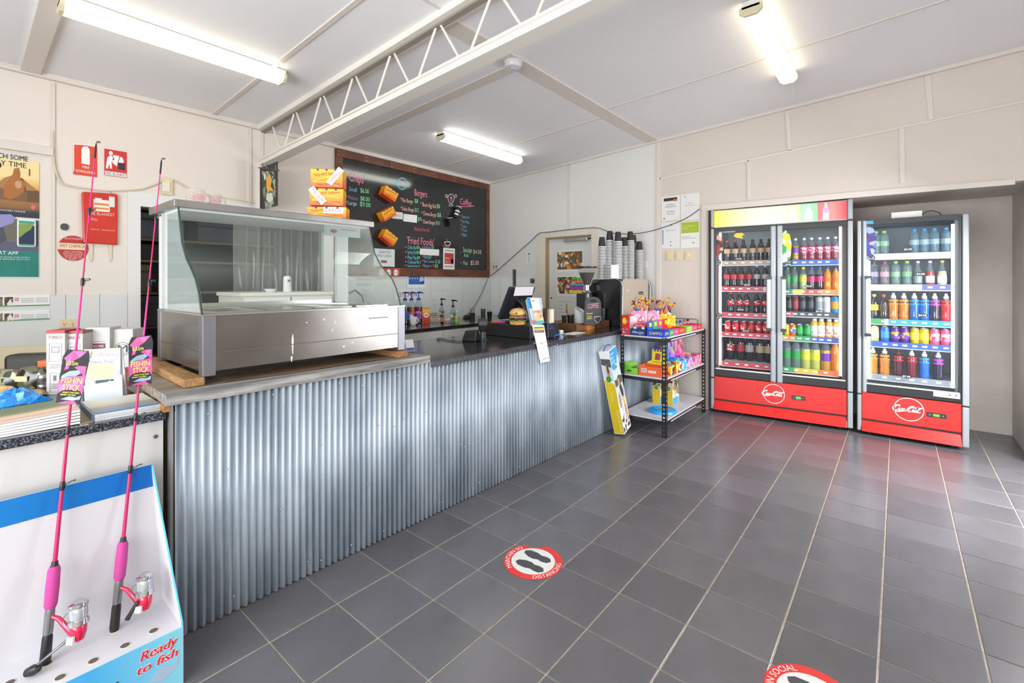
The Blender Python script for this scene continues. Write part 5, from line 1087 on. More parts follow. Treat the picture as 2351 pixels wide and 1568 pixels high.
for i, (l, r_, w_) in enumerate(((1531, 1544, 'first'), (1552, 1566, 'second'), (1574, 1589, 'third'))): plate(WF, .001, f'{w_} cream switch plate in the row of three below the wall papers', l, 577, r_, 598, n=2 if i < 2 else 1)
plate(WF, .006, 'small clear power outlet on the kitchen wall beside the chalkboard', 1131, 603, 1144, 618, '#cfd2d4', 'outlet')
sheet_on(WF, .001, 'thermometer', 'narrow white wall thermometer beside the kitchen door', 'thermometer', 1211, 580, 1219, 604, '#e2e4e2', [('scale_marking', '#5a6a6a', [('r', 1214.5, 584, 1215.5, 601)]), ('dark_print', '#333333', [('r', 1213, 581.5, 1217, 584)])], th=.006)
sheet_on(WF, .007, 'picture_card', 'tiny dark food picture on the tiles beside the kitchen door', 'picture', 1217, 639, 1227, 650, '#8a7468', [('dark_print', '#4a3a34', [('p', [(1218, 650), (1222, 641), (1227, 644), (1227, 650)])])])
sheet_on(WF, .001, 'light_switch', 'small white switch on the wall behind the stacked cups', 'switch', 1474, 600, 1485, 615, '#e4e2de', th=.009)
t = WF.thing('wall_clock', 'round cream wall clock behind the stacked paper cups', 'clock', 1422, 549); c = On(t); rr = c.uv(1440, 549)[0]
MB().disc(0, 0, rr, .001, .02, 28).build('clock_case', C('#dcd6c4', .4), t); MB().disc(0, 0, rr * .84, .0202, .022, 28).build('dial', C('#e8e8e6', .4), t)
m = MB()
for i in range(12): a = R(30 * i); m.rect(rr * .7 * math.cos(a) - .003, rr * .7 * math.sin(a) - .004, rr * .7 * math.cos(a) + .003, rr * .7 * math.sin(a) + .004, .0221, .0226)
m.build('hour_marking', C('#3c3c3c', .5), t); MB().rect(-.003, 0, .003, rr * .55, .0227, .0235).build('clock_hand', C('#2a2a2a', .5), t); MB().rect(0, -.003, rr * .4, .003, .0237, .0245).build('clock_hand', C('#2a2a2a', .5), t)
WD = Wall((0, YW + .045), 0)
food1 = patches('sweets', ['#c4762c', '#5c5650', '#e0dcd4', '#8a4a2c', '#66605c', '#d8902c', '#4a6a3a', '#5a5450'], 26, .4)
food2 = patches('salads', ['#7a2c34', '#8fa060', '#d8cfc4', '#3c3430', '#a84a3c', '#5a3a2c'], 24, .4)
sheet_on(WD, .001, 'poster', 'food photo of round sweets on a white sheet taped to the kitchen door', 'poster', 1278.5, 576, 1339, 624, '#e2e2e2', [('photo_print', food1, [('r', 1279.5, 579, 1337, 619)])])
sheet_on(WD, .001, 'poster', 'colourful food poster with striped bars on the kitchen door, under the sweets photo', 'poster', 1278.5, 634, 1340, 679, '#e2e2e2', [('photo_print', food2, [('r', 1280, 636, 1340, 674)]), ('green_bar', '#5cb848', [('r', 1314, 637, 1340, 642)]), ('orange_bar', '#e8843a', [('r', 1313, 644, 1340, 649)]), ('blue_bar', '#4aa4dc', [('r', 1311, 651, 1340, 656)]), ('purple_bar', '#b44ab8', [('r', 1309, 658, 1340, 664)]), ('yellow_bar', '#e6d24a', [('r', 1307, 666, 1340, 673)])])
sheet_on(WD, .001, 'notice', 'white printed chart with a small coloured scale low on the kitchen door', 'notice', 1279, 688, 1314, 735, '#d4d5d2', [('grey_print', '#a9abac', [('r', 1282, 691, 1312, 692.5), ('r', 1284, 700, 1292, 701.5), ('r', 1284, 708, 1292, 709.5), ('r', 1284, 716, 1292, 717.5), ('r', 1284, 724, 1292, 725.5)]), ('green_print', '#8ab83a', [('r', 1299.5, 697, 1303, 705)]), ('orange_print', '#d88a34', [('r', 1299.5, 705, 1303, 712)]), ('red_print', '#b8483a', [('r', 1299.5, 712, 1303, 719)])])
# loose black cable along the far wall and down into the corner
cable(WLF, .03, [(1121, 637), (1110, 664), (1096, 692), (1080, 715), (1064, 730)], .0045, 'wall_cable', 'loose black cable end hanging from the chalkboard corner to the bench', '#3b3a3c')
cable(WF, .03, [(1127, 633), (1150, 614), (1185, 583), (1215, 557), (1238, 536), (1260, 533), (1300, 528), (1340, 524), (1370, 523), (1390, 529), (1405, 535), (1440, 537), (1470, 535), (1500, 529), (1540, 516), (1575, 501), (1606, 480)], .0045, 'wall_cable', 'loose black cable strung along the far wall and over the door', '#3b3a3c')
# ------------------------------------------------------------------ fish banner hanging from the truss end
WT = Wall((0, YT - .045), 0)
o = sheet_on(WT, 0, 'fish_banner', 'black hanging banner with a fish print clipped to the truss end', 'banner', 597, 386, 638, 482, '#1c1d1f', [('green_print', patches('weed', ['#6a7a58', '#2c302c', '#a8b098', '#3a4638', '#8a927c', '#24282a'], 26, .5), [('p', [(602, 392), (632, 394), (634, 470), (615, 480), (604, 472)])]), ('fish_print', '#e8a83a', [('p', [(612, 410), (619, 398), (624, 412), (622, 428), (630, 440), (620, 436), (616, 446), (612, 430)])]), ('pale_print', '#d0d8cc', [('p', [(614, 445), (624, 442), (628, 456), (620, 466), (612, 458)]), ('p', [(606, 402), (610, 398), (612, 408), (607, 414)])])])
c = On(o); a = c.uv(594, 385); b_ = c.uv(641, 391); MB().tube([(a[0], a[1], .0), (b_[0], b_[1], .0)], .006, 8).build('hanging_rod', C('#4a4642', .5), o, smooth=True)
for p in ((603, 383), (613, 384), (634, 388)): u, v = c.uv(*p); MB().rect(u - .008, v - .015, u + .008, v + .035, -.004, .006).build('clip', C('#7a736a', .5), o)
# ------------------------------------------------------------------ kitchen bench along the left wall
BX, BY0 = -3.955, 2.95
kb = thing('kitchen_bench', 'white kitchen bench with a polished black top along the chalkboard wall', 'bench', (XL + .012, BY0, 0), 0)
bw = BX - (XL + .012)
B(0, 0, .862, bw, YW - .012 - BY0, .90).build('bench_top', GRAN, kb, bevel=.004)
for k in range(4): B(bw - .035, .03 + .575 * k, .10, bw - .015, .60 + .575 * k, .855).build('door', C('#d9dad8', .35), kb, bevel=.003)
B(0, .03, .06, bw - .037, YW - .03 - BY0, .86).build('carcass', C('#b9bab8', .5), kb)
B(0, .0, .0, bw - .02, .025, .86).build('end_panel', C('#1d1e20', .4), kb)
GZ = .9303; BZ = .9003
def stand(name, label, cat, px, py, z, ang=CA, group=None):
    p, s = base(px, py, z); return thing(name, label, cat, p, ang, group), s
# pump sauce bottles
def pump(label, px, py, liquid, lab, cap, sc=1.0, lab2=None):
    t, s = stand('pump_bottle', label, 'bottle', px, py, BZ, 60, 'pump bottles on the kitchen bench')
    MB().lathe([(.036 * sc, 0), (.044 * sc, .01), (.044 * sc, .20 * sc)], 18).build('bottle_body', liq(liquid), t, smooth=True)
    MB().lathe([(.044 * sc, .20 * sc), (.042 * sc, .235 * sc), (.022 * sc, .275 * sc), (.02 * sc, .285 * sc)], 18).build('bottle_shoulder', CLR, t, smooth=True)
    MB().lathe([(.0446 * sc, .05 * sc), (.0446 * sc, .15 * sc)], 18, cap0=False, cap1=False).build('label_wrap', lab, t, smooth=True)
    q = thing_part_pump(t, .285 * sc, cap, sc); return t
def thing_part_pump(t, z, cap, sc, h=.085):
    m = MB().lathe([(.024 * sc, z - .004), (.024 * sc, z + .015), (.010, z + .026), (.0065, z + .028), (.0065, z + h)], 14); o = m.build('pump_collar', cap, t, smooth=True)
    MB().tube([(-.018, 0, z + h + .004), (.012, 0, z + h + .006), (.048, 0, z + h + .002), (.058, 0, z + h - .010)], [.010, .011, .007, .005], 8).build('pump_spout', cap, o, smooth=True)
PB = C('#22329a', .35)
pump('blue pump sauce bottle, nearest the food warmer glass', 930, 744, '#3a2a2c', patches('pl1', ['#2f5fb0', '#e8702a', '#2a4a90'], 30), PB)
pump('blue pump sauce bottle of brown sauce, middle of three', 945, 743, '#8a5230', patches('pl2', ['#2a54b4', '#d8602a', '#e8e0d8', '#2a54b4'], 30), PB)
pump('blue pump sauce bottle with purple syrup and pink label, beside the orange carton', 961, 742, '#5c2a44', patches('pl3', ['#e0509c', '#c83a8c', '#3a5ab4', '#e884b8'], 26), PB)
t, s = stand('mug', 'plain white mug on the kitchen bench in front of the pump bottles', 'mug', 949, 747, BZ, 20)
MB().lathe([(.022, 0), (.034, .012), (.042, .05), (.045, .10), (.041, .10), (.038, .05), (.028, .012)], 20).build('cup', C('#e9ebee', .25, coat=.4), t, smooth=True)
MB().tube([(.042, 0, .085), (.062, 0, .08), (.066, 0, .055), (.056, 0, .03), (.038, 0, .025)], .005, 8).build('handle', C('#e9ebee', .25, coat=.4), t, smooth=True)
t, s = stand('drink_carton', 'orange and yellow food carton with a white round emblem on the kitchen bench', 'carton', 978.5, 742, BZ, 50)
B(-.042, -.03, 0, .042, .03, .19).build('carton', grad('carton_orange', [(0, '#c8402a'), (.3, '#e8862a'), (.7, '#f0c040'), (1, '#d8602a')], 2, .4), t, bevel=.002)
m = MB(True); m.disc(0, .10, .03, .0301, .0308, 18); m.build('emblem_print', C('#f0e8dc', .5), t)
m = MB(True); m.disc(0, .10, .019, .0309, .0314, 16); m.build('centre_print', C('#e8a890', .5), t); MB(True).text('Cola', -.018, .093, .036, .014, .0316).build('lettering', C('#a83a34', .5), t)
t, s = stand('egg_tray', 'shallow tray of white eggs under a flat box on the kitchen bench', 'egg tray', 997, 738, BZ, 70)
B(-.07, -.05, 0, .07, .06, .02).build('tray', C('#c9c4bc', .7), t)
for i in range(5):
    for j in range(3): MB().lathe([(.001, 0), (.012, .006), (.0165, .018), (.012, .034), (.001, .042)], 10, c=(-.056 + .028 * i, -.034 + .03 * j, .016)).build('egg', C('#e8e4de', .5), t, smooth=True)
B(-.07, -.05, .0582, .07, .06, .0586).build('card_lid', C('#c9c4bc', .7), t); b_ = t; t, s = stand('flat_box', 'beige box with a pale lid standing close behind the egg tray', 'box', 994, 733, BZ, 70); B(-.075, -.0, 0, .065, .075, .085).build('carton', C('#cdbb98', .6), t, bevel=.002); B(-.075, -.0, .0855, .065, .075, .092).build('lid', C('#d9d4cc', .6), t)
def syrup(label, px, py, col='#6a4a3c'):
    t, s = stand('syrup_bottle', label, 'bottle', px, py, BZ, 70, 'black pump syrup bottles')
    MB().lathe([(.030, 0), (.034, .008), (.034, .12)], 14).build('bottle_body', C('#8f9496', .1, coat=.5), t, smooth=True)
    MB().lathe([(.034, .12), (.030, .15), (.014, .175), (.013, .195)], 14).build('bottle_shoulder', CLR, t, smooth=True)
    MB().lathe([(.0345, .03), (.0345, .105)], 14, cap0=False, cap1=False).build('label_wrap', patches('syr', ['#2c2522', '#e4ded6', '#8a6a3a', '#2c2522'], 30), t, smooth=True)
    thing_part_pump(t, .195, C('#17181a', .4), .8, .075)
syrup('black pump syrup bottle at the start of the group, beside the flat box', 1004, 731); syrup('second black pump syrup bottle from the flat box', 1014, 734); syrup('third black pump syrup bottle from the flat box', 1023, 729); syrup('black pump syrup bottle at the end of the group, beside the green bottle', 1040, 741)
t, s = stand('sauce_bottle', 'small dark sauce bottle with an orange label in front of the syrup bottles', 'bottle', 1015, 742, BZ)
MB().lathe([(.016, 0), (.019, .005), (.019, .08), (.008, .11), (.008, .125)], 12).build('bottle_body', liq('#2c1a16'), t, smooth=True); MB().lathe([(.0194, .02), (.0194, .065)], 12, cap0=False, cap1=False).build('label_wrap', C('#d0702a', .5), t, smooth=True); MB().lathe([(.0095, .122), (.0095, .14)], 10).build('cap', C('#1a1a1a', .4), t)
t, s = stand('egg_tray', 'small heap of white eggs in a tray between the syrup bottles', 'egg tray', 1028, 740, BZ)
B(-.045, -.03, 0, .045, .03, .012).build('tray', C('#d5d2cc', .7), t)
for i in range(3):
    for j in range(2): MB().lathe([(.001, 0), (.012, .006), (.0165, .018), (.012, .034), (.001, .042)], 10, c=(-.03 + .03 * i, -.014 + .028 * j, .010)).build('egg', C('#e8e4de', .5), t, smooth=True)
t, s = stand('juice_bottle', 'slim green bottle on the kitchen bench, beside the last syrup bottle', 'bottle', 1049, 742, BZ)
MB().lathe([(.024, 0), (.027, .006), (.027, .075), (.024, .095), (.012, .125), (.011, .14)], 14).build('bottle_body', C('#9ab08c', .12, coat=.5), t, smooth=True); MB().lathe([(.0275, .012), (.0275, .05)], 14, cap0=False, cap1=False).build('label_wrap', C('#8cc83a', .4), t, smooth=True); MB().lathe([(.0125, .138), (.0125, .155)], 10).build('cap', C('#d8dadc', .4), t)
t, s = stand('cutlery_jug', 'dark jug holding steel utensils on the kitchen bench by the wall', 'jug', 1084, 732, BZ)
MB().lathe([(.035, 0), (.04, .07), (.042, .08), (.038, .08), (.034, .006)], 14).build('jug', C('#2a2a2c', .35), t, smooth=True)
for k in range(5): MB().tube([(.015 * math.cos(k * 1.3), .015 * math.sin(k * 1.3), .01), (.03 * math.cos(k * 1.3), .03 * math.sin(k * 1.3), .13 + .01 * (k % 3))], .0035, 6).build('utensil', C('#8a8c8e', .25, .9), t, smooth=True)
t, s = stand('cleaning_cloth', 'crumpled dark cloth on the kitchen bench beside the utensil jug', 'cloth', 1072, 731, BZ)
MB().lathe([(.045, 0), (.05, .015), (.035, .04), (.018, .05), (.001, .045)], 9, sx=1.2).build('cloth', C('#3a3634', .9, noise=.4, nscale=40, bump=.8, bscale=40), t, smooth=True)
t, s = stand('shaker', 'tall stainless steel shaker on the kitchen bench', 'shaker', 1109, 731, BZ)
MB().lathe([(.026, 0), (.029, .004), (.034, .13), (.036, .135), (.033, .135), (.028, .01)], 18).build('shaker', C('#b9bab8', .22, .95), t, smooth=True)
t, s = stand('paper_cup', 'black cup with a small green plant beside the steel shaker', 'cup', 1124, 731, BZ)
MB().lathe([(.028, 0), (.036, .085), (.038, .09), (.034, .09), (.026, .006)], 16).build('cup', C('#1b1b1d', .4), t, smooth=True)
for k in range(7): MB().tube([(0, 0, .06), (.02 * math.cos(k), .02 * math.sin(k), .09), (.032 * math.cos(k), .032 * math.sin(k), .10 + .004 * k)], [.004, .006, .001], 5).build('leaf', C('#6a9a3a', .6), t, smooth=True)
t, s = stand('kitchen_mixer', 'white domed bench mixer seen through the warmer glass', 'mixer', 889, 748, BZ, 60)
MB().lathe([(.05, 0), (.055, .01), (.045, .05), (.03, .10), (.03, .17)], 18).build('stand', C('#d6d8d2', .35), t, smooth=True)
MB().lathe([(.07, .17), (.072, .19), (.068, .24), (.045, .285), (.001, .30)], 20).build('dome', C('#dcdfd9', .3), t, smooth=True); B(-.01, -.073, .20, .05, -.062, .225).build('badge', C('#cdb68a', .5), t)
# ------------------------------------------------------------------ on the stone counter: payment terminal, stand, till
t, s = stand('card_terminal', 'black card payment terminal with a cable on the stone counter', 'card terminal', 1082, 783, GZ, 20)
MB().hexa([(-.065, -.05, 0), (.06, -.05, 0), (.06, .06, 0), (-.065, .06, 0), (-.045, -.02, .085), (.055, -.02, .095), (.055, .03, .09), (-.045, .03, .08)]).build('body', BLK, t, bevel=.008)
B(-.02, -.048, .012, .058, -.046, .03).build('keypad', C('#3c3e42', .3), t)
MB().hexa([(-.04, -.0365, .04), (.05, -.0365, .04), (.05, -.0345, .04), (-.04, -.0345, .04), (-.04, -.024, .078), (.05, -.022, .086), (.05, -.020, .086), (-.04, -.022, .078)]).build('screen', C('#2a3036', .08, coat=.6), t)
k = [onZ(a, b_, GZ + .006) - t.location for a, b_ in ((1060, 784), (1040, 783), (1020, 780), (1008, 776), (1003, 779), (1010, 782))]
k = [Matrix.Rotation(R(-20), 3, 'Z') @ p for p in k]; MB().tube(k, .0035, 6).build('cable', BLK, t, smooth=True)
t, s = stand('scanner', 'black barcode scanner head on a round grey stand', 'scanner', 1109, 781, GZ, 45)
MB().lathe([(.034, 0), (.034, .006), (.027, .012), (.026, .07)], 16).build('stand', C('#4a4c52', .35, .3), t, smooth=True)
MB().hexa([(-.03, -.03, .07), (.03, -.03, .07), (.035, .035, .07), (-.035, .035, .07), (-.043, -.045, .165), (.043, -.045, .165), (.04, .04, .175), (-.04, .04, .175)]).build('head', BLK, t, bevel=.010)
B(-.034, -.0455, .125, .034, -.0435, .155).build('scan_window', C('#3a2a2e', .06, coat=.6), t)
t = thing('cash_drawer', 'black metal cash drawer on the stone counter under the till screen', 'cash drawer', (-2.60, 3.03, GZ), 0)
B(-.235, 0, 0, .275, .42, .108).build('case', C('#1c1c1f', .4), t, bevel=.004)
B(.2755, .015, .012, .281, .405, .098).build('drawer_front', C('#232327', .35), t, bevel=.002); MB().lathe([(.001, .004), (.009, .004), (.009, 0)], 12).xf(Matrix.Translation((.281, .21, .055)) @ Matrix.Rotation(R(90), 4, 'Y')).build('lock', C('#a9a9ab', .3, .9), t)
B(.2812, .03, .03, .2820, .16, .09).build('blue_card', C('#8aa4cc', .5), t)
DZ_ = GZ + .1085
t = thing('till_screen', 'black touchscreen till seen from behind with a white paper card on its back', 'till', (-2.80, 3.25, DZ_), 0)
pa, pb = (-.09, .03), (.055, .325)      # bottom and top of the slanted screen (x, z)
dx, dz = pb[0] - pa[0], pb[1] - pa[1]; L = math.hypot(dx, dz); nx, nz = dz / L, -dx / L; th = .045
MB().hexa([(pa[0], 0, pa[1]), (pa[0] + nx * th, 0, pa[1] + nz * th), (pa[0] + nx * th, .38, pa[1] + nz * th), (pa[0], .38, pa[1]), (pb[0], 0, pb[1]), (pb[0] + nx * th * .6, 0, pb[1] + nz * th * .6), (pb[0] + nx * th * .6, .38, pb[1] + nz * th * .6), (pb[0], .38, pb[1])]).build('screen_body', C('#222329', .35), t, bevel=.008)
MB().hexa([(pa[0] - .002, .02, pa[1] + .015), (pa[0] - .0005, .02, pa[1] + .015), (pa[0] - .0005, .36, pa[1] + .015), (pa[0] - .002, .36, pa[1] + .015), (pb[0] - .009, .02, pb[1] - .015), (pb[0] - .0075, .02, pb[1] - .015), (pb[0] - .0075, .36, pb[1] - .015), (pb[0] - .009, .36, pb[1] - .015)]).build('display_glass', C('#0c0d10', .05, coat=.6), t)
MB().tube([(.02, .19, .19), (.08, .19, .14), (.10, .19, .06), (.09, .19, .008)], [.035, .03, .03, .04], 10).build('stand_arm', BLK, t, smooth=True)
B(-.02, .09, 0, .18, .29, .012).build('foot', BLK, t, bevel=.004)
MB().hexa([(.062, .06, .235), (.066, .06, .235), (.066, .34, .235), (.062, .34, .235), (.086, .06, .318), (.090, .06, .318), (.090, .34, .318), (.086, .34, .318)]).build('paper_card', C('#e8e7ea', .6), t)
B(.066, .04, .325, .074, .085, .48).build('pole_display', BLK, t, bevel=.003)
# burger model, pens
t = thing('burger_model', 'display burger with a seeded bun on top of the black cash drawer', 'burger', tuple(base(1189, 746, DZ_)[0]), 0)
BN = C('#d39346', .45, noise=1, h2='#e8c07a', nscale=14, coat=.2)
MB().lathe([(.05, 0), (.066, .006), (.070, .018), (.066, .028), (.001, .030)], 22).build('bun_base', BN, t, smooth=True)
def wavy(r, z, th, amp, n=36):
    m = MB(); vs = []
    for zz, f in ((z, .93), (z + th * .5, 1), (z + th, .93)): vs += [((r + amp * math.sin(5 * a)) * f * math.cos(a), (r + amp * math.sin(5 * a)) * f * math.sin(a), zz + amp * .6 * math.sin(7 * a)) for a in [2 * math.pi * i / n for i in range(n)]]
    m.add(vs, [(j * n + i, j * n + (i + 1) % n, (j + 1) * n + (i + 1) % n, (j + 1) * n + i) for j in range(2) for i in range(n)] + [tuple(range(n - 1, -1, -1)), tuple(2 * n + i for i in range(n))]); return m
wavy(.070, .031, .010, .004).build('lettuce', C('#b9c46a', .5, noise=.3, nscale=60), t, smooth=True)
MB().lathe([(.062, .043), (.068, .047), (.068, .058), (.062, .062)], 22).build('patty', C('#5c3a2a', .8, noise=.4, nscale=80, bump=.5, bscale=90), t, smooth=True)
wavy(.069, .0625, .005, .005).build('cheese', C('#e8dcc0', .5), t, smooth=True)
for k in range(3): a = k * 2.1 - 2.2; MB().lathe([(.026, 0), (.027, .004), (.026, .008)], 14, c=(.042 * math.cos(a), .042 * math.sin(a), .069)).build('tomato', C('#b8302a', .35), t, smooth=True)
wavy(.064, .078, .008, .004).build('lettuce', C('#9fb256', .5, noise=.3, nscale=60), t, smooth=True)
MB().lathe([(.064, .087), (.072, .094), (.071, .108), (.058, .128), (.034, .140), (.001, .144)], 24).build('bun_top', BN, t, smooth=True)
B(.028, -.068, .100, .046, -.064, .108).build('dark_flag', C('#2c2320', .5), t)
for i, (px, py, an, c_, w_) in enumerate(((1140, 739, 40, '#e8802a', 'orange'), (1152, 740, 55, '#e0409c', 'pink'))):
    p, s = base(px, py, DZ_ + .0085); t = thing('marker_pen', f'{w_} marker pen lying on the black cash drawer', 'marker', p, an, 'marker pens on the cash drawer')
    MB().tube([(-.045, 0, 0), (.03, 0, 0)], .0078, 10).build('barrel', C(c_, .4), t, smooth=True); MB().tube([(.0305, 0, 0), (.062, 0, 0), (.068, 0, 0)], [.0083, .0078, .004], 10).build('cap', C('#2c2c30', .4), t, smooth=True)
# brochures, hanging leaflet, boxes at the counter edge
WBr = Wall((-2.345, 3.06), 55)
def leaflet(name, label, pts, w, col, prints=(), th=.006, grp=None, W=WBr):
    W2 = Wall((W.p0[0] + W.n[0] * w, W.p0[1] + W.n[1] * w), W.ang); lo = max(range(len(pts)), key=lambda i: pts[i][1])
    t = W2.thing(name, label, 'brochure', *pts[lo], grp); c = On(t); m = MB(); c.poly(m, pts, -th, 0); m.build('cover', C(col, .45) if isinstance(col, str) else col, t)
    for i, (nm, h, kind, dat) in enumerate(prints):
        m = MB()
        if kind == 'p': c.poly(m, dat, 0, .0005 + .0003 * i)
        else: c.text(m, *dat, .0015)
        m.build(nm, C(h, .5) if isinstance(h, str) else h, t)
    return t
leaflet('brochure_holder', 'clear acrylic brochure holder leaning at the till drawer edge', [(1207, 690), (1212, 683), (1243, 684), (1252, 745), (1219, 748)], -.02, '#c9d4d8', th=.01)
leaflet('brochure', 'blue travel brochure standing in the acrylic holder beside the burger', [(1209, 684), (1219, 684), (1232, 743), (1222, 744)], .0, '#4a9ad6', [('pale_print', '#d8e4ea', 'p', [(1215, 708), (1224, 708), (1231, 742), (1223, 743)]), ('pink_print', '#d88a94', 'p', [(1221, 735), (1229, 734), (1232, 743), (1222, 744)])])
leaflet('brochure', 'white travel brochure with a beach picture standing in the acrylic holder', [(1217, 684), (1237, 685), (1250, 742), (1231, 744)], .012, '#e9e7e4', [('beach_print', patches('beach', ['#d89a6a', '#e8c09a', '#c88a80', '#e8d0b8'], 30), 'p', [(1224, 713), (1242, 712), (1248, 734), (1229, 737)]), ('teal_print', '#5ab4a4', 'p', [(1229, 737), (1248, 735), (1250, 742), (1231, 744)]), ('logo_print', '#d8642a', 'p', [(1222, 690), (1226, 689), (1226, 693), (1223, 693)])])
WCF = Wall((WC.p0[0] + WC.n[0] * .03, WC.p0[1] + WC.n[1] * .03), CA)
leaflet('hanging_leaflet', 'long white printed leaflet with a striped logo hanging over the counter edge', [(1222, 747), (1249, 746), (1263, 829), (1241, 834)], 0, '#e6e4e6', [('green_print', '#5a8a4a', 'p', [(1225, 751), (1248, 750), (1248.6, 753), (1225.6, 754)]), ('yellow_print', '#e0c23a', 'p', [(1225.6, 754), (1248.6, 753), (1249, 756), (1226, 757)]), ('brown_print', '#6a3a34', 'p', [(1226.5, 758), (1248.5, 757), (1249.5, 763), (1227.6, 764)]), ('lettering', '#e6d8d0', 't', ('NEWCASTLE', 1229, 763, 1247, 4)), ('grey_lettering', '#9a9aa4', 't', ('MENU', 1240, 790, 1247, 3)), ('grey_lettering', '#9a9aa4', 't', ('LAKE CAFE', 1246, 826, 1260, 3))], th=.0015, W=WCF)
t = thing('receipt_printer', 'black box printer standing at the counter edge beside the brochures', 'printer', (-2.24, 3.16, GZ), CA)
B(.0, .0, 0, .10, .10, .125).build('case', BLK, t, bevel=.006); B(.015, -.002, .08, .085, -.0003, .088).build('paper_slot', C('#4a4c50', .4), t)
for i, (x0, x1, h, c_, w_) in enumerate(((.004, .034, .125, '#4a3426', 'dark brown'), (.036, .050, .115, '#d8d2c8', 'white'), (.052, .098, .118, '#c4a068', 'tan'))):
    t = thing('book', f'{w_} book standing upright on the black printer', 'book', (-2.24, 3.16, GZ + .1255), CA, 'books on the black printer'); B(x0, .01, 0, x1, .095, h).build('cover', C(c_, .6), t, bevel=.001); B(x0 + .002, .0095, .003, x1 - .002, .012, h - .003).build('pages', C('#e0d8c4' if i else '#8a7a66', .8), t)
k = [onX(px, py, -2.17 - .05 * abs(1265 - px) / 15) for px, py in ((1252, 740), (1262, 744), (1270, 755), (1274, 768), (1273, 776))]
o = MB().tube([p - k[0] for p in k], .0042, 8).build('data_cable', C('#2a4aa4', .4), None, smooth=True, loc=k[0]); tag(o, 'blue data cable looping down beside the black printer', 'cable')
k = [onX(px, py, -2.13) for px, py in ((1276, 770), (1283, 768), (1287, 775), (1281, 782), (1274, 784))]
o = MB().tube([p - k[0] for p in k], .0042, 8).build('data_cable', C('#3a86d0', .4), None, smooth=True, loc=k[0]); tag(o, 'lighter blue data cable curling at the counter edge', 'cable')
t, s = stand('power_adapter', 'small white power adapter on the stone counter beside the black printer', 'adapter', 1287, 768, GZ); B(-.025, -.015, 0, .025, .025, .04).build('body', C('#dfe1e2', .4), t, bevel=.004); MB().tube([(0, -.015, .02), (.0, -.03, .012), (.03, -.04, .004), (.07, -.03, .004)], .003, 6).build('lead', C('#d5d6d8', .5), t, smooth=True)
p, s = base(1318, 766, GZ); t = thing('paper_sheet', 'white papers lying flat on the stone counter before the coffee tray', 'paper', p, CA + 6); B(-.10, -.05, 0, .14, .07, .002).build('sheet', C('#dcdad6', .7), t); B(-.06, -.06, .0022, .12, .05, .004).build('sheet', C('#e6e4e0', .7), t)
p, s = base(943, 806, GZ); t = thing('business_card', 'small white and blue card leaning on the counter by the food warmer', 'card', p, CA - 12); MB().hexa([(-.03, 0, 0), (.03, 0, 0), (.03, .002, 0), (-.03, .002, 0), (-.03, .03, .075), (.03, .03, .075), (.03, .032, .075), (-.03, .032, .075)]).build('card', C('#e2e4e8', .5), t); MB().hexa([(-.028, -.0003, .003), (.028, -.0003, .003), (.028, .0, .003), (-.028, .0, .003), (-.028, .0073, .022), (.028, .0073, .022), (.028, .0079, .022), (-.028, .0079, .022)]).build('blue_print', C('#4a5aa0', .5), t)
# ------------------------------------------------------------------ coffee corner
TZ = .066
t = thing('wooden_tray', 'brown timber box stand under the coffee grinder', 'stand', tuple(WC.at(3.27, GZ, -.26)), CA)
BRW = C('#86603e', .5, noise=.3, h2='#6a482c', nscale=8, stretch=(1, 6, 6))
B(0, .0, 0, .635, .40, .012).build('base_board', BRW, t); boxes('side_board', BRW, t, (0, 0, .0125, .635, .014, TZ), (0, .386, .0125, .635, .40, TZ), (0, .0145, .0125, .014, .3855, TZ), (.621, .0145, .0125, .635, .3855, TZ)); B(.0145, .0145, .04, .6205, .3855, TZ - .002).build('top_board', BRW, t)
TT = GZ + TZ - .0015
t = thing('open_carton', 'shallow orange carton on the stone counter under the coffee sign', 'carton', tuple(WC.at(3.42, GZ, -.235)), CA + 4)
ORG = C('#d98a3a', .55, noise=.15, nscale=10); boxes('carton_side', ORG, t, (0, 0, 0, .17, .003, .045), (0, .13, 0, .17, .133, .045), (0, .0035, 0, .003, .1295, .045), (.167, .0035, 0, .17, .1295, .045)); B(.0035, .0035, 0, .1665, .1295, .004).build('carton_floor', C('#c47a30', .6), t); B(0, -.0005, .02, .17, -.0002, .023).build('fold_line', C('#a86424', .6), t)
# grinder
def ucw(px, w): return Wall((WC.p0[0] + WC.n[0] * w, WC.p0[1] + WC.n[1] * w), CA).uv(px, 700)[0]
p = WC.at(ucw(1357, -.42), TT, -.42); t = thing('coffee_grinder', 'coffee grinder with a clear hopper full of roasted beans', 'coffee grinder', p, CA)
B(-.075, -.0, 0, .085, .16, .03).build('foot', C('#9a9c9c', .3, .7), t, bevel=.006)
B(-.06, .02, .0305, .07, .15, .285).build('body', C('#3c3e40', .35, .4), t, bevel=.010)
B(-.055, .0, .10, -.02, .0195, .285).build('chrome_column', C('#c4c6c6', .2, .9), t, bevel=.004)
MB().lathe([(.052, .2855), (.056, .30), (.045, .312), (.03, .318), (.03, .375)], 20, c=(.03, .07, 0)).build('neck', C('#b9bbba', .25, .9), t, smooth=True)
MB().lathe([(.030, .376), (.036, .39), (.066, .46), (.086, .51)], 20, c=(.03, .07, 0)).build('coffee_beans', C('#4a2c20', .6, noise=1, h2='#2a1812', nscale=90, bump=.8, bscale=90), t, smooth=True)
MB().lathe([(.033, .376), (.039, .39), (.070, .46), (.108, .56)], 24, c=(.03, .07, 0), cap0=False, cap1=False).build('hopper', C('#e2e6e4', .05, clear=.94), t, smooth=True)
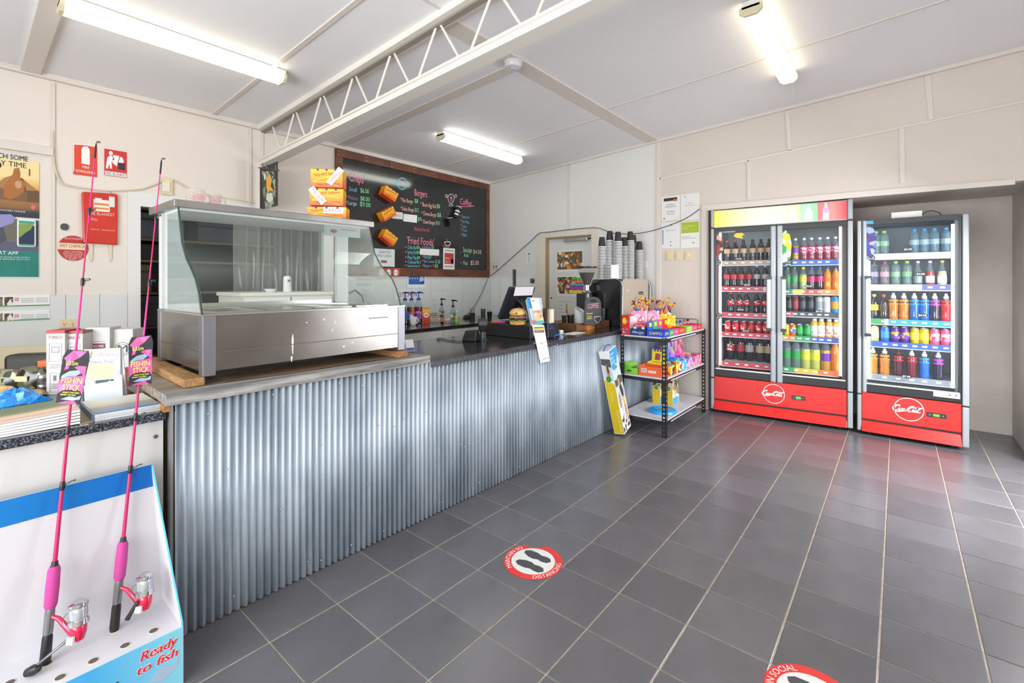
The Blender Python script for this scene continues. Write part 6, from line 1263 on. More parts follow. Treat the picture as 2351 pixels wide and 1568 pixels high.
MB().lathe([(.110, .56), (.112, .565), (.112, .573), (.10, .577)], 24, c=(.03, .07, 0)).build('hopper_lid', C('#1d1d1f', .35), t, smooth=True)
p = WC.at(ucw(1331, -.32), TT, -.32); t = thing('knock_bin', 'silver grey knock bin with a cut-away mouth beside the coffee sign', 'bin', p, CA)
m = MB(); n = 20; rows = []
for z0_, z1_ in ((0, 0),): pass
vs = []; 
for q, (r_, z) in enumerate(((.045, 0), (.05, .01), (.05, .14))): vs += [(r_ * math.cos(2 * math.pi * i / n), r_ * math.sin(2 * math.pi * i / n), z if q < 2 else .165 - .03 * (1 + math.sin(2 * math.pi * i / n + 3.14)) ) for i in range(n)]
m.add(vs, [(j * n + i, j * n + (i + 1) % n, (j + 1) * n + (i + 1) % n, (j + 1) * n + i) for j in range(2) for i in range(n)] + [tuple(range(n - 1, -1, -1))]); m.build('bin_wall', C('#cfd4d8', .4), t, smooth=True, solid=.004)
MB().lathe([(.044, .02), (.044, .09)], 16).build('dark_liner', C('#2a2a2c', .5), t, smooth=True); MB().tube([(-.045, -.02, .155), (0, -.0, .165), (.045, .0, .15)], .006, 8).build('knock_bar', C('#3a3a3c', .5), t, smooth=True)
# COFFEE board
WCo = Wall((WC.p0[0] + WC.n[0] * -.20, WC.p0[1] + WC.n[1] * -.20), CA)
t = WCo.thing('coffee_sign', 'dark grey COFFEE board with chalk writing and a cup drawing', 'sign', 1362, 744); c = On(t); t.location.z = GZ + .0465
c.v = WCo.uv(1362, 744)[1]
m = MB(); c.poly(m, [(1343, 743), (1381, 745), (1380, 690), (1374, 682), (1366, 679), (1356, 679), (1349, 682), (1344, 690)], -.010, 0); m.build('board', C('#4a4a4c', .6), t)
m = MB(); c.poly(m, [(1354, 690), (1356, 686), (1362, 684.5), (1368, 686), (1370, 690), (1366, 691), (1358, 691)], .0002, .0008); m.build('hand_slot', C('#17181a', .6), t)
m = MB(); c.text(m, 'COFFEE', 1349, 706, 1374, 11, .001); m.build('lettering', C('#e8a8b8', .6), t)
m = MB(); c.text(m, 'Round', 1347, 720, 1360, 5, .001); c.text(m, 'your', 1348, 726, 1359, 4.5, .001); c.text(m, 'dollar', 1347, 731, 1360, 4.5, .001); m.build('yellow_lettering', C('#e0e06a', .6), t)
m = MB(); pts = [c.uv(*q) for q in ((1364, 725), (1379, 724), (1378, 732), (1374, 738), (1369, 738), (1365, 732), (1364, 725))]; ribbon(m, [(a, b_, .005) for a, b_ in pts], 0, .001); pts = [c.uv(*q) for q in ((1378.5, 726), (1381, 727), (1380.5, 732), (1377, 733))]; ribbon(m, [(a, b_, .004) for a, b_ in pts], 0, .001); m.build('cup_drawing', C('#ececec', .6), t)
# cups and tubs on the tray
def tub(name, label, u, w, r_, h, c_, lid=None, z=TT, grp=None, cat='cup'):
    t = thing(name, label, cat, WC.at(u, z, w), CA, grp); MB().lathe([(r_ * .82, 0), (r_, h), (r_ * 1.06, h), (r_ * 1.06, h + .004), (r_ * .95, h + .004)], 18).build('tub', C(c_, .4), t, smooth=True)
    if lid: MB().lathe([(r_ * 1.08, h + .0042), (r_ * 1.1, h + .012), (r_ * .9, h + .016)], 18).build('lid', C(lid, .5), t, smooth=True)
tub('paper_cup', 'small black cup at the end of the timber stand, nearest the till', ucw(1295, -.45), -.45, .024, .07, '#1d1d1f', grp='black tubs on the timber stand'); tub('paper_cup', 'wider black tub beside the small black cup on the timber stand', ucw(1310, -.40), -.40, .036, .075, '#1d1d1f', '#9a8a70', grp='black tubs on the timber stand')
tub('storage_tub', 'black canister with a pale lid behind the coffee sign', ucw(1400, -.36), -.36, .048, .105, '#1f1f21', '#cfc2a8', cat='tub'); tub('paper_cup', 'dark grey cup squeezed between the coffee sign and canister', ucw(1385, -.33), -.33, .022, .12, '#4a4c4e')
t = thing('lid_stack', 'short stack of flat white cup lids on the pale canister lid', 'lids', WC.at(ucw(1400, -.36), TT + .1215, -.36), CA)
for k in range(3): MB().lathe([(.05, 0), (.052, .003), (.045, .0055)], 18, c=(0, 0, .006 * k)).build('lid', C('#e6e6e4', .5), t, smooth=True)
# espresso machine
EX, EY0, EY1 = -2.25, 4.49, 5.22; EZ = 1.437 - GZ; ED = .40
t = thing('espresso_machine', 'large espresso machine with black sides and a beige back panel', 'coffee machine', (EX, EY0, GZ), 90)
def rr(w_, h, r_, n=6, r2=None):
    r2 = r_ if r2 is None else r2; P = [(0, 0), (w_, 0)]; P += [(w_ - r_ + r_ * math.sin(math.pi / 2 * (1 - i / n)), h - r_ + r_ * math.cos(math.pi / 2 * (1 - i / n))) for i in range(n + 1)]; P += [(r2 - r2 * math.sin(math.pi / 2 * i / n), h - r2 + r2 * math.cos(math.pi / 2 * i / n)) for i in range(n + 1)]; return P
W_ = EY1 - EY0
MB(True).prism([(a + .03, b_ + .04) for a, b_ in rr(W_ - .06, EZ - .045, .07)], -ED + .03, -.002).build('core', C('#2a2a2c', .4), t)
MB(True).prism([(a + .025, b_ + .05) for a, b_ in rr(W_ - .05, EZ - .052, .07)], -.0019, .004).build('back_panel', C('#b9ac9c', .45, noise=.06, nscale=2), t)
for x in (0, W_ - .03):
    # black side cheek with a rounded upper edge and a raked front
    P = [(.006, 0), (.012, EZ - .07), (-.01, EZ - .02), (-.06, EZ), (-.22, EZ - .01), (-.32, EZ - .05), (-ED, EZ - .10), (-ED - .02, EZ - .2), (-ED + .1, .10), (-ED, .03), (-ED, 0)]
    n = len(P); m = MB().add([(x, -a, b_) for a, b_ in P] + [(x + .03, -a, b_) for a, b_ in P], [tuple(range(n)), tuple(range(2 * n - 1, n - 1, -1))] + [(i, n + i, n + (i + 1) % n, (i + 1) % n) for i in range(n)]); m.build('side_cheek', C('#191a1c', .25, coat=.3, noise=.3, nscale=5), t, bevel=.004)
    MB().tube([(x + .015, -.014, .02), (x + .015, -.020, EZ - .08), (x + .015, .005, EZ - .022)], .007, 8).build('chrome_trim', C('#9ea2a4', .25, .8), t, smooth=True)
B(.03, .08, 0, W_ - .03, ED - .05, .039).build('base', C('#3a3b3d', .4), t)
MB(True).rect(W_ * .60, .33, W_ * .60 + .12, .365, .0041, .0055).build('maker_badge', C('#2a241e', .4), t); MB(True).text('espresso', W_ * .60 + .012, .341, .096, .014, .0057).build('lettering', C('#d8d0c0', .5), t)
MB(True).prism([(.14, .40), (.165, .385), (.18, .375), (.175, .365), (.15, .38)], .0041, .0045).build('tape_scrap', C('#e4dfd8', .6), t)
B(-.0012, .22, .17, .0, .24, .20).build('side_badge', C('#b9bbbc', .3, .8), t)
# stacks of black cups with white rims
CT = GZ + EZ + .0005
def cup_make():
    t = thing('paper_cup', 'x', 'cup'); MB().lathe([(.040, 0), (.0335, .066), (.0285, .105)], 16).build('cup_wall', C('#222224', .5), t, smooth=True)
    MB().lathe([(.0415, -.0062), (.0445, -.0058), (.0445, .0026), (.0395, .0034)], 16).build('rim', C('#e9e9e7', .5), t, smooth=True); return t
stacks = [(1382, 22, 4.555, 'first'), (1400, 26, 4.60, 'second'), (1419, 25, 4.605, 'third'), (1433, 23, .12, 'fourth'), (1447, 27, .05, 'fifth'), (1458, 26, .14, 'sixth'), (1468, 21, .03, 'seventh')]
for px, n, off, w_ in stacks:
    x = -2.315 - off * .75; q = onY(px, 634, off) if off > 4 else onX(px, 634, x); x, y = q.x, min(q.y, EY1 - .06)
    for k in range(n): inst('cup', cup_make, (x, y, CT + .0065 + .0165 * k), random.uniform(0, 90), f'black paper cup nested in the {w_} stack from the kitchen door, on the coffee machine' if k < n - 1 else f'topmost black paper cup of the {w_} stack from the kitchen door, its whole body showing', 'cup', f'cups in the {w_} stack on the coffee machine')
p = onY(1411, 634, 4.53); t = thing('paper_pack', 'plain white paper pack leaning on the cup stacks above the machine', 'packet', (p.x, p.y, CT), 30); B(-.04, -.008, 0, .045, .004, .15).build('pack', C('#e4e6ea', .6), t, bevel=.006)
# ------------------------------------------------------------------ things on the food warmer
WCan = 1.0 + ZT + .0385
t = None
WO = Wall((-2.72, 0), 90)
for i, (l, r_, b_, tp, lab, an) in enumerate(((717, 802, 503, 478, ('LARGE', 'lowest'), 0), (722, 795, 478, 440, ('MEDIUM', 'middle'), -50), (725, 795, 440, 399, ('SMALL', 'topmost'), 52))):
    u0, v0 = WO.uv(l, b_); u1, _ = WO.uv(r_, b_); v1 = WO.uv(l, tp)[1]; wd_ = (r_ - l) * .00272; hg_ = v1 - v0 + .004; dp = .10
    zb_s = WCan if i == 0 else zb_prev
    t = chipbox('chip_box', f'orange chip box marked {lab[0].lower()}, {lab[1]} of the stack on the food warmer', wd_, hg_, dp); t['group'] = 'orange chip boxes stacked on the warmer'
    hotprint(t, wd_, hg_, dp, (lab[0], {0: -.02, -50: -.105, 52: .03}[an], {0: hg_ * .45, -50: hg_ * .90, 52: .01}[an], .12, .04, an))
    t.location = (-2.75, (u0 + u1) / 2, zb_s + .0005); t.rotation_euler = (0, 0, R(48 + (0, 2, -1)[i])); zb_prev = zb_s + hg_ + .0085
def jug(label, l, r_, tp, b_, wr):
    q0, q1 = onX(l, b_, -2.85), onX(r_, b_, -2.85); rr_ = (q1.y - q0.y) / 2; t = thing('measuring_jug', label, 'jug', (-2.85, (q0.y + q1.y) / 2, WCan + .0003), 90, 'clear jugs on the food warmer')
    h = onX(l, tp, -2.85).z - q0.z + .03
    MB().lathe([(rr_ * .78, 0), (rr_ * .82, .003), (rr_, h), (rr_ * 1.05, h + .002)], 20, cap1=False).build('jug', C('#e4dcd4', .1, clear=.80), t, smooth=True)
    MB().tube([(rr_ * .98, 0, h * .9), (rr_ * 1.6, 0, h * .8), (rr_ * 1.65, 0, h * .45), (rr_ * .9, 0, h * .25)], .005, 8).build('handle', C('#e4dcd4', .1, clear=.6), t, smooth=True)
    MB(True).text(wr, -rr_ * .8, h * .42, rr_ * 1.6, h * .28, rr_ + .004).build('lettering', C('#f05aa8', .5), t)
jug('larger clear measuring jug with pink handwriting on the food warmer', 424, 470, 436, 463, 'Lrg Gravy'); jug('smaller clear measuring jug with pink handwriting on the food warmer', 479, 508, 446, 468, 'Sm Gr')
# ------------------------------------------------------------------ doorway: strip curtain, white cabinet, store shelves
PV = C('#dfe2dc', .08, clear=.86)
sc_ = thing('strip_curtain', 'clear plastic strip curtain hanging in the back room doorway', 'strip curtain', (XL - .05, 1.70, 2.01), 90)
B(0, -.012, .0, .88, .012, .02).build('hanging_rail', C('#8a8c8e', .35, .7), sc_)
for k in range(8):
    rows = []
    for z in range(13): rows.append([(.01 + .108 * k + .13 * i / 4, (-.006 if k % 2 else .006) + .006 * math.sin(z * .9 + k * 2 + i * .6) + .012 * math.sin(i * math.pi / 4), -.05 - .145 * z + .05) for i in range(5)])
    MB().sheet(rows).build('strip', PV, sc_, smooth=True, solid=.002)
c1 = onX(556, 672, -3.9); c2 = onX(762, 672, -3.9); cz = 1.318
t = thing('white_cabinet', 'tall white kitchen cabinet standing behind the food warmer', 'cabinet', (-3.9, c1.y, 0), 90); wd_ = c2.y - c1.y
B(0, .0, .05, wd_, .5, cz - .03).build('carcass', C('#d4d2c8', .45), t); B(-.015, -.012, cz - .0295, wd_ + .012, .51, cz).build('top', C('#dddbd2', .4), t, bevel=.004)
boxes('door', C('#d9d9d4', .35), t, (.01, -.018, .08, wd_ / 2 - .005, -.0005, cz - .04), (wd_ / 2 + .005, -.018, .08, wd_ - .01, -.0005, cz - .04), bevel=.003)
boxes('leg', C('#8a8a88', .4), t, (.02, .02, 0, .06, .06, .05), (wd_ - .06, .02, 0, wd_ - .02, .06, .05), (.02, .44, 0, .06, .48, .05), (wd_ - .06, .44, 0, wd_ - .02, .48, .05))
q = onX(676, 670, -3.85); t = thing('canister', 'white plastic canister with a black insect print on the white cabinet', 'canister', (-3.98, q.y, cz + .0003), 90); MB().lathe([(.032, 0), (.034, .004), (.031, .125), (.02, .135), (.001, .136)], 18).build('canister', C('#e2e4e2', .35), t, smooth=True)
m = MB(True); m.disc(0, .095, .005, .0335, .0342, 10, .011)
for s_ in (-1, 1):
    for k in range(3): ribbon(m, [(s_ * .003, .10 - .006 * k, .0018), (s_ * .014, .106 - .009 * k, .0016), (s_ * .018, .098 - .009 * k, .0014)], 0, .0345)
m.build('insect_print', C('#1c1c1c', .5), t)
q = onX(637, 668, -3.85); t = thing('plastic_tub', 'shallow white plastic tub on the white cabinet', 'tub', (-3.98, q.y, cz + .0003), 90); MB().lathe([(.036, 0), (.044, .02), (.047, .022), (.047, .027), (.04, .027)], 18).build('tub', C('#dfe2e6', .35), t, smooth=True)
t = thing('tap', 'chrome sink tap rising beside the white cabinet', 'tap', (-3.85, c2.y + .30, .0), 90); MB().tube([(0, 0, 0), (0, 0, 1.20), (-.02, 0, 1.27), (-.10, 0, 1.33), (-.16, 0, 1.30)], [.014, .012, .012, .011, .010], 10).build('spout', C('#b9bcbc', .2, .9), t, smooth=True); MB().tube([(.0, 0, 1.18), (.05, -.01, 1.20)], .008, 8).build('lever', C('#b9bcbc', .2, .9), t, smooth=True)
t = thing('store_shelf', 'dark store shelves with timber boards seen through the back room doorway', 'shelf', (-5.9, .95, 0), 90)
for z in (.60, .95, 1.30, 1.63, 1.85, 2.16): B(0, 0, z - .025, 1.6, .45, z).build('shelf_board', C('#8f7f60', .6), t)
boxes('upright', C('#6a6c70', .5), t, (0, 0, 0, .03, .03, 2.3), (1.57, 0, 0, 1.6, .03, 2.3), (0, .42, 0, .03, .45, 2.3), (1.57, .42, 0, 1.6, .45, 2.3))
def shelfbox(name, label, cat, x0, x1, z, h, col, k='body'): t = thing(name, label, cat, (-5.87, .95, z + .0003), 90); B(x0, .0, 0, x1, .36, h).build(k, C(col, .6, noise=.2, nscale=8), t, bevel=.008); B(x0 + .01, -.004, h * .7, x1 - .01, -.0008, h * .78).build('band', C('#3a3b3d', .6), t)
shelfbox('storage_bin', 'grey plastic storage bin on the top store shelf', 'bin', .05, .62, 1.85, .26, '#7d8188'); shelfbox('storage_box', 'black box on the store shelf under the grey bin', 'box', .05, .60, 1.63, .16, '#1d1d1f'); shelfbox('storage_box', 'brown cardboard box on the middle store shelf', 'box', .05, .34, 1.30, .28, '#7a6a48'); shelfbox('storage_bin', 'dark grey bin on the low store shelf behind the doorway', 'bin', .05, .62, .95, .31, '#4b4d52'); shelfbox('storage_box', 'long grey box on the far end of the top store shelf', 'box', .75, 1.5, 1.85, .22, '#5f6268')
t = thing('spray_bottle', 'white spray bottle on the middle store shelf', 'bottle', (-5.80, 1.36, 1.3003), 90); MB().lathe([(.035, 0), (.038, .01), (.038, .10), (.016, .15), (.014, .17)], 14).build('bottle', C('#d9dcde', .4), t, smooth=True); B(-.02, -.05, .17, .02, .02, .21).build('trigger', C('#8a8c90', .4), t, bevel=.004)
# ------------------------------------------------------------------ lollies and toys on the rack
RT, RM, RB = .9003, .5303, .1573
def carton(name, label, cat, x0, y0, x1, y1, z, h, col, front=None, fcol='#ffffff', group=None, ang=0, side=None, openb=False, inside='#b59a78'):
    """an upright carton on the rack; printed front faces the counter end (-y), side print faces the shop (+x)"""
    t = thing(name, label, cat, ((x0 + x1) / 2, (y0 + y1) / 2, z), ang, group); a, b_ = (x1 - x0) / 2, (y1 - y0) / 2; mt = C(col, .4) if isinstance(col, str) else col
    if openb:
        boxes('carton_side', mt, t, (-a, -b_, 0, a, -b_ + .003, h), (-a, b_ - .003, 0, a, b_, h), (-a, -b_ + .0032, 0, -a + .003, b_ - .0032, h), (a - .003, -b_ + .0032, 0, a, b_ - .0032, h)); B(-a + .0032, -b_ + .0032, 0, a - .0032, b_ - .0032, h * .72).build('contents', C(inside, .6) if isinstance(inside, str) else inside, t)
    else: B(-a, -b_, 0, a, b_, h).build('carton', mt, t, bevel=.0015)
    if front: MB(True).text(front, -a * .75, h * .32, a * 1.5, h * .42, b_ + .0008).build('lettering', C(fcol, .5), t)
    if side:
        s_, sc_ = side; m = MB(); v, f, _ = text_geo(s_)
        m.add([(a + .0008, -b_ * .75 + x * b_ * 1.5, h * .3 + y * h * .4) for x, y in v], f); m.build('side_lettering', C(sc_, .5), t)
    return t
def header(t, x0, x1, y, z0, h, mat, tilt=.2, name='back_card', ax='x'):
    hh = h
    if ax == 'x': m = MB().hexa([(x0, y, z0), (x1, y, z0), (x1, y + .003, z0), (x0, y + .003, z0), (x0, y + hh * tilt, z0 + hh), (x1, y + hh * tilt, z0 + hh), (x1, y + hh * tilt + .003, z0 + hh), (x0, y + hh * tilt + .003, z0 + hh)])
    else: m = MB().hexa([(y, x0, z0), (y + .003, x0, z0), (y + .003, x1, z0), (y, x1, z0), (y - hh * tilt, x0, z0 + hh), (y - hh * tilt + .003, x0, z0 + hh), (y - hh * tilt + .003, x1, z0 + hh), (y - hh * tilt, x1, z0 + hh)])
    return m.build(name, mat, t)
# top shelf
t = carton('lolly_carton', 'tall red lollipop carton with a yellow emblem at the counter corner of the rack', 'carton', -2.040, 4.10, -1.962, 4.30, RT, .185, '#cf2a20')
m = MB(True); m.disc(-.012, .13, .022, .1003, .101, 14, .032); m.build('yellow_print', C('#f0c02a', .5), t); m = MB(True); m.disc(.018, .125, .011, .1011, .1016, 12); m.build('pink_print', C('#d85aa0', .5), t); m = MB(True); m.rect(-.03, .02, .02, .055, .1003, .101); m.build('print_panel', patches('cc1', ['#e8e0e8', '#5a4a9a', '#d83a2a', '#f0d0c0'], 50), t)
B(.0395, -.09, .004, .041, .09, .175).build('white_strip', C('#d9d3dc', .5), t)
t = carton('lolly_carton', 'dark blue lolly carton with a raised printed back card', 'carton', -1.955, 4.10, -1.80, 4.26, RT, .06, '#1a2a6a', 'Allergya', '#c8d8f0', openb=True, inside=patches('cont1', ['#e8e8ea', '#2a4aa0', '#3a8a3a', '#e0a040', '#1c2440'], 60)); header(t, -.0775, -.03, .07, .0, .155, patches('hd1', ['#2a3a8a', '#c8d89a', '#5a6ab8', '#e8e0a0', '#1c2050'], 40), .05)
for k in range(6): MB().lathe([(.001, 0), (.014, .004), (.017, .014), (.010, .026), (.001, .03)], 8, c=(-.05 + .021 * k, -.03 + .03 * (k % 2), .05)).build('lolly', C(('#e8e8ea', '#3a9a3a', '#2a4ac0', '#f0a03a', '#e8e8ea', '#1a2a6a')[k], .4), t, smooth=True)
def row_carton(label, y0, y1, col, hcol, txt, tc, front=None, head=True):
    t = carton('lolly_carton', label, 'carton', -1.79, y0, -1.622, y1, RT, .058, col, front, '#f0e81e', 'lolly cartons along the rack edge', side=(txt, tc), openb=True, inside='#b8946a')
    if head: header(t, -(y1 - y0) / 2 + .002, (y1 - y0) / 2 - .002, -.075, .0, .135, C(hcol, .4), .05, ax='y'); m = MB(); m.add([(-.0725 + .001, -.03, .085), (-.0725 + .001, .03, .085), (-.0745, .03, .12), (-.0745, -.03, .12)], [(0, 1, 2, 3)]); m.build('yellow_print', C('#f0dc2a', .5), t)
    return t
row_carton('bright blue ZAPPO lolly carton at the front corner of the rack', 4.10, 4.215, '#1f3fc0', '#2a58d0', 'ZAPPO', '#f0e81e', 'ZAPPO'); row_carton('teal green lolly carton behind the blue one along the rack edge', 4.22, 4.33, '#1f9a7c', '#2aa48a', 'ZAPPO', '#e8f04a'); row_carton('pink lolly carton between the green and red ones along the rack edge', 4.335, 4.45, '#e83a98', '#ec4aa4', 'ZAPPO', '#f0e81e'); row_carton('red lolly carton behind the pink one along the rack edge', 4.455, 4.62, '#cf2028', '#d82a30', 'ZAPPO', '#f0e81e')
carton('lolly_carton', 'low lime green lolly carton near the wall end of the rack', 'carton', -1.76, 4.68, -1.622, 4.83, RT, .055, '#8fce5a', side=('SOUR', '#e8e03a'), openb=True, inside='#7a9a5a'); carton('lolly_carton', 'low hot pink lolly carton near the wall end of the rack', 'carton', -1.76, 4.835, -1.622, 4.985, RT, .055, '#dc3a84', side=('Gum', '#f0d03a'), openb=True, inside='#a83a6a'); carton('lolly_carton', 'small red lolly carton at the wall end of the rack', 'carton', -1.76, 5.0, -1.622, 5.12, RT, .055, '#d8283c', side=('Gum', '#f0d03a'), openb=True, inside='#8a3a3a')
def bag(label, px, ty, w_, x, col, col2, ang=0, grp=None, tri=True, z=RT):
    p = onX(px, ty, x); h = p.z - z; p = (p.x, p.y, z); t = thing('lolly_bag', label, 'lolly bag', p, ang, grp); rows = []
    for side in (-1, 1):
        r_ = []
        for j in range(9): f = j / 8; r_.append([(w_ * (i / 6 - .5), side * .035 * math.sin(math.pi * min(1, f * 1.05)) * math.sin(math.pi * i / 6) ** .7 + .004 * math.sin(9 * i + 5 * j), h * f + .008 * f * math.sin(i * 2.1)) for i in range(7)])
        MB().sheet(r_).build('bag_face', col, t, smooth=True)
    if tri:
        m = MB(True); m.prism([(-w_ * .16, h * .42), (w_ * .16, h * .42), (0, h * .75)], .040, .0405); m.build('red_print', C('#d8283c', .5), t); m = MB(True); m.prism([(-w_ * .08, h * .47), (w_ * .08, h * .47), (0, h * .64)], .0406, .041); m.build('white_print', C('#f2e4e8', .5), t)
        m = MB(True); m.rect(-w_ * .36, h * .14, w_ * .36, h * .34, .0375, .038); m.build('red_band', C('#d83048', .5), t)
        MB(True).text('Sherbies', -w_ * .3, h * .19, w_ * .6, h * .11, .0385).build('lettering', C('#f6eef0', .5), t)
    return t
PKB = patches('pinkbag', ['#f0a0bc', '#ea84a8', '#f4b8cc', '#e86a98'], 12, .3, .4); YLB = patches('yellowbag', ['#f0c41e', '#e8a81a', '#f6d83a', '#e88a1a'], 14, .3, .4)
PBX, PBY = -2.0, 4.42
t = carton('lolly_carton', 'brown display carton holding the two pink lolly bags', 'carton', -1.98, 4.30, -1.80, 4.66, RT, .05, '#b8946a', openb=True); 
bag('pink lolly bag with a red triangle, nearest the counter', 1467, 713, .155, -1.935, PKB, None, 42, 'pink lolly bags on the rack', z=RT + .0375); bag('pink lolly bag with a red triangle, beside the yellow bags', 1496, 713, .155, -1.89, PKB, None, 42, 'pink lolly bags on the rack', z=RT + .0375)
bag('yellow lolly bag standing behind the pink lolly carton', 1518, 720, .12, -1.84, YLB, None, 40, 'yellow lolly bags on the rack', False); bag('yellow lolly bag standing behind the red lolly carton', 1536, 724, .13, -1.78, YLB, None, 40, 'yellow lolly bags on the rack', False)
bag('black and tan snack bag standing behind the yellow lolly bags', 1533, 705, .07, -1.90, patches('blackbag', ['#1c1a1c', '#c88a5a', '#1c1a1c', '#e0d8d0'], 20), None, 35, None, False)
for i, (px, py, c_, w_) in enumerate(((1549, 752, '#e884b0', 'pink'), (1554, 751, '#2f8a3a', 'green'), (1560, 751, '#2a58c0', 'blue'), (1566, 750, '#b07040', 'brown'), (1571, 750, '#6a2a1c', 'dark red'), (1576, 749, '#3a64c8', 'bright blue'))):
    t, s = (lambda q: (thing('novelty_lolly', f'{w_} wrapped novelty lolly in the row behind the red carton', 'lolly', (q.x, q.y, RT), 20, 'novelty lollies on the rack'), 0))(onX(px - 4 + 3 * i, 740, -1.80)); MB().lathe([(.012, 0), (.017, .01), (.017, .05), (.012, .065)], 10).build('wrapper', patches('nov' + str(i), [c_, '#f0e8e4', c_, '#e8b0b0'], 60), t, smooth=True); MB().lathe([(.001, .066), (.014, .07), (.016, .085), (.001, .098)], 10).build('lolly_head', C(c_, .3), t, smooth=True)
def stickcup(label, px, ty, n, spread, x, z=RT):
    p = onX(px, ty, x); h = p.z - z; p = (p.x, p.y, z); t = thing('lolly_tub', label, 'lolly tub', p, 0, 'red and blue tubs of lolly sticks')
    MB().lathe([(.038, 0), (.048, h)], 16, sq=.3).build('tub', patches('tubp', ['#c8242c', '#d83038', '#f0c03a', '#c8242c'], 30), t, smooth=True)
    m = MB(True); m.prism([(-.044, h - .004), (.044, h - .004), (0, h - .075)], .046, .0475); m.build('blue_print', C('#2f7fc8', .5), t)
    for k in range(n):
        a = (k / (n - 1) - .5) * spread + random.uniform(-.05, .05); b_ = random.uniform(-.15, .25); L = .18 + random.uniform(-.02, .03); d = Vector((math.sin(a), b_ * .5, math.cos(a))).normalized(); s0 = Vector((.03 * math.sin(a * 2), random.uniform(-.02, .02), h * .5)); s1 = s0 + d * L
        st_ = MB().tube([s0, s1], .0042, 6).build('lolly_stick', C('#d8702a', .4), t, smooth=True); w0 = s1 + d * .012; side = Vector((math.cos(a), 0, -math.sin(a)))
        m = MB(); hw, hl, dp = .013, .055, .005; cnr = []
        for q in (0, 1):
            for e, f in ((-1, -1), (1, -1), (1, 1), (-1, 1)): cnr.append(s1 - d * .02 + d * hl * q * (1.15 if e > 0 else 1) + side * hw * e + Vector((0, dp * f, 0)))
        m.hexa(cnr); m.build('wrapper', patches('stw', ['#f0b81e', '#e89a1a', '#5a3a8a', '#f6d040', '#c83a2a'], 55), st_)
stickcup('tub of wrapped lolly sticks behind the pink bags, nearest the coffee machine', 1468, 707, 6, .7, -1.965); stickcup('tub of wrapped lolly sticks behind the yellow bags, nearest the wall', 1514, 708, 9, 1.3, -1.95)
k = [(-1.98, 5.12, RT), (-1.98, 5.12, RT + .09), (-1.96, 5.12, RT + .10), (-1.68, 5.12, RT + .10), (-1.66, 5.12, RT + .09), (-1.66, 5.12, RT)]
o = MB().tube([tuple(Vector(q) - Vector(k[0])) for q in k], .004, 6).build('wire_stand', C('#4a4a4c', .4, .6), None, smooth=True, loc=k[0]); tag(o, 'thin grey wire stand at the wall end of the rack top', 'stand')
# middle shelf
t = carton('lolly_packet', 'lime green lolly packet with a torn flap at the counter side of the middle shelf', 'packet', -2.03, 4.13, -1.89, 4.30, RM, .055, '#7fce3a', openb=True, inside='#dfe4d8'); MB().hexa([(-.068, -.08, .055), (.0, -.08, .055), (.0, .08, .055), (-.068, .08, .055), (-.072, -.08, .10), (-.03, -.08, .085), (-.03, .08, .085), (-.072, .08, .10)]).build('flap', C('#8fd84a', .4), t); MB(True).prism([(-.05, .02), (-.02, .04), (.01, .02), (-.02, .012)], .0853, .0858).build('leaf_print', C('#2f6a2a', .5), t)
t = carton('lolly_carton', 'low orange carton with a white barcode panel on the middle shelf', 'carton', -1.88, 4.125, -1.66, 4.26, RM, .088, '#e8602a', openb=True, inside='#c8a074'); m = MB(True); m.rect(-.085, .028, -.03, .065, .0678, .0684); m.build('barcode_panel', C('#dfe4e6', .5), t)
m = MB(True)
for k in range(11): m.rect(-.08 + .0043 * k, .032, -.08 + .0043 * k + (.0012 if k % 3 else .0026), .061, .0685, .069)
m.build('barcode_marking', C('#3a3a3c', .5), t); m = MB(True); m.rect(-.015, .028, .06, .05, .0678, .0684); m.build('white_label', C('#e8dcd4', .5), t); MB(True).text('24 x 26g', -.008, .034, .058, .009, .0686).build('lettering', C('#8a4a3a', .5), t)
t = carton('lolly_carton', 'yellow lolly carton with a tall back card of three candy sticks', 'carton', -1.87, 4.30, -1.72, 4.42, RM, .10, '#eed41e', openb=True, inside='#d8b81e'); header(t, -.075, .06, .04, .09, .12, C('#f0d82a', .4), .15)
m = MB(True); m.prism([(-.04, .11), (.01, .11), (.015, .17), (-.03, .175)], -.035, -.030); m.build('purple_print', C('#a03a6a', .5), t)
for k in range(3): MB().tube([(-.045 + .03 * k, .058, .19), (-.055 + .03 * k, .066, .245)], [.011, .009], 8).build('candy_stick', C(('#2a2a8a', '#3a3a9a', '#8a2430')[k], .4), t, smooth=True)
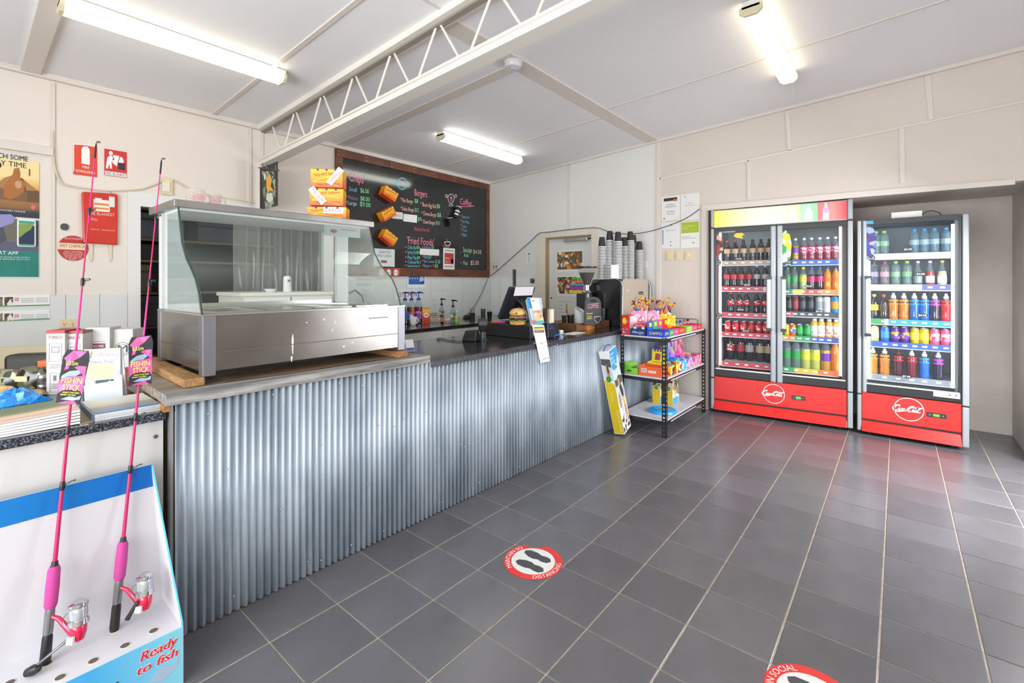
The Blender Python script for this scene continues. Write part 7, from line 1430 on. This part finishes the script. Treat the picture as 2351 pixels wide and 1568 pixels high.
for lab, y0, y1, c_, hc, hh, top in (('yellow and red lolly carton beside the front post on the middle shelf', 4.27, 4.55, patches('mix1', ['#f0d01e', '#c83a2a', '#f0e8dc', '#f0d01e', '#5a2a3a'], 22), None, 0, .085), ('light blue lolly carton with a blue back card on the middle shelf', 4.555, 4.715, patches('mixb', ['#3a9ae0', '#5ab4ee', '#2a7ad0', '#bfe0f6'], 26), patches('mixb2', ['#3aa0e8', '#7ac4f2', '#2a7ad0'], 22), .16, .10), ('purple lolly carton with a purple back card on the middle shelf', 4.72, 4.885, patches('mixp', ['#a86ad0', '#c89ae4', '#8a4ab8', '#e0c8a0'], 26), patches('mixp2', ['#b47ad8', '#d0a8e8', '#8a4ac0', '#a8b87a'], 22), .18, .10), ('pink lolly carton with a pink back card at the wall end of the middle shelf', 4.89, 5.14, patches('mixk', ['#e8589c', '#f090bc', '#d83a84', '#e0c0a0'], 26), patches('mixk2', ['#ec5aa4', '#f49ac4', '#c83a7a', '#9ab87a'], 22), .19, .10)):
    t = carton('lolly_carton', lab, 'carton', -1.82, y0, -1.628, y1, RM, top, c_, None, group='lolly cartons on the middle shelf', openb=True, inside='#c9c4cc')
    if hc: header(t, -(y1 - y0) / 2 + .005, (y1 - y0) / 2 - .005, -.085, .02, hh + .04, hc, .12, ax='y')
t = carton('lolly_carton', 'dark red lolly card standing behind the pink carton on the middle shelf', 'card', -1.86, 5.02, -1.835, 5.14, RM, .25, patches('mixr', ['#8a2430', '#c8a0a0', '#6a1a24', '#a83a44'], 22))
# bottom shelf
for i, (x0, y0, x1, y1, w_) in enumerate(((-1.945, 4.60, -1.865, 4.76, 'nearest the counter'), (-1.825, 4.62, -1.745, 4.80, 'nearest the shop'))):
    t = carton('game_carton', f'yellow and white beach game carton on the bottom shelf, {w_}', 'carton', x0, y0, x1, y1, RB, .255, '#e3bd1e', group='game cartons on the bottom shelf'); a, b_ = .04, (y1 - y0) / 2
    m = MB(True); m.rect(-a, .185, a, .2535, b_ + .0003, b_ + .001); m.build('photo_print', patches('game1', ['#4a4a34', '#8a8a5a', '#cfc8a8', '#6a6a4a', '#2a2a2a'], 30), t)
    m = MB(True); m.disc(.0, .165, .022, b_ + .0011, b_ + .0016, 16); m.build('green_print', C('#3a7a34', .5), t); m = MB(True); m.ring(0, .165, .022, .026, b_ + .0011, b_ + .0016, 16); m.build('white_edge', C('#efefe6', .5), t); MB(True).text('FUN', -.014, .159, .028, .012, b_ + .0019).build('lettering', C('#cfe0b0', .5), t)
    m = MB(True); m.text('CRICKET', -.024, .03, .09, .014, b_ + .0011, 0, 90); m.text('BEACH', .008, .03, .07, .012, b_ + .0011, 0, 90); 
    m.build('pale_lettering', C('#f4e48a', .5), t)
    B(a + .0003, -b_ + .003, .003, a + .001, b_ - .003, .252).build('side_print', patches('game2', ['#e8e6da', '#c8b890', '#5a5a44', '#e8e6da', '#8a8a6a'], 18), t); B(a + .0012, -b_ + .004, .004, a + .0018, b_ - .03, .075).build('blue_print', C('#4aa8e0', .5), t)
p, s = base(1521, 945, RB); t = thing('flying_disc', 'bright blue plastic flying disc lying on the bottom shelf', 'flying disc', (p.x, p.y, RB), 0)
MB().lathe([(.128, .0), (.132, .008), (.126, .022), (.110, .030), (.106, .027), (.080, .033), (.076, .030), (.001, .033)], 36).build('disc', C('#1f9ae0', .35, coat=.2), t, smooth=True); MB().lathe([(.024, .0335), (.024, .0342)], 16, sx=1.4).build('orange_print', C('#d89a6a', .5), t)
# cricket carton leaning on the counter end
a_ = R(6); e1 = Vector((-math.cos(a_), -math.sin(a_), 0)) * .098; e2 = Vector((-math.sin(a_), math.cos(a_), 0)) * .185
b0 = onZ(1434, 1003, 0) + Vector((0, 0, .022)); tp = onX(1397, 806, -1.985); up = tp - b0; up_d = up.normalized(); e1 = (e1 - up_d * e1.dot(up_d)).normalized() * .098; e2 = (e2 - up_d * e2.dot(up_d)).normalized() * .185; H = up.length
t = thing('cricket_set_carton', 'tall yellow and white beach cricket carton leaning between counter and rack', 'carton', b0)
def Q(a, b_, c): return e1 * a + e2 * b_ + up * c
MB().hexa([Q(0, 0, 0), Q(0, 1, 0), Q(1, 1, 0), Q(1, 0, 0), Q(0, 0, 1), Q(0, 1, 1), Q(1, 1, 1), Q(1, 0, 1)]).build('carton', C('#e9e8e4', .45), t)
nf = e1.normalized() * -1; ns = e2.normalized() * -1
def fp(name, pts, mat, w): 
    m = MB(); P = [e2 * x + up * y + nf * w for x, y in pts]; m.add(P, [tuple(range(len(P)))]); m.build(name, C(mat, .45) if isinstance(mat, str) else mat, t)
def sp(name, pts, mat, w):
    m = MB(); P = [e1 * (1 - x) + up * y + ns * w for x, y in pts]; m.add(P, [tuple(range(len(P)))]); m.build(name, C(mat, .45) if isinstance(mat, str) else mat, t)
def stxt(s_, face, x0, y0, x1, h, mat, w, vert=False):
    v, f, _ = text_geo(s_); m = MB(); E, O, n_ = (e2, Vector((0, 0, 0)), nf) if face == 'f' else (e1 * -1, e1, ns); L_ = up.length / E.length
    P = []
    for x, y in v:
        a, b_ = (x0 - y * h, y0 + x * (x1 - y0)) if vert else (x0 + x * (x1 - x0), y0 + y * h)
        P.append(O + E * a + up * b_ + n_ * w)
    m.add(P, f); m.build('lettering', C(mat, .5), t)
sp('yellow_print', [(.03, .01), (.97, .01), (.97, .60), (.03, .66)], '#dfc21c', .0006); sp('photo_print', [(.03, .68), (.97, .64), (.97, .80), (.03, .86)], '#cfd6da', .0006); sp('hill_print', [(.03, .84), (.97, .80), (.97, .90), (.03, .91)], '#4a544c', .0008); sp('person_print', [(.45, .66), (.62, .66), (.75, .74), (.66, .83), (.52, .85), (.40, .80), (.44, .73)], '#b08a64', .001); sp('shirt_print', [(.50, .75), (.68, .74), (.66, .83), (.55, .84)], '#3a3c40', .0012)
m = MB(); P = [e1 * (1 - .5 - .26 * math.cos(q)) + up * (.665 + .036 * math.sin(q)) + ns * .0013 for q in [2 * math.pi * i / 18 for i in range(18)]]; m.add(P, [tuple(range(18))]); m.build('green_print', C('#3f8a34', .5), t)
stxt('BEACH CRICKET SET', 's', .86, .03, .30, .20, '#f2eaa0', .0012, True); stxt('Leisure', 's', .55, .40, .52, .18, '#f2eaa0', .0012, True)
fp('sky_print', [(.03, .55), (.97, .55), (.97, .99), (.03, .99)], '#c9d4dc', .0006); fp('blue_print', [(.03, .99), (.97, .99), (.97, .90), (.80, .86), (.70, .80), (.45, .82), (.35, .74), (.03, .78)], '#3a9ad8', .0008)
fp('hill_print', [(.03, .56), (.97, .56), (.97, .64), (.55, .67), (.30, .63), (.03, .65)], '#4f5a50', .0009); fp('sea_print', [(.03, .36), (.97, .36), (.97, .56), (.03, .56)], '#c4cfd8', .0007); fp('sand_print', [(.03, .01), (.97, .01), (.97, .20), (.03, .22)], patches('pebble', ['#e4ddd0', '#2c2a28', '#d8cfc0', '#efe9de'], 45), .0007)
fp('person_print', [(.42, .55), (.58, .57), (.62, .62), (.50, .64), (.38, .61)], '#c49a74', .0011); fp('shirt_print', [(.45, .54), (.70, .56), (.86, .46), (.80, .38), (.62, .40), (.50, .46)], '#3c3e42', .0012); fp('shorts_print', [(.60, .40), (.84, .40), (.86, .31), (.66, .30)], '#d8b84a', .0013); fp('legs_print', [(.66, .30), (.84, .31), (.92, .14), (.84, .13), (.76, .22), (.70, .12), (.62, .12)], '#b98a62', .0012)
fp('child_print', [(.16, .30), (.34, .30), (.36, .44), (.28, .48), (.18, .44)], '#b07a5a', .0012); fp('bat_print', [(.36, .12), (.46, .12), (.52, .36), (.44, .38)], '#a8c8e8', .0013)
for i, (s_, y) in enumerate((('5-Piece', .93), ('BEACH', .88), ('CRICKET', .83))): stxt(s_, 'f', .08, y, .55 if i != 1 else .42, .030, '#eaf4fa', .0012)
m = MB(); P = [e2 * (.52 + .11 * math.cos(q)) + up * (.775 + .026 * math.sin(q)) + nf * .0013 for q in [2 * math.pi * i / 18 for i in range(18)]]; m.add(P, [tuple(range(18))]); m.build('green_print', C('#4a9a3a', .5), t)
MB().tube([Q(.5, .0, 1.0), Q(.5, .3, 1.03), Q(.5, .7, 1.03), Q(.5, 1, 1.0)], .006, 6).build('carry_handle', C('#2f6fb8', .4), t, smooth=True)
# ------------------------------------------------------------------ on the low counter at the left
LZ = GT + .0003
def lbox(label, l, r_, tp, b_, dep, name='sauce_carton', ang=52, topc='#a8322c', title=None, body='#c6c3c0', prints=(), grp='white sauce cartons on the low counter', topband=True):
    p, s = base((l + r_) / 2, b_, LZ); W = Wall((p.x, p.y), ang); u0, v0 = W.uv(l, b_); u1 = W.uv(r_, b_)[0]; v1 = W.uv((l + r_) / 2, tp)[1]; hh = v1 - LZ
    t = thing(name, label, 'carton', (p.x, p.y, LZ), ang, grp); a0, a1 = W.uv(l, b_)[0], W.uv(r_, b_)[0]
    B(a0, 0, 0, a1, dep, hh).build('carton', C(body, .55), t, bevel=.0015); w_ = a1 - a0
    if topband: B(a0, -.0008, hh * .955, a1, dep, hh + .0008).build('red_edge', C(topc, .5), t)
    if title: MB(True).text(title, a0 + w_ * .12, hh * .87, w_ * .76, hh * .05, .0009).build('lettering', C('#8a3a34', .5), t)
    for nm, col, shp in prints:
        m = MB(True)
        for q in shp:
            if q[0] == 'r': m.rect(a0 + w_ * q[1], hh * q[2], a0 + w_ * q[3], hh * q[4], .0004, .0009)
            elif q[0] == 't': m.text(q[1], a0 + w_ * q[2], hh * q[3], w_ * q[4], hh * q[5], .0012)
            elif q[0] == 'o': m.ring(a0 + w_ * q[1], hh * q[2], q[3], q[4], .0004, .0009, 30)
            elif q[0] == 'f':
                (x0, y0, x1, y1), th = q[1:5], .0012; X0, Y0, X1, Y1 = a0 + w_ * x0, hh * y0, a0 + w_ * x1, hh * y1
                for z in ((X0, Y0, X1, Y0 + th), (X0, Y1 - th, X1, Y1), (X0, Y0, X0 + th, Y1), (X1 - th, Y0, X1, Y1)): m.rect(*z, .0004, .0009)
        m.build(nm, C(col, .5), t)
    return t
PRT = (('line_print', '#6a6664', (('f', .16, .52, .84, .80), ('r', .28, .74, .72, .75), ('r', .28, .66, .72, .67), ('r', .3, .67, .32, .74), ('r', .68, .67, .70, .74), ('r', .2, .47, .8, .475), ('r', .2, .45, .8, .455), ('r', .2, .43, .8, .435), ('r', .2, .41, .7, .415), ('f', .2, .04, .72, .34), ('r', .38, .22, .54, .30), ('r', .28, .16, .64, .17), ('r', .28, .13, .64, .14), ('r', .28, .10, .64, .11))),)
lbox('tall white tomato sauce carton with a red top edge on the low counter', 106, 149, 759, 906, .10, title='TOMATO', prints=PRT)
lbox('tall white barbecue sauce carton beside the tomato one', 150, 190, 760, 902, .10, title='BARBECUE', prints=PRT)
lbox('white carton with a dark red MESS FREE panel behind the brochure holder', 196, 252, 752, 893, .09, topc='#b8503a', topband=False, prints=(('red_print', '#6a2028', (('r', .20, .66, .82, .74),)), ('lettering', '#f0e4e0', (('t', 'MESS FREE', .26, .68, .50, .035),)), ('line_print', '#7a3a3a', (('r', .20, .77, .82, .775),)), ('dark_lettering', '#4a4444', (('t', 'PORTION CONTROL', .26, .62, .50, .02),))))
lbox('white carton with a round black monogram and dark red foot', 253, 305, 756, 888, .09, topband=False, prints=(('red_print', '#7a2c30', (('r', .0, .0, 1, .34),)), ('circle_print', '#2a2828', (('o', .55, .66, .030, .032), ('o', .55, .66, .022, .0232))), ('lettering', '#232222', (('t', 'M', .34, .60, .42, .13),))))
# brochure holder with walking trail leaflets
p, s = base(245, 918, LZ); W = Wall((p.x, p.y), 46)
def trailpiece(): 
    t = W.thing('brochure_holder', 'white brochure holder with a walking trails leaflet on the low counter', 'brochure holder', 245, 918); c = On(t); t.location.z = LZ
    m = MB(); c.poly(m, [(201, 920), (288, 906), (286, 858), (280, 860), (278, 871), (199, 884)], .012, .016); m.build('front_pocket', C('#ccd1d5', .35), t)
    m = MB(); c.poly(m, [(201, 920), (288, 906), (279, 800), (190, 803)], -.010, -.006); m.build('back_plate', C('#dfe2e6', .3), t)
    m = MB(); c.poly(m, [(204, 919), (284, 908), (284, 905), (204, 916)], -.006, .012); m.build('pocket_floor', C('#dfe2e6', .3), t)
    m = MB(); c.poly(m, [(200, 912), (279, 900), (278, 798), (192, 804)], 0, .006); l = m.build('leaflet', C('#e6e4e4', .5), t)
    m = MB(); c.poly(m, [(200, 836), (266, 832), (266, 868), (202, 873)], .0061, .0066); m.build('yellow_print', C('#dfdc9a', .5), l)
    m = MB(); c.poly(m, [(268, 801), (277, 800), (279, 864), (269, 866)], .0061, .0066); m.build('grey_print', patches('trailside', ['#b8b8c4', '#d0d0d8', '#a4a4b4'], 40), l)
    m = MB(); c.poly(m, [(203, 874), (264, 869), (264, 879), (203, 884)], .0061, .0066); m.build('photo_print', patches('trailphoto', ['#3a5058', '#8a9a9c', '#c8d0ce', '#5a6a60'], 40), l)
    m = MB(); c.text(m, 'reflections', 225, 817, 266, 8, .0068); m.build('lettering', C('#c06a80', .5), l)
    m = MB(); c.text(m, 'Walking Trails', 203, 834, 264, 8, .0068); m.build('grey_lettering', C('#6f6a80', .5), l)
    m = MB()
    for i in range(6): c.text(m, ('Follow the marked trails around', 'the lake and the headland with', 'views over the water and the', 'quiet bays along the foreshore', 'Ask at the kiosk for maps', 'and opening hours')[i], 208 + (6 if i > 3 else 0), 842 + 4 * i + (4 if i > 3 else 0), 258 - (6 if i > 3 else 0), 1.8, .0070)
    m.build('small_lettering', C('#b0ac7a', .5), l)
    u, v = c.uv(212, 814)
    for k in range(6):
        a = R(60 * k + 20); m = MB(); m.prism([(u, v), (u + .008 * math.cos(a - .35), v + .008 * math.sin(a - .35)), (u + .017 * math.cos(a), v + .017 * math.sin(a)), (u + .008 * math.cos(a + .35), v + .008 * math.sin(a + .35))], .0061, .0067); m.build('petal_logo', C(('#d8a02a', '#c83a5a', '#3a78b8', '#d86a3a', '#2a5a8a', '#e0c03a')[k], .5), l)
trailpiece()
def magstack(label, x0, x1, y0, y1, n, th, cover, curl=0, ang=0, top_kind=None, edge='#d9d8d6'):
    t = thing('magazine_stack', label, 'magazines', (x1, y0, LZ), ang)
    for k in range(n):
        d = random.uniform(-.003, .003); z = th * k
        rows = []
        m = MB(); nn = 10; dy = (y1 - y0)
        for zz in (z, z + th * .9):
            rows.append([(0 + d, dy * i / nn, zz + curl * (i / nn) ** 2 * (k + 1) / n) for i in range(nn + 1)]); rows.append([(-(x1 - x0) + d, dy * i / nn, zz + curl * (i / nn) ** 2 * (k + 1) / n) for i in range(nn + 1)])
        V = [q for r_ in rows for q in r_]; q = nn + 1; F = []
        for i in range(nn): F += [(i, i + 1, 2 * q + i + 1, 2 * q + i), (q + i, 3 * q + i, 3 * q + i + 1, q + i + 1), (2 * q + i, 2 * q + i + 1, 3 * q + i + 1, 3 * q + i), (i, q + i, q + i + 1, i + 1)]
        F += [(0, 2 * q, 3 * q, q), (nn, q + nn, 3 * q + nn, 2 * q + nn)]
        m.add(V, F); m.build('magazine', C(edge, .6), t)
    V = [(-.002 + d * 0, dy * i / nn, th * n + .0004 + curl * (i / nn) ** 2) for i in range(nn + 1)] + [(-(x1 - x0) + .002, dy * i / nn, th * n + .0004 + curl * (i / nn) ** 2) for i in range(nn + 1)]
    m = MB().add(V, [(i, i + 1, nn + 2 + i, nn + 1 + i) for i in range(nn)]); m.build('cover', cover, t); return t
COV1 = grad('cover_forest', [(0, '#6a7a5a'), (.25, '#7f8a66'), (.35, '#c8a078'), (.5, '#d8c8b4'), (.75, '#d9a88a'), (1, '#d8d4cc')], 0, .35)
COV2 = grad('cover_sea', [(0, '#d8d6cc'), (.35, '#c8c4b8'), (.55, '#a89484'), (.7, '#8a9cb0'), (1, '#6a86a8')], 0, .25)
t = magstack('thick stack of magazines with a green and orange cover at the counter edge', -2.50, -2.235, -.10, .285, 5, .0082, COV1, curl=.012, edge='#dcdbd9')
m = MB(); v, f, _ = text_geo('coastlife'); m.add([(-.075 + -y * -.018, .06 + x * .13, .0462) for x, y in v], f); m.build('lettering', C('#ece8e0', .5), t)
t = magstack('lower stack of glossy blue magazines in front of the brochure holder', -2.52, -2.235, .325, .52, 3, .0085, COV2, edge='#cfd2d6')
B(-.285, -.006, .0, -.004, -.001, .025).build('spine_side', C('#5f6f84', .4), t)
p = thing('paper_sheet', 'brown paper sheet lying between the two magazine stacks', 'paper', (-2.23, .29, LZ), 90); B(0, 0, 0, .03, .30, .0015).build('sheet', C('#a4917a', .7), p)
# shop goods further back
t, s = stand('plastic_bag', 'crumpled bright blue plastic bag on the low counter', 'plastic bag', 36, 935, LZ, 60)
m = MB(); n = 16; vs = []
for j, (r_, z) in enumerate(((.075, 0), (.085, .015), (.07, .04), (.045, .06), (.02, .072))): vs += [((r_ * (1 + .22 * math.sin(3 * a + j) + .12 * math.sin(7 * a + 2 * j))) * math.cos(a) * 1.1, (r_ * (1 + .2 * math.cos(4 * a + j))) * math.sin(a) * .8, z + (.008 * math.sin(5 * a + j * 2) if j else 0)) for a in [2 * math.pi * i / n for i in range(n)]]
m.add(vs, [(j * n + i, j * n + (i + 1) % n, (j + 1) * n + (i + 1) % n, (j + 1) * n + i) for j in range(4) for i in range(n)] + [tuple(4 * n + i for i in range(n))]); m.build('bag', C('#1f86d8', .2, coat=.5, bump=.6, bscale=30, bdist=.02), t, smooth=False)
B(.03, -.06, 0, .09, -.045, .02).build('black_print', C('#1c1c20', .4), t)
def lump(name, label, cat, px, py, rx, ry, h, mat, ang=40, grp=None):
    t, s = stand(name, label, cat, px, py, LZ, ang, grp); m = MB(); n = 14; vs = []
    for j, (f, z) in enumerate(((.8, 0), (1, .25), (.95, .6), (.6, .92), (.2, 1))): vs += [(rx * f * (1 + .12 * math.sin(4 * a + j * 1.7)) * math.cos(a), ry * f * (1 + .12 * math.cos(5 * a + j)) * math.sin(a), h * z) for a in [2 * math.pi * i / n for i in range(n)]]
    m.add(vs, [(j * n + i, j * n + (i + 1) % n, (j + 1) * n + (i + 1) % n, (j + 1) * n + i) for j in range(4) for i in range(n)] + [tuple(range(n - 1, -1, -1)), tuple(4 * n + i for i in range(n))]); m.build('packet', mat, t, smooth=True)
    m = MB(True); m.rect(-rx * .4, h * .35, rx * .4, h * .6, ry * .98, ry * 1.08); m.build('label_print', C('#d8c8a0', .5), t); return t
lump('bait_packet', 'shiny camouflage patterned packet heaped on the low counter', 'packet', 12, 888, .09, .05, .085, patches('camo', ['#3a3a2c', '#8a8a6a', '#1f201c', '#6a6a4a', '#c8c4a8'], 22, .2, .5)); lump('bait_packet', 'dark olive crumpled packet beside the camouflage one', 'packet', 72, 888, .07, .045, .10, patches('olive', ['#2c2c24', '#5a5a40', '#1a1a18', '#9a9478'], 24, .2, .5))
lump('bait_packet', 'orange and yellow printed packet in front of the camouflage one', 'packet', 4, 921, .06, .04, .065, patches('orangep', ['#c8843a', '#d8b46a', '#b84a2a', '#e8d0a0', '#6a7a3a'], 30, .25, .4)); lump('bait_packet', 'flat tan packet lying at the front of the packet heap', 'packet', 82, 908, .045, .025, .028, C('#b9a478', .4, noise=.4, nscale=30))
t, s = stand('tackle_case', 'black tackle case with a red strip behind the packets', 'case', 66, 872, LZ, 55); B(-.11, 0, 0, .10, .10, .13).build('case', C('#2a2723', .5, noise=.3, nscale=10), t, bevel=.02); B(-.02, -.003, .03, .095, -.0005, .05).build('red_print', C('#c8301f', .5), t); B(-.07, -.003, .02, -.025, -.0005, .05).build('yellow_print', C('#c8a84a', .5), t)
t, s = stand('small_box', 'small brown and orange box beside the tomato sauce carton', 'box', 100, 876, LZ, 52); B(-.025, 0, 0, .02, .06, .075).build('carton', C('#6a4426', .6), t); B(-.025, -.0006, .0755, .02, .06, .105).build('orange_band', C('#e0682a', .5), t)
for i in range(2):
    p, s = base(103, 903, LZ); t = thing('tin', ('lower', 'upper')[i] + ' of two small silver tins stacked beside the sauce cartons', 'tin', (p.x - .02, p.y - .005, LZ + .0415 * i), 30, 'silver tins on the low counter'); MB().lathe([(.017, 0), (.018, .002), (.018, .038), (.017, .04)], 14).build('tin', C('#b9b8bc', .25, .9), t, smooth=True); MB().lathe([(.0183, .009), (.0183, .028)], 14, cap0=False, cap1=False).build('label_wrap', C('#5a4a48', .5), t, smooth=True)
t, s = stand('display_tray', 'long beige plastic tray at the back of the low counter', 'tray', 40, 850, LZ, 62); boxes('tray_side', C('#b5a888', .6), t, (-.30, .10, 0, .22, .115, .125), (-.30, .1155, 0, -.29, .30, .10), (.21, .1155, 0, .22, .30, .10)); B(-.29, .1155, 0, .21, .30, .01).build('tray_floor', C('#a89a7c', .6), t)
# ------------------------------------------------------------------ distancing stickers on the floor
def floorsticker(label, cx, cy, r_, ang, torn):
    t = thing('floor_sticker', label, 'floor sticker', (cx, cy, .0003), ang, 'round distancing stickers on the floor')
    n = 48; P = []
    for i in range(n):
        a = 2 * math.pi * i / n; d = math.degrees(a); rr_ = r_
        if torn and 12 < d < 52: rr_ = r_ * (.83 + .03 * math.sin(d * .6))
        P.append((rr_ * math.cos(a), rr_ * math.sin(a)))
    MB().prism(P, 0, .0006).build('red_disc', C('#d9342f', .4), t)
    MB().disc(0, 0, r_ * .74, .0006, .0009, 40).build('white_disc', C('#dededa', .4), t)
    foot = [(-.035, -.02), (-.028, -.055), (.0, -.072), (.028, -.05), (.030, -.015), (.024, .01), (.036, .05), (.034, .10), (.012, .128), (-.016, .12), (-.036, .08), (-.040, .04), (-.028, .01)]
    for s_, x, y in ((-1, -.055, -.015), (1, .055, .0)):
        f = r_ / .185; MB().prism([((x + s_ * a * .95) * f, (y + b_ - .025) * f) for a, b_ in foot], .0009, .0012).build('footprint', C('#45454a', .5), t)
    m = MB(); m.arctext('MAINTAIN SOCIAL' if not torn else 'MAINTAIN SO', 0, 0, r_ * .79, 106 if torn else 90, 92 if torn else 125, r_ * .16, .0011); m.build('lettering', C('#f0e6e4', .5), t); m = MB(); m.arctext('DISTANCING', 0, 0, r_ * .95, -105, 84, r_ * .16, .0011, inward=True); m.build('lettering', C('#f0e6e4', .5), t)
    return t
q_ = onZ(1187, 1278, 0) - onZ(1245, 1303, 0); SA = math.degrees(math.atan2(q_.y, q_.x)) - 90
p = onZ(1224, 1288, 0); floorsticker('round red and white floor sticker with a torn edge, in front of the counter', p.x, p.y, .148, SA, True)
p = onZ(1868, 1607, 0); floorsticker('round red and white floor sticker with its rim whole, further from the counter', p.x, p.y, .148, SA, False)
